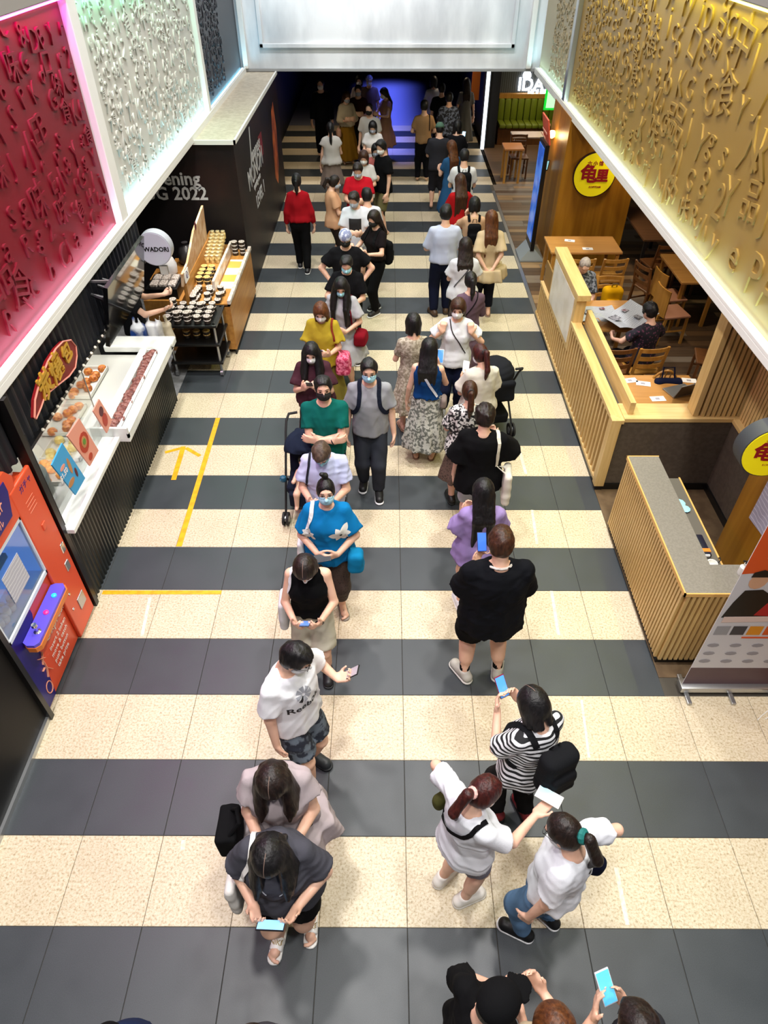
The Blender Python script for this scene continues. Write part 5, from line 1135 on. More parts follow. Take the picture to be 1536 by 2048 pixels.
    if st == 'pony':
        t0 = hp(0, -.062, .012 if ln > .1 else -.012); t1 = t0 + Rh @ V3(0, -.032 * H, -.005 * H)
        t2 = V3(t1[0], min(t1[1] - .008 * H, -.085 * H), t1[2] - ln * .55 * H); t3 = V3(t1[0] + rg.uniform(-.01, .01), t2[1] + .012 * H, t1[2] - ln * H)
        Hs.cone(t0, t1, .013 * H, .018 * H, k=.012); Hs.cone(t1, t2, .020 * H, .021 * H, k=.012); Hs.cone(t2, t3, .021 * H, .006 * H, k=.012)
        out['tie'] = t0
    if st == 'bun': Hs.ell(hp(0, -.012, .088), (.020 * H, .020 * H, .019 * H), Rh, k=.012); Hs.ell(hp(.014, -.004, .103), (.016 * H, .014 * H, .011 * H), Rh, k=.01)
    Hs.ripple(.0022 if st != 'curly' else .006, 55 if st != 'curly' else 60, seed, (1, 1, .35) if st != 'curly' else (1, 1, 1))
    if st != 'none':
        hm = Hs.mesh('hair', mH); ho = link('hair', hm, body)
        if st in ('long', 'bob') and vx < .010 and not male:
            hb = bvh_of(hm); link('parting', MB().tube(snap([hp(.006, .07, .07), hp(.004, .03, .085), hp(.002, -.01, .09), hp(0, -.04, .085)], hb, -.0004), [.0008 * sc] + [.0018 * sc] * 14 + [.0006 * sc], 5).mesh('parting', mat('parting', '#8d7468', .6)), ho)
    if st == 'pony' and vx < .02: link('hair_tie', MB().tube([Vector(t0 + Rh @ V3(.016 * H * math.cos(a_ * .628), -.012 * H, .016 * H * math.sin(a_ * .628))) for a_ in range(11)], (.020 if hat == 'teal' else .012) * sc, 7).mesh('hair_tie', mat('tie_' + (hat or 'black'), {'teal': '#0f6b66', 'pink': '#e0b0a8'}.get(hat, '#1a1416'), 0.7)), body)
    if hat in ('cap', 'greencap', 'bandana'):
        C_ = SDF(vx); C_.ell(hp(0, -.006, .016), (.0565 * H, .067 * H, .0600 * H), Rh, k=0); C_.plane(hp(0, 0, .006), Rh @ V3(0, -.12, -1))
        if hat != 'bandana': C_.cone(hp(-.022, .066, .014), hp(.022, .066, .014), .022 * H, .022 * H, k=.01, sq=(Rh @ V3(0, .3, 1), 3.5)); C_.cone(hp(0, .085, .010), hp(0, .06, .014), .030 * H, .034 * H, k=.01, sq=(Rh @ V3(0, .2, 1), 5))
        link('cap', C_.mesh('cap', cloth({'cap': '#0c0c0e', 'greencap': '#4f6b5c', 'bandana': '#7f87a8'}[hat], 'blotch' if hat == 'bandana' else None, '#c9cede', 22)), body)
    # ---- mask, glasses
    if mask:
        K = SDF(min(vx, .009)); K.ell(hp(0, .0150, -.030), (.0430 * H, .0480 * H, .0370 * H), Rh, k=0); K.cone(hp(0, .052, -.004), hp(0, .065, -.018), .007 * H, .010 * H, k=.015); K.plane(hp(0, .006, 0), Rh @ V3(0, -1, 0)); K.plane(hp(0, .06, .0015), Rh @ V3(0, .12, 1)); K.ripple(.0008, 160, 5, (.1, .1, 1))
        link('face_mask', K.mesh('face_mask', mat('mask_' + mask, {'blue': '#7fb9dc', 'white': '#e4e4e6', 'black': '#0b0b0c', 'skyblue': '#a4d4ea', 'grey': '#aab0c0'}[mask], 0.75)), body)
    if glasses:
        gm = MB()
        for s in (-1, 1):
            gm.tube([hp(s * .020 + .0145 * math.cos(a_ * .524), .0600, .002 + .0115 * math.sin(a_ * .524)) for a_ in range(13)], .0016 * sc, 5); gm.tube([hp(s * .0345, .058, .005), hp(s * .048, .02, .005), hp(s * .047, -.004, .0)], .0015 * sc, 5)
        gm.tube([hp(-.0055, .0605, .004), hp(.0055, .0605, .004)], .0015 * sc, 5); link('glasses', gm.mesh('glasses', m_black), body)
    # ---- top
    col, slv, hem, loose = top; mT = cloth(col, *(tpat or ()))
    if col is not None:
        T = SDF(vx * 1.12); e = (.0085 + loose * .22) * H; dr = hem < .44
        zz = list(zt); rr_x = list(rx + e); rr_y = list(ry + e)
        lowx = np.interp(max(hem, .455) * H, zt, rx); 
        k0 = [i for i, z in enumerate(zt) if z > hem * H + .01]
        if not dr:
            zs_ = [hem * H] + [zt[i] for i in k0]; q = [max(np.interp(hem * H, zt, rx), rx[1] * .97) + e + (.008 + loose * .35) * H] + [max(rx[i], rx[1] * .97 * (zt[i] < .56 * H)) + e + (.008 + loose * .35) * H * (1 - min(1, (zt[i] - hem * H) / (.22 * H))) for i in k0]
            w = [max(np.interp(hem * H, zt, ry), ry[1]) + e + (.010 + loose * .35) * H] + [max(ry[i], ry[1] * (zt[i] < .56 * H)) + e + (.010 + loose * .35) * H * (1 - min(1, (zt[i] - hem * H) / (.22 * H))) for i in k0]
        else:
            fl = .055 + loose * .6
            zs_ = [hem * H, (hem + .12) * H] + [zt[i] for i in range(1, 9)]; q = [rx[1] + e + fl * H, rx[1] + e + fl * .7 * H] + [rx[i] + e for i in range(1, 9)]; w = [ry[1] + e + fl * H, ry[1] + e + fl * .7 * H] + [ry[i] + e for i in range(1, 9)]
        T.vtube(zs_, q, w, cy=[np.interp(z, zt, cyT) for z in zs_], k=.02, folds=(rg.choice((5, 7, 8)), .0, .035 + (.05 if dr else 0), rg.uniform(0, 6)))
        if not male:
            for s in (-1, 1): T.ell((s * .042 * H, .050 * H * gg[5], .715 * H), (.044 * H * ga, .040 * H * ga, .046 * H * ga), k=.04)
        shw = sh * (.97 if slv > 0 else .72)
        [T.cone(V3(s * .026 * H, -.010 * H, .823 * H), V3(s * shw, -.008 * H, .797 * H), ra * .78 + e * .6, ra * .98 + e * .6, k=.03) for s in (-1, 1)]
        if slv > 0:
            lo_ = loose * .5 * H
            for i in (0, 1):
                if slv <= .62:
                    en = S_[i] + (el[i] - S_[i]) * (slv * 1.55); T.cone(S_[i], en, ra * 1.0 + e * .7, ra * .92 + e + lo_ * .6 + .004, k=.03, flat=True)
                else:
                    T.cone(S_[i], el[i], ra * 1.0 + e * .7, ra * .95 + e + lo_ * .5, k=.03); en = el[i] + (wr[i] - el[i]) * min(1, (slv - .5) * 2); T.cone(el[i], en, ra * .95 + e + lo_ * .5, ra * .70 + e * .9 + lo_ * .4, k=.02, flat=True)
        T.ell((0, .012 * H, .862 * H), ((neck + .004) * H, neck * H, neck * .95 * H), k=0, op='sub')
        T.ripple(.0042 + .002 * loose * 10, 15, seed + 1, (1, 1, .7)); T.ripple(.0016, 40, seed + 2)
        if vx < .019: T.ripple(.0095, 17, seed + 6, (1, 1, .6), True); T.ripple(.0070, 24, seed + 9, (.7, .7, 1), True)
        to = link('dress' if dr else 'top', T.mesh('top', mT), body); out['top'] = to
    # ---- bottom
    bk, bc, bl = bottom; mB_ = cloth(bc, *(bpat or ())) if bc else None
    if bk in ('trousers', 'shorts', 'wide'):
        T = SDF(vx * 1.35); e = .009 * H
        T.vtube([.435 * H, .47 * H, .50 * H, .55 * H, .59 * H], [rx[1] * .72, rx[1] * .97, rx[1] + e * .6, rx[2] + e * .3, rx[3] + e * .2], [ry[1] * .72, ry[1] * .97, ry[1] + e * .6, ry[2] + e * .3, ry[3] + e * .2], k=.03)
        lg = 1 + (g - 1) * .9; fl = {'trousers': .006, 'shorts': .016, 'wide': .030}[bk] * H
        for i in (0, 1):
            hz = bl * H
            if hz > knee[i][2] + .02 and seat is None or bk == 'shorts':
                f_ = min(.98, (hip[i][2] - hz) / max(.02, hip[i][2] - knee[i][2])) if seat is None else .75; en = hip[i] + (knee[i] - hip[i]) * f_
                T.cone(hip[i], en, .052 * H * lg + e, (.040 * lg + .0) * H + e + fl, k=.02, flat=True)
            else:
                T.cone(hip[i], knee[i], .052 * H * lg + e, .036 * H * lg + e + fl, k=.025); f_ = min(1.0, (knee[i][2] - hz) / max(.02, knee[i][2] - ank[i][2])) if seat is None else .95
                en = knee[i] + (ank[i] - knee[i]) * f_; T.cone(knee[i], en, .036 * H * lg + e + fl, .026 * H + e * .8 + fl, k=.02, flat=True)
        T.ripple(.0040, 17, seed + 4, (1, 1, .8))
        if vx < .019: T.ripple(.0085, 20, seed + 6, (.8, .8, 1), True)
        link('shorts' if bk == 'shorts' else 'trousers', T.mesh('trousers', mB_), body)
    elif bk == 'skirt':
        T = SDF(vx); fl = .045 + .09 * (.5 - bl)
        T.vtube([bl * H, (bl * .5 + .25) * H, .50 * H, .55 * H, .60 * H], [rx[1] + fl * H, rx[1] + fl * .62 * H, rx[1] + .014 * H, rx[2] + .012 * H, rx[3] + .010 * H], [ry[1] + fl * H, ry[1] + fl * .62 * H, ry[1] + .014 * H, ry[2] + .012 * H, ry[3] + .010 * H], k=.02, folds=(9, .01, .07, rg.uniform(0, 6)))
        T.ripple(.003, 15, seed + 4); link('skirt', T.mesh('skirt', mB_), body)
    # ---- shoes
    sk, s1, s2 = shoes
    if vx < .024 and sk != 'none':
        for i, s in ((0, -1), (1, 1)):
            a2 = V3(ank[i][0], ank[i][1], ank[i][2] - .045 * H); f = fdir[i]; Z_ = V3(0, 0, 1); tx = np.cross(f, Z_) * s
            if sk in ('sneaker', 'shoe', 'hightop'):
                U = SDF(min(vx, .013)); U.cone(a2 - f * .026 * H + Z_ * .030 * H, a2 + f * .074 * H + Z_ * .024 * H, .0275 * H, .0285 * H, k=.02); U.cone(a2 + Z_ * .05 * H, a2 + f * .035 * H + Z_ * .036 * H, .028 * H, .024 * H, k=.02)
                if sk == 'hightop': U.cone(a2 + Z_ * .03 * H, a2 + Z_ * .085 * H, .028 * H, .027 * H, k=.02, flat=True)
                U.plane(a2 + Z_ * .006 * H, -Z_); U.plane(a2 + Z_ * (.088 if sk == 'hightop' else .066) * H, Z_)
                o = link('shoe', U.mesh('shoe', mat('shoe_' + s1, s1, 0.5)), body)
                Q = SDF(min(vx * 1.1, .013)); Q.cone(a2 - f * .026 * H + Z_ * .012 * H, a2 + f * .078 * H + Z_ * .012 * H, .0295 * H, .0310 * H, k=0); Q.plane(a2 + Z_ * .0015, -Z_); Q.plane(a2 + Z_ * .017 * H, Z_)
                link('sole', Q.mesh('sole', mat('sole_' + s2, s2, 0.6)), o)
            else:
                Q = SDF(min(vx, .009)); Q.cone(a2 - f * .028 * H, a2 + f * .086 * H, .0270 * H, .0310 * H, k=0); Q.plane(a2 + Z_ * .0015, -Z_); Q.plane(a2 + Z_ * .011 * H, Z_)
                o = link('sandal', Q.mesh('sole', mat('sandal_' + s1, s1, 0.5)), body)
                if sk == 'slide':
                    U = SDF(min(vx, .008)); U.cone(a2 + f * .020 * H + Z_ * .020 * H, a2 + f * .062 * H + Z_ * .016 * H, .0285 * H, .0285 * H, k=0); U.plane(a2 + f * .018 * H, -f); U.plane(a2 + f * .066 * H, f); U.plane(a2 + Z_ * .005 * H, -Z_); so = link('strap', U.mesh('strap', mat('sandal_' + s2, s2, 0.5)), o); out.setdefault('straps', []).append((so, a2, f))
                else:
                    for q_ in (-1, 1): link('strap', MB().tube([a2 + f * .085 * H + Z_ * .012 * H - tx * .008 * H, a2 + f * .062 * H + Z_ * .044 * H - tx * .002 * H, a2 + f * .025 * H + Z_ * .012 * H + tx * q_ * .026 * H], .0042 * sc, 6).mesh('strap', mat('strap_' + s2, s2, 0.5)), o)
            if sox:
                U = SDF(min(vx, .010)); U.cone(ank[i] + Z_ * -.01 * H, ank[i] + (knee[i] - ank[i]) * sox[1], .0235 * H, .0300 * H, k=0, flat=True); link('sock', U.mesh('sock', cloth(sox[0])), body)
    return out
def accessory(P, name, label, cat, parts, group=None):
    """a thing worn or held: parts = [(part name, mesh)] in the wearer's own frame"""
    t = thing(name, label, cat, P['root'].location, R(P['face']), group)
    for n_, me in parts: link(n_, me, t)
    return t
def the_bvh(P):
    if 'bvh' not in P: P['bvh'] = bvh_of(P['top'].data)
    return P['bvh']
def phone(P, label, c, up, nrm, case='#15161a', screen='#9fc8ff', es=1.0, size=(.075, .155)):
    """c, up, nrm in the holder's frame, in fractions of the height"""
    H = P['H']; n = Vector(nrm).normalized(); c = Vector(V3(c) * H) + n * .014; u = Vector(up); u = (u - n * u.dot(n)).normalized(); x = u.cross(n).normalized()
    t = thing('phone', label, 'phone'); M = Matrix((x, u, n)).transposed().to_4x4(); M.translation = c; t.matrix_world = P['M'] @ M
    w, l = size
    MB().box((-w / 2, -l / 2, -.0045), (w / 2, l / 2, .0045), .0035).build('case', mat('case_' + case, case, 0.35), t, True)
    MB().box((-w / 2 + .004, -l / 2 + .006, .0046), (w / 2 - .004, l / 2 - .006, .0052)).build('screen', mat('scr_' + screen + str(es), screen, 0.2, emit=screen, es=es), t)
    return t
def backpack(P, label, col='#141416', s=1.0, z=.70):
    H = P['H']; b = the_bvh(P); yb = -(np.interp(z * H, P['zt'], P['ry']) + .030 * H)
    S = SDF(max(.008, P['vx'] * .9)); S.rbox((0, yb - .040 * H * s, z * H), (.078 * H * s, .045 * H * s, .118 * H * s), .035 * H * s); S.rbox((0, yb - .088 * H * s, (z - .035) * H), (.058 * H * s, .018 * H * s, .060 * H * s), .016 * H, k=.008); S.ripple(.002, 30, 5)
    prt = [('bag', S.mesh('bag', cloth(col)))]
    for s_ in (-1, 1):
        pts = snap([(s_ * .05 * H, -.075 * H, .80 * H), (s_ * .058 * H, -.02 * H, .86 * H), (s_ * .060 * H, .06 * H, .80 * H), (s_ * .068 * H, .09 * H, .72 * H), (s_ * .085 * H, .05 * H, .66 * H), (s_ * .09 * H, -.03 * H, .62 * H)], b, .004)
        prt.append(('strap', ribbon(pts, .045 * H / 1.7, b, .006).mesh('strap', cloth(col))))
    MB_ = MB().tube([(-.02 * H, yb, (z + .10) * H), (-.015 * H, yb - .01 * H, (z + .135) * H), (.015 * H, yb - .01 * H, (z + .135) * H), (.02 * H, yb, (z + .10) * H)], .006, 6); prt.append(('handle', MB_.mesh('handle', cloth(col))))
    return accessory(P, 'backpack', label, 'backpack', prt)
def sling(P, label, path, w, col, pouch=None, pcol=None, name='shoulder_bag', cat='bag', rad=.045):
    """strap along path (fractions of H) laid on the clothes, with an optional pouch (centre, half size)"""
    H = P['H']; b = the_bvh(P); pts = snap([V3(p) * H for p in path], b, .007); prt = [('strap', ribbon(pts, w, b).mesh('strap', cloth(col)))]
    if pouch:
        S = SDF(max(.007, P['vx'] * .9)); S.rbox(V3(pouch[0]) * H, V3(pouch[1]) * H, min(rad, min(pouch[1]) * H * .95), np.array(Matrix.Rotation(R(pouch[2]) if len(pouch) > 2 else 0, 3, 'Z'))); 
        tp = V3(pouch[0]) * H + V3(0, 0, pouch[1][2] * H * .8); en = V3(pts[-1])
        for q_ in (-1, 1): S.cone(tp + V3(0, q_ * pouch[1][1] * H * .55, 0), en, .011, .009, k=.02)
        S.ripple(.006, 20, 9); prt.append(('bag', S.mesh('bag', cloth(pcol or col) if isinstance(pcol, (str, type(None))) else pcol)))
    return accessory(P, name, label, cat, prt)
# ---------------------------------------------------------------- the people waiting and walking
WH = '#d9dbe2'
# -- left queue, nearest first
a = person('woman in dark grey tee and white slides, nearest in the left queue', (532, 1722), 1.58, 178, g=1.28, hair=('long', 'black', -.14), top=('#44444c', .5, .50, .035), bottom=('shorts', '#0d0d0f', .36), shoes=('slide', '#e6e4e0', '#f0efec'), mask='blue', head=(40, 0), arms=('wide', 'wide'), feet=((-.065, -.02, 4), (.06, .045, -8)))
phone(a, 'black phone held sideways by the woman in dark grey tee', (0, .200, .665), (1, 0, 0), (0, -.55, .83), screen='#8cc4f2')
for so, a2, f in a['straps']:
    H = a['H']; Z_ = Vector((0, 0, 1)); f = Vector(f); x = Z_.cross(f).normalized() * -1
    Mx = Matrix((-x, -f, Z_)).transposed().to_4x4(); Mx.translation = Vector(a2) + f * .042 * H + Z_ * .10
    decal(text_mesh('NIKE', .042, 0, .001), bvh_of(so.data), Mx, mat('gold_print', '#a08a5c', 0.4), 'lettering', so, .002, .2, .02)
sling(a, 'white tote bag on the shoulder of the woman in dark grey tee', ((.085, -.06, .72), (.075, -.02, .85), (.080, .05, .80), (.115, .06, .70), (.15, .02, .60)), .03, '#e2dfda', ((.185, .0, .47), (.022, .085, .12)), '#e2dfda', 'tote_bag')
hoodie = the_bvh(a)
for s in (-1, 1): link('drawstring', MB().tube(snap([(s * .05, .15, 1.32), (s * .075, .2, 1.22), (s * .035, .22, 1.12)], hoodie, .004), .003, 5).mesh('drawstring', mat('cord_white', '#b9b9c0', .7)), a['root'])
a = person('woman in pale mauve blouse looking at her phone', (540, 1568), 1.58, 182, g=1.25, hair=('long', 'dark', -.12), top=('#a99da0', .30, .36, .04), bottom=('trousers', '#332c30', .08), shoes=('shoe', '#2a2a2a', '#2a2a2a'), mask='white', head=(40, 0), arms=('phone', 'phone'))
phone(a, 'violet phone held by the woman in the pale mauve blouse', (0, .235, .69), (0, .6, .7), (0, -.62, .78), case='#3a3050', screen='#8f9be6')
H = a['H']; Sb = SDF(.008); Sb.rbox(V3(.205, .075, .54) * H, V3(.040, .075, .075) * H, .02); Sb.ripple(.006, 18, 3)
accessory(a, 'handbag', 'black soft handbag hanging from the forearm of the woman in mauve', 'bag', [('bag', Sb.mesh('bag', cloth('#0b0b0d'))), ('handle', MB().tube([V3(.20, .02, .60) * H, V3(.165, .05, .67) * H, V3(.15, .10, .665) * H, V3(.20, .13, .60) * H], .013, 8).mesh('handle', cloth('#0b0b0d')))])
link('bracelet', MB().tube([Vector(a['wr'][0]) + Vector((.027 * math.cos(t * .628), .012 * math.sin(t * .628), .027 * math.sin(t * .628))) for t in range(11)], .005, 6).mesh('bracelet', m_chrome), a['root'])
a = person('man in white printed tee and camouflage shorts holding out a phone', (600, 1300), 1.66, -128, 'm', skin=0, hair=('short', 'black', 0), top=('#e4e5ea', .42, .49, .03), bottom=('shorts', '#1c2230', .32), bpat=('blotch', '#5a6470', 16), shoes=('shoe', '#2b2f33', '#1c1f22'), mask='white', glasses=True, head=(25, 25), arms=(((-.15, .115, .70), (-.6, -.3, -1), (-.45, .8, .35), (.3, -.2, .9), 42), 'down'), feet=((-.06, .0, 8), (.06, .10, -25)))
phone(a, 'dark phone held out by the man in the white printed tee', (-.19, .175, .74), (-.3, .7, .7), (.4, -.6, .6), screen='#a9a0a8', es=.3)
b = the_bvh(a); H = a['H']; m_bk = mat('print_black', '#16161a', .7); m_gr = mat('print_grey', '#9b9ea8', .7)
Mc = frame((.015, .15, .675 * H), (-1, 0, 0), (0, 0, 1)); Mc = Mc @ Matrix.Rotation(R(0), 4, 'Z')
decal(text_mesh('Reebok', .085, 0, .0015), b, Mc, m_bk, 'lettering', a['top'])
for k in range(8):
    q = R(45 * k); c_, s_ = math.cos(q), math.sin(q); pts = [(c_ * r_ - s_ * w, s_ * r_ + c_ * w) for r_, w in ((.012, -.004), (.060, -.017), (.060, .017), (.012, .004))]
    decal(flat_poly(pts), b, Mc @ Matrix.Translation((-.0, .115, 0)), m_gr if k != 5 else m_bk, 'emblem_print', a['top'])
a = person('woman in black sleeveless top and pale shorts', (607, 1134), 1.56, 180, g=1.05, hair=('bob', 'dark', .05), top=('#08080a', 0, .555, .0), bottom=('shorts', '#b8b2a2', .31), shoes=('shoe', '#15151a', '#15151a'), mask='white', head=(42, 0), arms=('phone', 'phone'), feet=((-.06, .05, 6), (.06, -.05, -6)))
phone(a, 'blue phone held by the woman in the black sleeveless top', (0, .235, .69), (0, .5, .8), (0, -.62, .78), case='#31405f', screen='#5f86d8')
sling(a, 'white shoulder bag of the woman in black sleeveless top', ((.075, -.06, .74), (.075, -.01, .85), (.09, .05, .76), (.12, .03, .64)), .03, '#dcdcde', ((.150, -.02, .50), (.022, .07, .10)), '#d6d6da')
link('wristwatch', MB().tube([Vector(a['wr'][0]) + Vector((.028 * math.cos(t * .628), .01 * math.sin(t * .628), .028 * math.sin(t * .628))) for t in range(11)], .009, 6).mesh('wristwatch', m_black), a['root'])
a = person('woman in blue flowered tee with hair bun and glasses', (650, 962), 1.58, 180, g=1.16, hair=('bun', 'black', 0), top=('#0b6ca6', .5, .475, .035), bottom=('trousers', '#1c1412', .12), bpat=('spots', '#3a2a22', 60), shoes=('flip', '#8d8278', '#8d8278'), mask='skyblue', glasses=True, head=(-8, 6), arms=('belly', 'belly'), feet=((-.05, .02, 14), (.055, -.04, -6)))
phone(a, 'black phone in the hands of the woman in blue flowered tee', (.03, .165, .59), (1, .2, 0), (0, .3, .95), es=.1, screen='#20242c')
b = the_bvh(a); H = a['H']
for cx, cz, sc_, ph in ((-.075, .700, .085, 0), (.105, .690, .060, .5)):
    for k in range(6):
        q = 2 * math.pi * k / 6 + ph; pts = []
        for t in range(9):
            u = t / 8; wd_ = .30 * math.sin(math.pi * min(1, u * 1.02)) ** .8; pts.append((u, wd_))
        pts = pts + [(u, -w) for u, w in pts[-2:0:-1]]; c_, s_ = math.cos(q), math.sin(q)
        decal(flat_poly([((c_ * u - s_ * w) * sc_ * (1 + .25 * (k % 2)), (s_ * u + c_ * w) * sc_ * (1 + .25 * (k % 2))) for u, w in pts]), b, frame((cx * H / 1.0, .16, cz * H), (-1, 0, 0), (0, 0, 1)), mat('petal_white', '#dcdad4', .7), 'flower_print', a['top'])
    decal(flat_poly([(.012 * math.cos(t * .785), .012 * math.sin(t * .785)) for t in range(8)]), b, frame((cx * H, .16, cz * H), (-1, 0, 0), (0, 0, 1)), m_bk, 'flower_centre', a['top'], .005)
sling(a, 'white tote bag strap on the woman in blue flowered tee', ((.085, -.06, .74), (.075, -.01, .86), (.085, .06, .78), (.12, .05, .66), (.14, .0, .58)), .035, '#dedede', ((.165, -.03, .47), (.02, .07, .10)), '#d8d8da', 'tote_bag')
sling(a, 'bright blue bag at the hip of the woman in flowered tee', ((-.10, .02, .62), (-.115, .06, .57)), .02, '#0f6f9c', ((-.150, .09, .50), (.045, .05, .07)), '#0f76a6')
a = person('person in pale lavender tee with head bowed behind the bun', (640, 902), 1.60, 178, 'm', hair=('short', 'ash', 0), top=('#b9bddc', .45, .49, .03), bottom=('trousers', '#141a38', .06), shoes=('sneaker', '#e6e6ea', '#f0f0f0'), mask='blue', head=(45, 0), arms=('phone', 'phone'), feet=((-.05, -.02, 5), (.09, -.06, -6)))
phone(a, 'violet-blue phone held by the person in pale lavender tee', (0.02, .235, .69), (.2, .6, .7), (0, -.6, .78), case='#4a4a80', screen='#4a4a8a', es=.2)
sling(a, 'dark bag strap on the person in pale lavender tee', ((.075, -.07, .75), (.075, -.01, .86), (.08, .06, .78), (.10, .06, .66)), .022, '#23242c')
a = person('man in teal tee with folded arms and black mask', (645, 757), 1.69, 183, 'm', hair=('short', 'black', 0), top=('#0a5a52', .45, .48, .02), bottom=('trousers', '#20242c', .06), shoes=('sneaker', '#22252c', '#d8d8d8'), mask='black', head=(-4, 4), arms=('crossA', 'crossB'))
link('wristwatch', MB().tube([Vector(a['wr'][1]) + Vector((.012 * math.sin(t * .628), .026 * math.cos(t * .628), .026 * math.sin(t * .628))) for t in range(11)], .007, 6).mesh('wristwatch', m_black), a['root'])
a = person('woman in maroon blouse and white mask using her phone', (621, 692), 1.55, 178, g=1.05, hair=('long', 'black', -.13), top=('#43252e', .5, .50, .06), bottom=('wide', '#261216', .10), shoes=('shoe', '#2a2024', '#2a2024'), mask='white', head=(15, 0), arms=('phonehi', 'phonehi'))
phone(a, 'dark phone held up by the woman in the maroon blouse', (0, .225, .775), (0, .4, .9), (0, -.8, .6), es=.3)
a = person('woman in mustard top with chestnut bob and pink bag', (640, 612), 1.58, 176, g=1.02, hair=('bob', 'chestnut', .05), top=('#a8922a', .5, .49, .06), bottom=('skirt', '#7f7434', .16), shoes=('flip', '#6a5a48', '#6a5a48'), mask='white', head=(24, 0), arms=('phone', 'phone'))
phone(a, 'blue-grey phone held by the woman in the mustard top', (0, .24, .70), (.3, .6, .7), (0, -.62, .78), case='#5a64a0', screen='#5a64a0', es=.2)
sling(a, 'pink ruffled bag on the arm of the woman in mustard', ((-.075, -.05, .76), (-.07, .0, .85), (-.075, .06, .78), (-.10, .06, .66)), .025, '#7a2f1c', ((-.155, .05, .50), (.055, .075, .085)), mat('pink_ruffle', '#b02a50', .8, col2='#e87a98', scale=26, detail=2, lo=.45, hi=.55, bump=1.0, bscale=30))
a = person('woman in pale grey dress with long black hair and red bag', (681, 562), 1.60, 170, hair=('long', 'black', -.24), top=('#a9a9ae', .5, .30, .05), bottom=('none', None, 0), shoes=('sandal', '#4a4040', '#4a4040'), mask='blue', head=(22, 10), arms=('belly', 'down'))
sling(a, 'dark red bag of the woman in pale grey dress', ((-.07, -.05, .78), (-.065, .02, .85), (-.075, .07, .75), (-.10, .06, .62)), .02, '#6a1020', ((-.155, .03, .50), (.05, .075, .055)), '#7c0f1e')
a = person('person in black tee with blue mask holding a pinkish phone', (692, 517), 1.62, 178, 'm', hair=('short', 'black', 0), top=('#0d0d10', .5, .48, .03), bottom=('trousers', '#17171b', .06), shoes=('sneaker', '#222', '#ddd'), mask='blue', head=(26, 0), arms=('phone', 'one'))
phone(a, 'pinkish phone held by the person in black tee with blue mask', (0.02, .24, .70), (.6, .5, .5), (0, -.6, .78), case='#7a4a50', screen='#5a3036', es=.1)
a = person('person in black tee wearing a patterned blue bandana', (690, 462), 1.68, 180, 'm', g=1.1, hair=('short', 'dark', 0), hat='bandana', top=('#101013', .45, .48, .03), bottom=('trousers', '#1b1b20', .06), mask='black', head=(12, 0), arms=('akimbo', 'akimbo'))
a = person('woman in black with long dark hair and white-trimmed sneakers', (746, 425), 1.63, 130, hair=('long', 'dark', .26), top=('#171113', .45, .56, .01), bottom=('trousers', '#0b0b0d', .05), shoes=('sneaker', '#1b1b1e', '#e8e8ea'), mask='black', head=(15, 15), arms=('one', 'one'), feet=((-.05, .05, 5), (.05, -.04, -5)))
backpack(a, 'black backpack low on the woman in black with dark hair', '#0f0f11', .95, .58)
a = person('man in white tee with a black square print', (706, 388), 1.68, 176, 'm', hair=('short', 'dark', 0), top=('#d5d8e2', .5, .48, .03), bottom=('shorts', '#9a9dab', .30), mask='grey', head=(26, -12), arms=('phone', 'phone'), shoes=('sneaker', '#ddd', '#eee'))
decal(flat_poly([(-.10, -.13), (.10, -.13), (.10, .10), (-.10, .10)]), the_bvh(a), frame((0, .18, .70 * a['H']), (-1, 0, 0), (0, 0, 1)), m_bk, 'square_print', a['top'], .005, .35, .025)
a = person('person in white tee with thin black sling, seen from behind', (733, 378), 1.64, 10, 'm', hair=('short', 'black', 0), top=('#cdd0da', .5, .48, .02), bottom=('trousers', '#2a2d36', .06), head=(10, 0), arms=('phone', 'phone'))
sling(a, 'thin black sling of the person in white tee', ((-.06, .03, .84), (-.04, -.06, .79), (.03, -.075, .72), (.08, -.06, .64)), .02, '#1a1a1e')
a = person('man in bright red tee with grey mask', (715, 330), 1.70, 178, 'm', g=1.1, hair=('short', 'dark', 0), top=('#b81526', .45, .48, .03), bottom=('trousers', '#20242c', .06), mask='grey', head=(28, 0), arms=('phone', 'phone'))
a = person('woman in peach blouse standing side-on with a ponytail', (672, 352), 1.58, -75, hair=('pony', 'dark', .12), top=('#c79877', .42, .46, .03), bottom=('trousers', '#2c2420', .2), mask='grey', head=(20, 0), arms=('down', 'phone'), shoes=('shoe', '#3a3030', '#3a3030'))
sling(a, 'small dark handbag of the woman in peach blouse', ((-.06, .02, .84), (-.05, -.06, .78), (-.09, -.05, .66)), .015, '#33241e', ((-.15, -.02, .46), (.03, .05, .035)), '#2a1c1c')
a = person('man in black tee and khaki shorts, taller than his neighbours', (760, 283), 1.74, 120, 'm', hair=('short', 'black', 0), top=('#0c0c0f', .45, .47, .04), bottom=('shorts', '#6f6a48', .29), mask='white', head=(22, 25), arms=('down', 'down'), shoes=('flip', '#241c18', '#241c18'))
a = person('woman in red long-sleeved uniform walking away by the hoarding', (592, 348), 1.64, 2, hair=('pony', 'black', .14), top=('#98101c', .92, .53, .01), bottom=('trousers', '#0a0a0c', .05), shoes=('shoe', '#15151a', '#cfcfcf'), arms=('down', 'down'), feet=((-.04, .06, 4), (.05, -.10, -4)))
person('person in dusty pink shirt with grey mask', (752, 290), 1.62, 176, hair=('bob', 'black', .02), top=('#b5605c', .5, .48, .04), bottom=('trousers', '#2a2428', .06), mask='grey', head=(20, 0), arms=('phone', 'phone'))
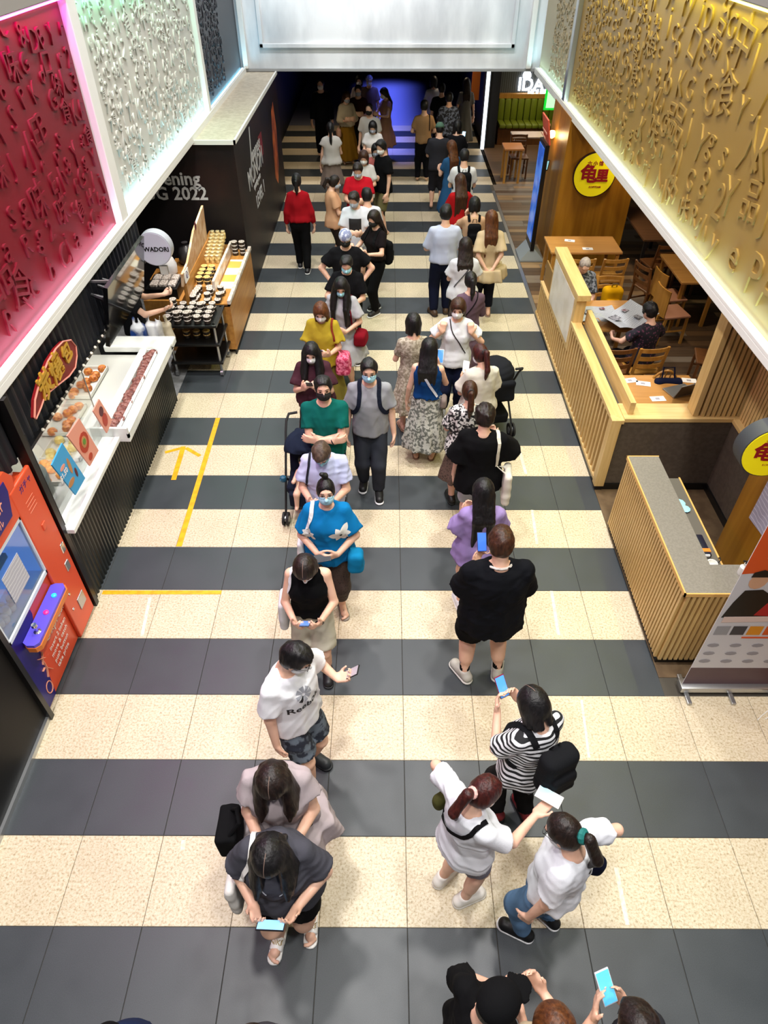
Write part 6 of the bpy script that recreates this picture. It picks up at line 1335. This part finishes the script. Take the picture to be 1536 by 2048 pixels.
person('brown-haired person in white top behind the red tee', (727, 305), 1.62, 178, hair=('bob', 'brown', .03), top=('#c9c6c6', .5, .48, .03), bottom=('trousers', '#2a2a30', .06), mask='white', head=(25, 0), arms=('phone', 'phone'))
person('woman in white sleeveless blouse walking away, ponytail down her back', (660, 245), 1.62, 4, hair=('pony', 'black', .24), top=('#b9b4b0', .22, .52, .05), bottom=('skirt', '#7c6c64', .26), shoes=('flip', '#4a4038', '#4a4038'), arms=('down', 'phone'), feet=((-.05, .04, 4), (.05, -.05, -4)))
person('man in white shirt and black mask with swept-back hair', (738, 208), 1.68, 170, 'm', hair=('buzz', 'dark', 0), top=('#c6c2c0', .5, .48, .02), bottom=('trousers', '#24242a', .06), mask='black', head=(8, -10), arms=('down', 'down'))
a = person('woman in white top with dark bob below man in black mask', (745, 246), 1.58, 175, hair=('bob', 'black', .04), top=('#cfcbc9', .4, .48, .04), bottom=('trousers', '#2a2a30', .06), mask='grey', head=(30, 0), arms=('phone', 'phone'))
a = person('woman in cream blouse and long mustard skirt', (694, 186), 1.62, 200, hair=('long', 'brown', .16), top=('#b9ac98', .8, .54, .03), bottom=('skirt', '#86601a', .08), shoes=('shoe', '#2a2018', '#2a2018'), head=(25, 0), arms=('phone', 'phone'), mask='grey')
sling(a, 'pale pink handbag of the woman in long mustard skirt', ((.06, .03, .83), (.08, -.04, .78), (.10, .02, .66)), .015, '#b58a78', ((.15, .06, .47), (.03, .055, .06)), '#c79a88')
person('man in dark suit standing in the gloom of the passage', (640, 158), 1.74, 178, 'm', hair=('short', 'black', 0), top=('#0e0f16', .95, .46, .01), bottom=('trousers', '#0b0b10', .05), mask='white', head=(5, 0))
person('woman with long black hair in a dusty rose dress', (766, 178), 1.62, 120, hair=('long', 'black', .22), top=('#a47a6c', .25, .22, .02), bottom=('none', None, 0), shoes=('shoe', '#2a2a2a', '#2a2a2a'), mask='white', head=(20, 0), arms=('one', 'one'))
person('person in brown shirt deep in the left queue', (716, 172), 1.66, 178, 'm', hair=('short', 'dark', 0), top=('#33190f', .5, .48, .03), bottom=('trousers', '#15151a', .06), head=(10, 0), mask='grey', arms=('phone', 'phone'))
person('person with pale cap at the far end of the left queue', (738, 152), 1.66, 178, 'm', hair=('short', 'dark', 0), hat='bandana', top=('#5a4a48', .5, .48, .03), bottom=('trousers', '#15151a', .06), head=(10, 0), mask='white')
person('person in grey top at the far end of the left queue', (718, 152), 1.62, 178, hair=('bob', 'black', .02), top=('#7c7478', .5, .48, .03), bottom=('trousers', '#15151a', .06), head=(10, 0), mask='white')
# -- man walking in the middle
a = person('man walking in light grey tee, glasses and blue mask', (738, 723), 1.69, 180, 'm', g=1.05, hair=('short', 'black', 0), top=('#8f9096', .45, .485, .025), bottom=('trousers', '#2e3139', .06), shoes=('sneaker', '#111214', '#e8e8ea'), mask='skyblue', glasses=True, head=(4, 0), arms=('down', 'down'), feet=((-.055, .09, 3), (.05, -.02, -5)))
backpack(a, 'navy backpack on the man walking in light grey tee', '#171b2a', .9, .68)
# -- right queue, nearest first
a = person('woman in white tee with auburn ponytail and grey shorts', (986, 1562), 1.58, -58, hair=('pony', 'auburn', .15), hat='pink', top=(WH, .45, .505, .03), bottom=('shorts', '#8a8692', .40), shoes=('sneaker', '#e4e0d8', '#d8d4cc'), mask='white', head=(30, -5), arms=(((-.125, .0, .63), (-1, .15, .55), (.3, .3, -.9), (1, 0, 0), 20), ((.10, .25, .66), (.7, -.4, -.9), (-.1, .95, .1), (-.2, -.1, 1), 10)), feet=((-.06, -.03, 10), (.06, .0, -10)))
phone(a, 'white phone held out by the woman with auburn ponytail', (.085, .325, .69), (.9, .35, .1), (-.1, -.25, .95), case='#e8e8ea', screen='#a9d8e8', size=(.08, .16))
sling(a, 'olive pouch with black strap across the white tee', ((.07, .02, .84), (.05, -.07, .76), (-.02, -.08, .72), (-.09, -.05, .68), (-.10, .02, .66)), .028, '#0d0d10', ((-.145, -.02, .64), (.028, .04, .045)), '#4a4a26')
a = person('woman in white tee, blue jeans and teal scrunchie', (1120, 1640), 1.60, 55, hair=('pony', 'dark', .17), hat='teal', top=(WH, .45, .535, .03), bottom=('trousers', '#5f7fa3', .07), shoes=('sneaker', '#0e0e10', '#ececee'), glasses=True, mask='white', head=(28, 0), arms=('down', ((.13, .0, .66), (.75, -1, .5), (-.5, .8, .2), (-.5, 0, .8), 30)), feet=((-.06, .03, 10), (.055, -.04, -12)))
sling(a, 'navy shoulder bag of the woman in blue jeans', ((.055, .05, .84), (.060, -.05, .81), (.085, -.06, .70), (.11, -.05, .60)), .018, '#12162c', ((.140, -.085, .52), (.03, .05, .05), 20), '#12162c')
decal(flat_poly([(.016 * math.cos(t * .785), .012 * math.sin(t * .785)) for t in range(8)]), the_bvh(a), frame((.0, -.2, .765 * a['H']), (1, 0, 0), (0, 0, 1)), m_bk, 'logo_print', a['top'])
a = person('woman in black and white striped tee holding a phone up', (1062, 1383), 1.60, 28, g=1.05, hair=('bob', 'black', .03), top=('#16171a', .50, .475, .03), tpat=('stripe', '#dedfe4', 9), bottom=('trousers', '#0d0d10', .06), shoes=('shoe', '#7a1c22', '#1a1a1a'), mask='white', head=(28, 5), arms=('phonehi', 'phonehi'), feet=((-.06, .04, 8), (.06, -.03, -8)))
phone(a, 'red-cased phone with blue screen held by the striped-tee woman', (0.0, .235, .775), (0, .5, .85), (0, -.75, .65), case='#7c1530', screen='#4f96e8')
backpack(a, 'black backpack worn by the woman in striped tee', '#141518', 1.0, .725)
a = person('large man in black tee and black shorts, seen from behind', (1004, 1062), 1.76, 2, 'm', g=1.30, skin=0, hair=('short', 'brown', 0), top=('#0c0d12', .58, .455, .05), bottom=('shorts', '#0b0b0d', .31), shoes=('sneaker', '#b5b2a8', '#e6e4dc'), sox=('#101012', .5), head=(14, 0), arms=('phone', 'phone'), feet=((-.085, -.01, 30), (.085, .0, -14)))
phone(a, 'blue-edged phone held by the large man in black', (-.03, .24, .72), (0, .5, .8), (0, -.7, .7), case='#22408a', screen='#3a6ad8')
link('lanyard', MB().tube([Vector((.052 * a['H'] * math.sin(t * .45 - 1.8), -.048 * a['H'] * math.cos(t * .45 - 1.8) - .006, (.842 + .010 * math.cos(t * .45 - 1.8)) * a['H'])) for t in range(9)], .010, 6).mesh('lanyard', mat('lanyard_print', '#1b1316', .6, col2='#c8c2be', kind='voronoi', scale=22, lo=.3, hi=.4)), a['root'])
for i in (0, 1):
    k_, an = Vector(a['knee'][i]), Vector(a['ank'][i]); p = an.lerp(k_, .34); link('sock_stripe', MB().tube([p + Vector((.052 * math.cos(t * .628), .052 * math.sin(t * .628), 0)) for t in range(11)], .008, 6).mesh('sock_stripe', mat('sock_grey', '#6a6a70', .8)), a['root'])
a = person('girl in lilac top with waist-long black hair', (968, 964), 1.56, 3, hair=('long', 'black', .34), top=('#9480b4', .5, .46, .06), bottom=('shorts', '#8d86a0', .40), shoes=('sneaker', '#dddde2', '#eeeeee'), mask='white', head=(14, 0), arms=('phone', 'phone'))
a = person('person in loose black tee with curly hair and tote bag', (972, 814), 1.62, -6, 'm', hair=('curly', 'dark', 0), top=('#0a0a0c', .55, .45, .10), bottom=('trousers', '#a9adba', .25), shoes=('sneaker', '#e2e2e4', '#eeeeee'), mask='white', head=(12, 0), arms=('down', 'one'))
sling(a, 'cream tote bag of the person in loose black tee', ((.075, .06, .76), (.080, .0, .85), (.085, -.07, .76), (.12, -.08, .64)), .035, '#d9d4c6', ((.175, -.06, .50), (.025, .08, .12)), '#d6d1c4', 'tote_bag')
a = person('woman in black and white patterned blouse with ponytail', (940, 764), 1.56, 2, hair=('pony', 'brown', .18), top=('#0f0f12', .5, .47, .05), tpat=('blotch', '#d5d3cf', 34), bottom=('skirt', '#241714', .25), bpat=('spots', '#5a463c', 50), shoes=('shoe', '#1a1a1a', '#1a1a1a'), mask='white', head=(16, 0), arms=('phone', 'phone'))
a = person('woman in cream blouse beside the stroller, reddish ponytail', (958, 690), 1.58, 15, hair=('pony', 'auburn', .20), top=('#c9c4b8', .48, .50, .06), bottom=('trousers', '#1b1b20', .06), shoes=('shoe', '#1a1a1a', '#1a1a1a'), mask='white', head=(26, 10), arms=('phone', 'phone'))
phone(a, 'white phone held by the woman in cream blouse', (-.02, .24, .70), (.3, .6, .6), (0, -.6, .78), case='#d8d8da', screen='#c9d0d8', es=.4)
a = person('woman in blue sleeveless top and white patterned skirt', (860, 680), 1.58, -8, hair=('long', 'black', .15), top=('#0f3a70', 0, .575, .0), bottom=('skirt', '#c5c4bc', .13), bpat=('blotch', '#6a6c66', 30), shoes=('flip', '#7a5a48', '#7a5a48'), mask='white', head=(14, 0), arms=('down', 'phonehi'))
phone(a, 'blue and white phone held by the woman in patterned skirt', (.07, .21, .77), (0, .4, .9), (0, -.8, .6), case='#e2e6ee', screen='#4a8ad8', es=.6)
sling(a, 'white strap bag of the woman in blue sleeveless top', ((-.05, .05, .84), (-.045, -.05, .81), (.02, -.075, .70), (.08, -.06, .60)), .028, '#c9cbd6', ((.125, -.02, .54), (.022, .05, .04)), '#8d7f78')
a = person('woman in long beige patterned dress with black bob', (827, 630), 1.58, 8, hair=('bob', 'black', .02), top=('#8f8472', .45, .20, .0), tpat=('blotch', '#b9b09f', 34), bottom=('none', None, 0), shoes=('flip', '#8d6f58', '#8d6f58'), head=(5, 0), arms=('phone', 'phone'), neck=.06)
a = person('woman in white tee facing the camera, hands at her shoulders', (917, 602), 1.62, 176, hair=('long', 'brown', .10), top=(WH, .45, .475, .05), bottom=('trousers', '#161c34', .06), shoes=('sneaker', '#d8d8dc', '#eeeeee'), mask='white', head=(10, -5), arms=('shoulder', 'shoulder'))
sling(a, 'thin dark crossbody strap on the woman facing the camera', ((.055, .02, .85), (.04, .08, .78), (-.02, .12, .70), (-.08, .08, .60)), .012, '#2a2426')
person('woman in long mauve dress with low ponytail', (942, 545), 1.58, 6, hair=('pony', 'black', .16), top=('#64505e', .80, .10, .0), bottom=('none', None, 0), shoes=('shoe', '#2a2024', '#2a2024'), head=(14, 0), arms=('phone', 'phone'))
sling(PEOPLE[-1], 'thin black strap on the woman in long mauve dress', ((.05, .04, .84), (.045, -.05, .80), (-.02, -.075, .70), (-.08, -.06, .60)), .014, '#1c181c', ((-.125, .02, .54), (.02, .05, .05)), '#16162a')
a = person('woman in white puff-sleeved blouse with dark wavy hair', (932, 478), 1.60, 0, hair=('long', 'dark', .13), top=('#cdced3', .45, .48, .06), bottom=('trousers', '#15151a', .06), head=(14, 0), arms=('phone', 'phone'), shoes=('shoe', '#222', '#222'))
sling(a, 'grey crossbody strap on the white puff-sleeved blouse', ((.05, .04, .84), (.045, -.05, .80), (-.02, -.075, .70), (-.08, -.06, .60)), .014, '#4a4a50')
a = person('man in pale blue shirt and navy trousers', (892, 412), 1.72, 4, 'm', g=1.08, hair=('short', 'black', 0), top=('#b3bbd2', .60, .525, .02), bottom=('trousers', '#10152a', .05), shoes=('shoe', '#4a3626', '#2a2018'), head=(8, 0), arms=('belly', 'belly'), feet=((-.06, .0, 20), (.06, .04, -8)))
a = person('woman in cream tunic with long light-brown hair, hands behind', (984, 424), 1.64, 4, hair=('long', 'chestnut', .24), top=('#bba786', .55, .40, .05), bottom=('trousers', '#12141f', .08), shoes=('flip', '#8a7468', '#8a7468'), head=(5, 0), arms=('back', 'back'))
a = person('person in peach top and black bag behind the cream tunic', (950, 396), 1.60, 0, hair=('bob', 'black', .0), top=('#c09a7c', .4, .50, .02), bottom=('trousers', '#a08c7c', .06), head=(16, 0), arms=('face', 'phone'))
backpack(a, 'small black backpack on the person in peach top', '#0c0c10', .85, .70)
person('woman in red top with long brown hair, hand raised', (921, 350), 1.62, 8, hair=('long', 'brown', .26), top=('#a5151a', .5, .48, .03), bottom=('trousers', '#9aa0ac', .06), head=(16, 0), arms=('phone', 'face'))
a = person('man in white tee wearing a black backpack in right queue', (929, 300), 1.70, 0, 'm', hair=('short', 'black', 0), top=('#d2d3d8', .45, .48, .03), bottom=('trousers', '#24262c', .06), head=(14, 0), arms=('phone', 'phone'))
backpack(a, 'black backpack on the man in white tee in right queue', '#0c0d10', 1.0, .70)
person('woman in denim blue dress stepping out of the right queue', (903, 283), 1.60, 25, hair=('long', 'chestnut', .28), top=('#27517a', .4, .20, .0), bottom=('none', None, 0), shoes=('flip', '#8a6a58', '#8a6a58'), head=(10, 0), arms=('phone', 'phone'), feet=((-.06, -.10, 6), (.05, .04, -5)))
person('man in dark grey tee wearing a green cap', (880, 246), 1.68, 0, 'm', hair=('short', 'black', 0), hat='greencap', top=('#2c2c32', .5, .48, .03), bottom=('trousers', '#24242a', .2), head=(10, 0), arms=('phone', 'phone'))
a = person('man in tan shirt and black trousers in the right queue', (849, 202), 1.68, 0, 'm', hair=('short', 'black', 0), top=('#9a7854', .45, .50, .01), bottom=('trousers', '#0c0c10', .05), head=(8, 0), arms=('belly', 'belly'))
sling(a, 'black shoulder bag of the man in tan shirt', ((.06, .04, .84), (.065, -.05, .80), (.08, -.06, .66)), .02, '#101014', ((.10, -.085, .53), (.05, .03, .05)), '#101014')
a = person('person in black top holding a bright phone, far right queue', (916, 242), 1.60, -15, hair=('bob', 'black', .04), top=('#131317', .5, .48, .03), bottom=('trousers', '#1a1a20', .06), head=(16, 0), arms=('phone', 'phonehi'))
phone(a, 'bright screened phone far back in the right queue', (.06, .22, .78), (0, .4, .9), (0, -.8, .6), screen='#a8e0ff', es=3)
person('person in dark patterned shirt far back in the right queue', (899, 186), 1.68, 0, 'm', hair=('short', 'black', 0), top=('#1f2430', .5, .48, .03), tpat=('blotch', '#6a7690', 18), bottom=('trousers', '#15151a', .06), head=(8, 0))
person('person in black tee near the far end of the right queue', (884, 168), 1.66, 0, 'm', hair=('short', 'black', 0), top=('#101014', .5, .48, .03), bottom=('trousers', '#15151a', .06), head=(8, 0))
person('person in white tee at the far end of the right queue', (868, 154), 1.64, 0, hair=('bob', 'black', .02), top=('#b9bac0', .5, .48, .03), bottom=('trousers', '#15151a', .06), head=(8, 0))
person('person in grey dress at the far end of the right queue', (934, 158), 1.64, 5, hair=('long', 'dark', .16), top=('#6a6a68', .5, .15, .0), bottom=('none', None, 0), head=(8, 0))
# -- cut off by the lower edge of the picture
a = person('person in black cap and black tee at the bottom edge', (1005, 1992), 1.62, -60, detail=1.15, hair=('short', 'black', 0), hat='cap', top=('#0c0c0e', .45, .48, .03), bottom=('trousers', '#1a1a20', .06), head=(10, 0), arms=('belly', 'belly'))
decal(text_mesh('YN', .07, 0, .002), the_bvh(a), frame((-.02, -.02, .86 * a['H']), (.6, -.8, 0), (.8, .6, 0)), mat('petal_white', '#dcdad4', .7), 'lettering', a['top'])
person('brown-haired person at the bottom edge beside the black cap', (1112, 2036), 1.60, 10, detail=1.15, hair=('bob', 'chestnut', .04), top=('#c9b89a', .45, .48, .03), bottom=('trousers', '#2a2a30', .06), head=(20, 0), arms=('phone', 'phone'), mask='white')
a = person('dark-haired person raising a light blue phone at bottom edge', (1280, 2036), 1.62, 20, detail=1.15, hair=('short', 'dark', 0), top=('#2a2a30', .45, .48, .03), bottom=('trousers', '#2a2a30', .06), head=(22, 0), arms=tuple(((s * .05, .115, .77), (s * .6, -.3, -1), (-s * .3, .55, .8), (-s * .75, -.2, .5), 14) for s in (-1, 1)), mask='white')
phone(a, 'light blue phone held up at the bottom edge', (0.0, .165, .835), (0, .6, .75), (0, -.6, .8), case='#c9ccd8', screen='#59b8dc')
person('dark head at the bottom edge below the tote bag', (496, 2112), 1.60, 180, detail=1.7, hair=('bob', 'dark', .02), top=('#3a3a40', .45, .48, .03), bottom=('trousers', '#2a2a30', .06), head=(10, 0), mask='white')
person('navy-capped head at the left of the bottom edge', (200, 2104), 1.60, 180, detail=1.7, hair=('short', 'black', 0), hat='cap', top=('#1a2440', .45, .48, .03), bottom=('trousers', '#2a2a30', .06), head=(10, 0), mask='white')
# -- seated diners
person('grey-haired man in checked shirt sitting at the table', None, 1.64, 180, 'm', at=(2.84, 9.55), seat=.47, hair=('buzz', 'grey', 0), top=('#2f3438', .55, .49, .02), tpat=('blotch', '#7d8288', 30), bottom=('trousers', '#2a2a30', .06), head=(35, 0), arms=('lap', 'lap'), feet=((-.08, .16, 4), (.08, .16, -4)))
person('woman in dark floral blouse reading the newspaper', None, 1.58, 18, at=(3.40, 8.02), seat=.47, hair=('short', 'black', 0), top=('#5a3048', .45, .49, .03), tpat=('spots', '#120e1c', 26), bottom=('trousers', '#15151a', .06), head=(22, 12), arms=('open', 'open'), feet=((-.08, .16, 4), (.08, .16, -4)))

# ---------------------------------------------------------------- strollers, bags left on chairs
def stroller(label, c, rz, fab='#15171b', hood='#1b1d22', toy=None):
    t = thing('stroller', label, 'stroller', (c[0], c[1], 0), R(rz)); m1 = cloth(fab); m2 = cloth(hood)
    for s in (-1, 1):
        MB().tube([(s * .23, -.30, .98), (s * .23, -.22, .90), (s * .22, .25, .12)], .013, 8).build('frame_tube', m_blackm, t, True); MB().tube([(s * .22, .05, .48), (s * .23, -.28, .10)], .013, 8).build('frame_tube', m_blackm, t, True)
        for y, r_ in ((.27, .075), (-.28, .09)):
            for q in (-.022, .022): MB().tube([(s * .22 + q - .011, y, r_), (s * .22 + q + .011, y, r_)], r_, 18).build('wheel', m_blackm, t, True)
            MB().tube([(s * .22 - .036, y, r_), (s * .22 + .036, y, r_)], r_ * .5, 12).build('hub', m_steel, t, True)
        MB().tube([(s * .23, -.30, .98), (s * .21, -.36, 1.03), (s * .12, -.38, 1.04)], .015, 8).build('handle', m_blackm, t, True)
    S = SDF(.011); S.rbox((0, .06, .44), (.19, .16, .05), .03); S.rbox((0, -.12, .66), (.19, .045, .24), .035, np.array(Matrix.Rotation(R(14), 3, 'X')), k=.03); S.rbox((0, .24, .34), (.16, .03, .09), .02, k=.02)
    link('seat', S.mesh('seat', m1), t)
    S = SDF(.011); S.ell((0, -.06, .82), (.225, .24, .19)); S.ell((0, -.04, .78), (.205, .22, .17), k=0, op='sub'); S.plane((0, 0, .80), (0, .55, -1)); S.plane((0, .14, 0), (0, 1, .0)); S.ripple(.003, 25, 2)
    link('hood', S.mesh('hood', m2), t)
    S = SDF(.011); S.rbox((0, -.04, .24), (.18, .20, .07), .03); S.ripple(.004, 20, 4); link('basket', S.mesh('basket', m1), t)
    S = SDF(.011); S.rbox((0, -.33, .72), (.16, .045, .13), .03); S.ripple(.006, 18, 4); link('parcel_pouch', S.mesh('pouch', m1), t)
    if toy:
        MB().lathe([(.006, -.04), (.03, -.028), (.04, 0), (.03, .028), (.006, .04)], (.235, .12, .52), 12).build('toy_ball', mat('toy_blue', '#2f9fd0', .5, col2='#14506c', kind='voronoi', scale=30, lo=.2, hi=.3), t, True)
    return t
p = gz(1010, 850); stroller('black folding stroller beside the woman in cream blouse', (1.33, 7.25), 10)
stroller('black stroller with a toddler, behind the man in teal tee', (-.86, 5.62), 176, '#1a2030', '#1a2233', True)
S = SDF(.010); S.ell((0, .05, .55), (.085, .07, .11)); S.ell((0, .04, .71), (.062, .068, .072), k=.02)
for s in (-1, 1): S.cone((s * .07, .08, .60), (s * .10, .20, .56), .028, .022, k=.02); S.ell((s * .105, .215, .56), (.022,) * 3, k=.01); S.cone((s * .05, .10, .48), (s * .07, .27, .44), .045, .034, k=.02); S.cone((s * .07, .27, .44), (s * .075, .29, .30), .034, .024, k=.02); S.ell((s * .075, .31, .28), (.022, .04, .02), k=.015)
tod = link('person', S.mesh('body', m_skin_(2))); tag(tod, 'toddler sitting in the stroller behind the man in teal', 'person'); tod.location = (-.86, 5.62, 0); tod.rotation_euler = (0, 0, R(176))
S = SDF(.010); S.ell((0, .034, .728), (.067, .072, .066)); S.plane((0, .075, .72), (0, 1, -.6)); link('hair', S.mesh('hair', m_hair_('dark')), tod)
S = SDF(.010); S.ell((0, .05, .55), (.095, .080, .115)); S.plane((0, 0, .645), (0, 0, 1)); link('top', S.mesh('top', cloth('#b5a6a8')), tod)
t = thing('school_bag', 'yellow backpack resting on the chair by the newspaper table', 'backpack', (3.38, 9.62, .47)); S = SDF(.011); S.rbox((3.38, 9.60, .64), (.15, .09, .18), .07); S.rbox((3.38, 9.49, .58), (.10, .03, .08), .03, k=.01); S.ripple(.004, 18, 3)
o = link('bag', S.mesh('bag', cloth('#d29a06'))); o.parent = t; o.matrix_local = world_of(t).inverted()
part(MB().tube([(3.34, 9.60, .80), (3.35, 9.58, .86), (3.41, 9.58, .86), (3.42, 9.60, .80)], .008, 6), 'handle', cloth('#7a5a04'), t)
t = thing('draped_bag', 'dark navy bag hung on the spindle hoop-back chair', 'bag', (3.42, 7.25, .5)); S = SDF(.011); S.rbox((3.44, 7.10, .62), (.17, .06, .17), .05); S.ripple(.010, 14, 8); o = link('bag', S.mesh('bag', cloth('#10152e'))); o.parent = t; o.matrix_local = world_of(t).inverted()
part(MB().tube([(3.36, 7.12, .76), (3.37, 7.18, .90), (3.50, 7.18, .90), (3.52, 7.12, .76)], .010, 6), 'strap', cloth('#10152e'), t)
for k, (x, y, z, c_, lb) in enumerate(((-3.02, 8.02, .92, '#dcdcde', 'white plastic carrier bag handed over at the stall end'), (-3.20, 7.95, .92, '#23448a', 'blue and white printed carrier bag at the stall end'), (-2.92, 8.12, .86, '#cfc4ae', 'beige carrier bag behind the white carrier bag'))):
    t = thing('carrier_bag', lb, 'bag', (x, y, z - .18)); S = SDF(.012); S.rbox((x, y, z), (.10, .07, .14), .05); S.cone((x - .05, y, z + .12), (x - .03, y, z + .22), .022, .016, k=.03); S.cone((x + .05, y, z + .12), (x + .03, y, z + .22), .022, .016, k=.03); S.ripple(.010, 16, 11 + k)
    o = link('bag', S.mesh('bag', mat('carrier%d' % k, c_, .35, col2=('#b8b8be', '#e0e4ec', '#b8ac94')[k], scale=4, lo=.45, hi=.55))); o.parent = t; o.matrix_local = world_of(t).inverted()
a = person('stall worker in black at the end of the white counter', None, 1.66, -75, 'm', at=(-3.35, 8.25), hair=('short', 'black', 0), hat='cap', top=('#121316', .45, .48, .02), bottom=('trousers', '#15151a', .06), mask='white', head=(15, 0), arms=('reach', 'reach'))
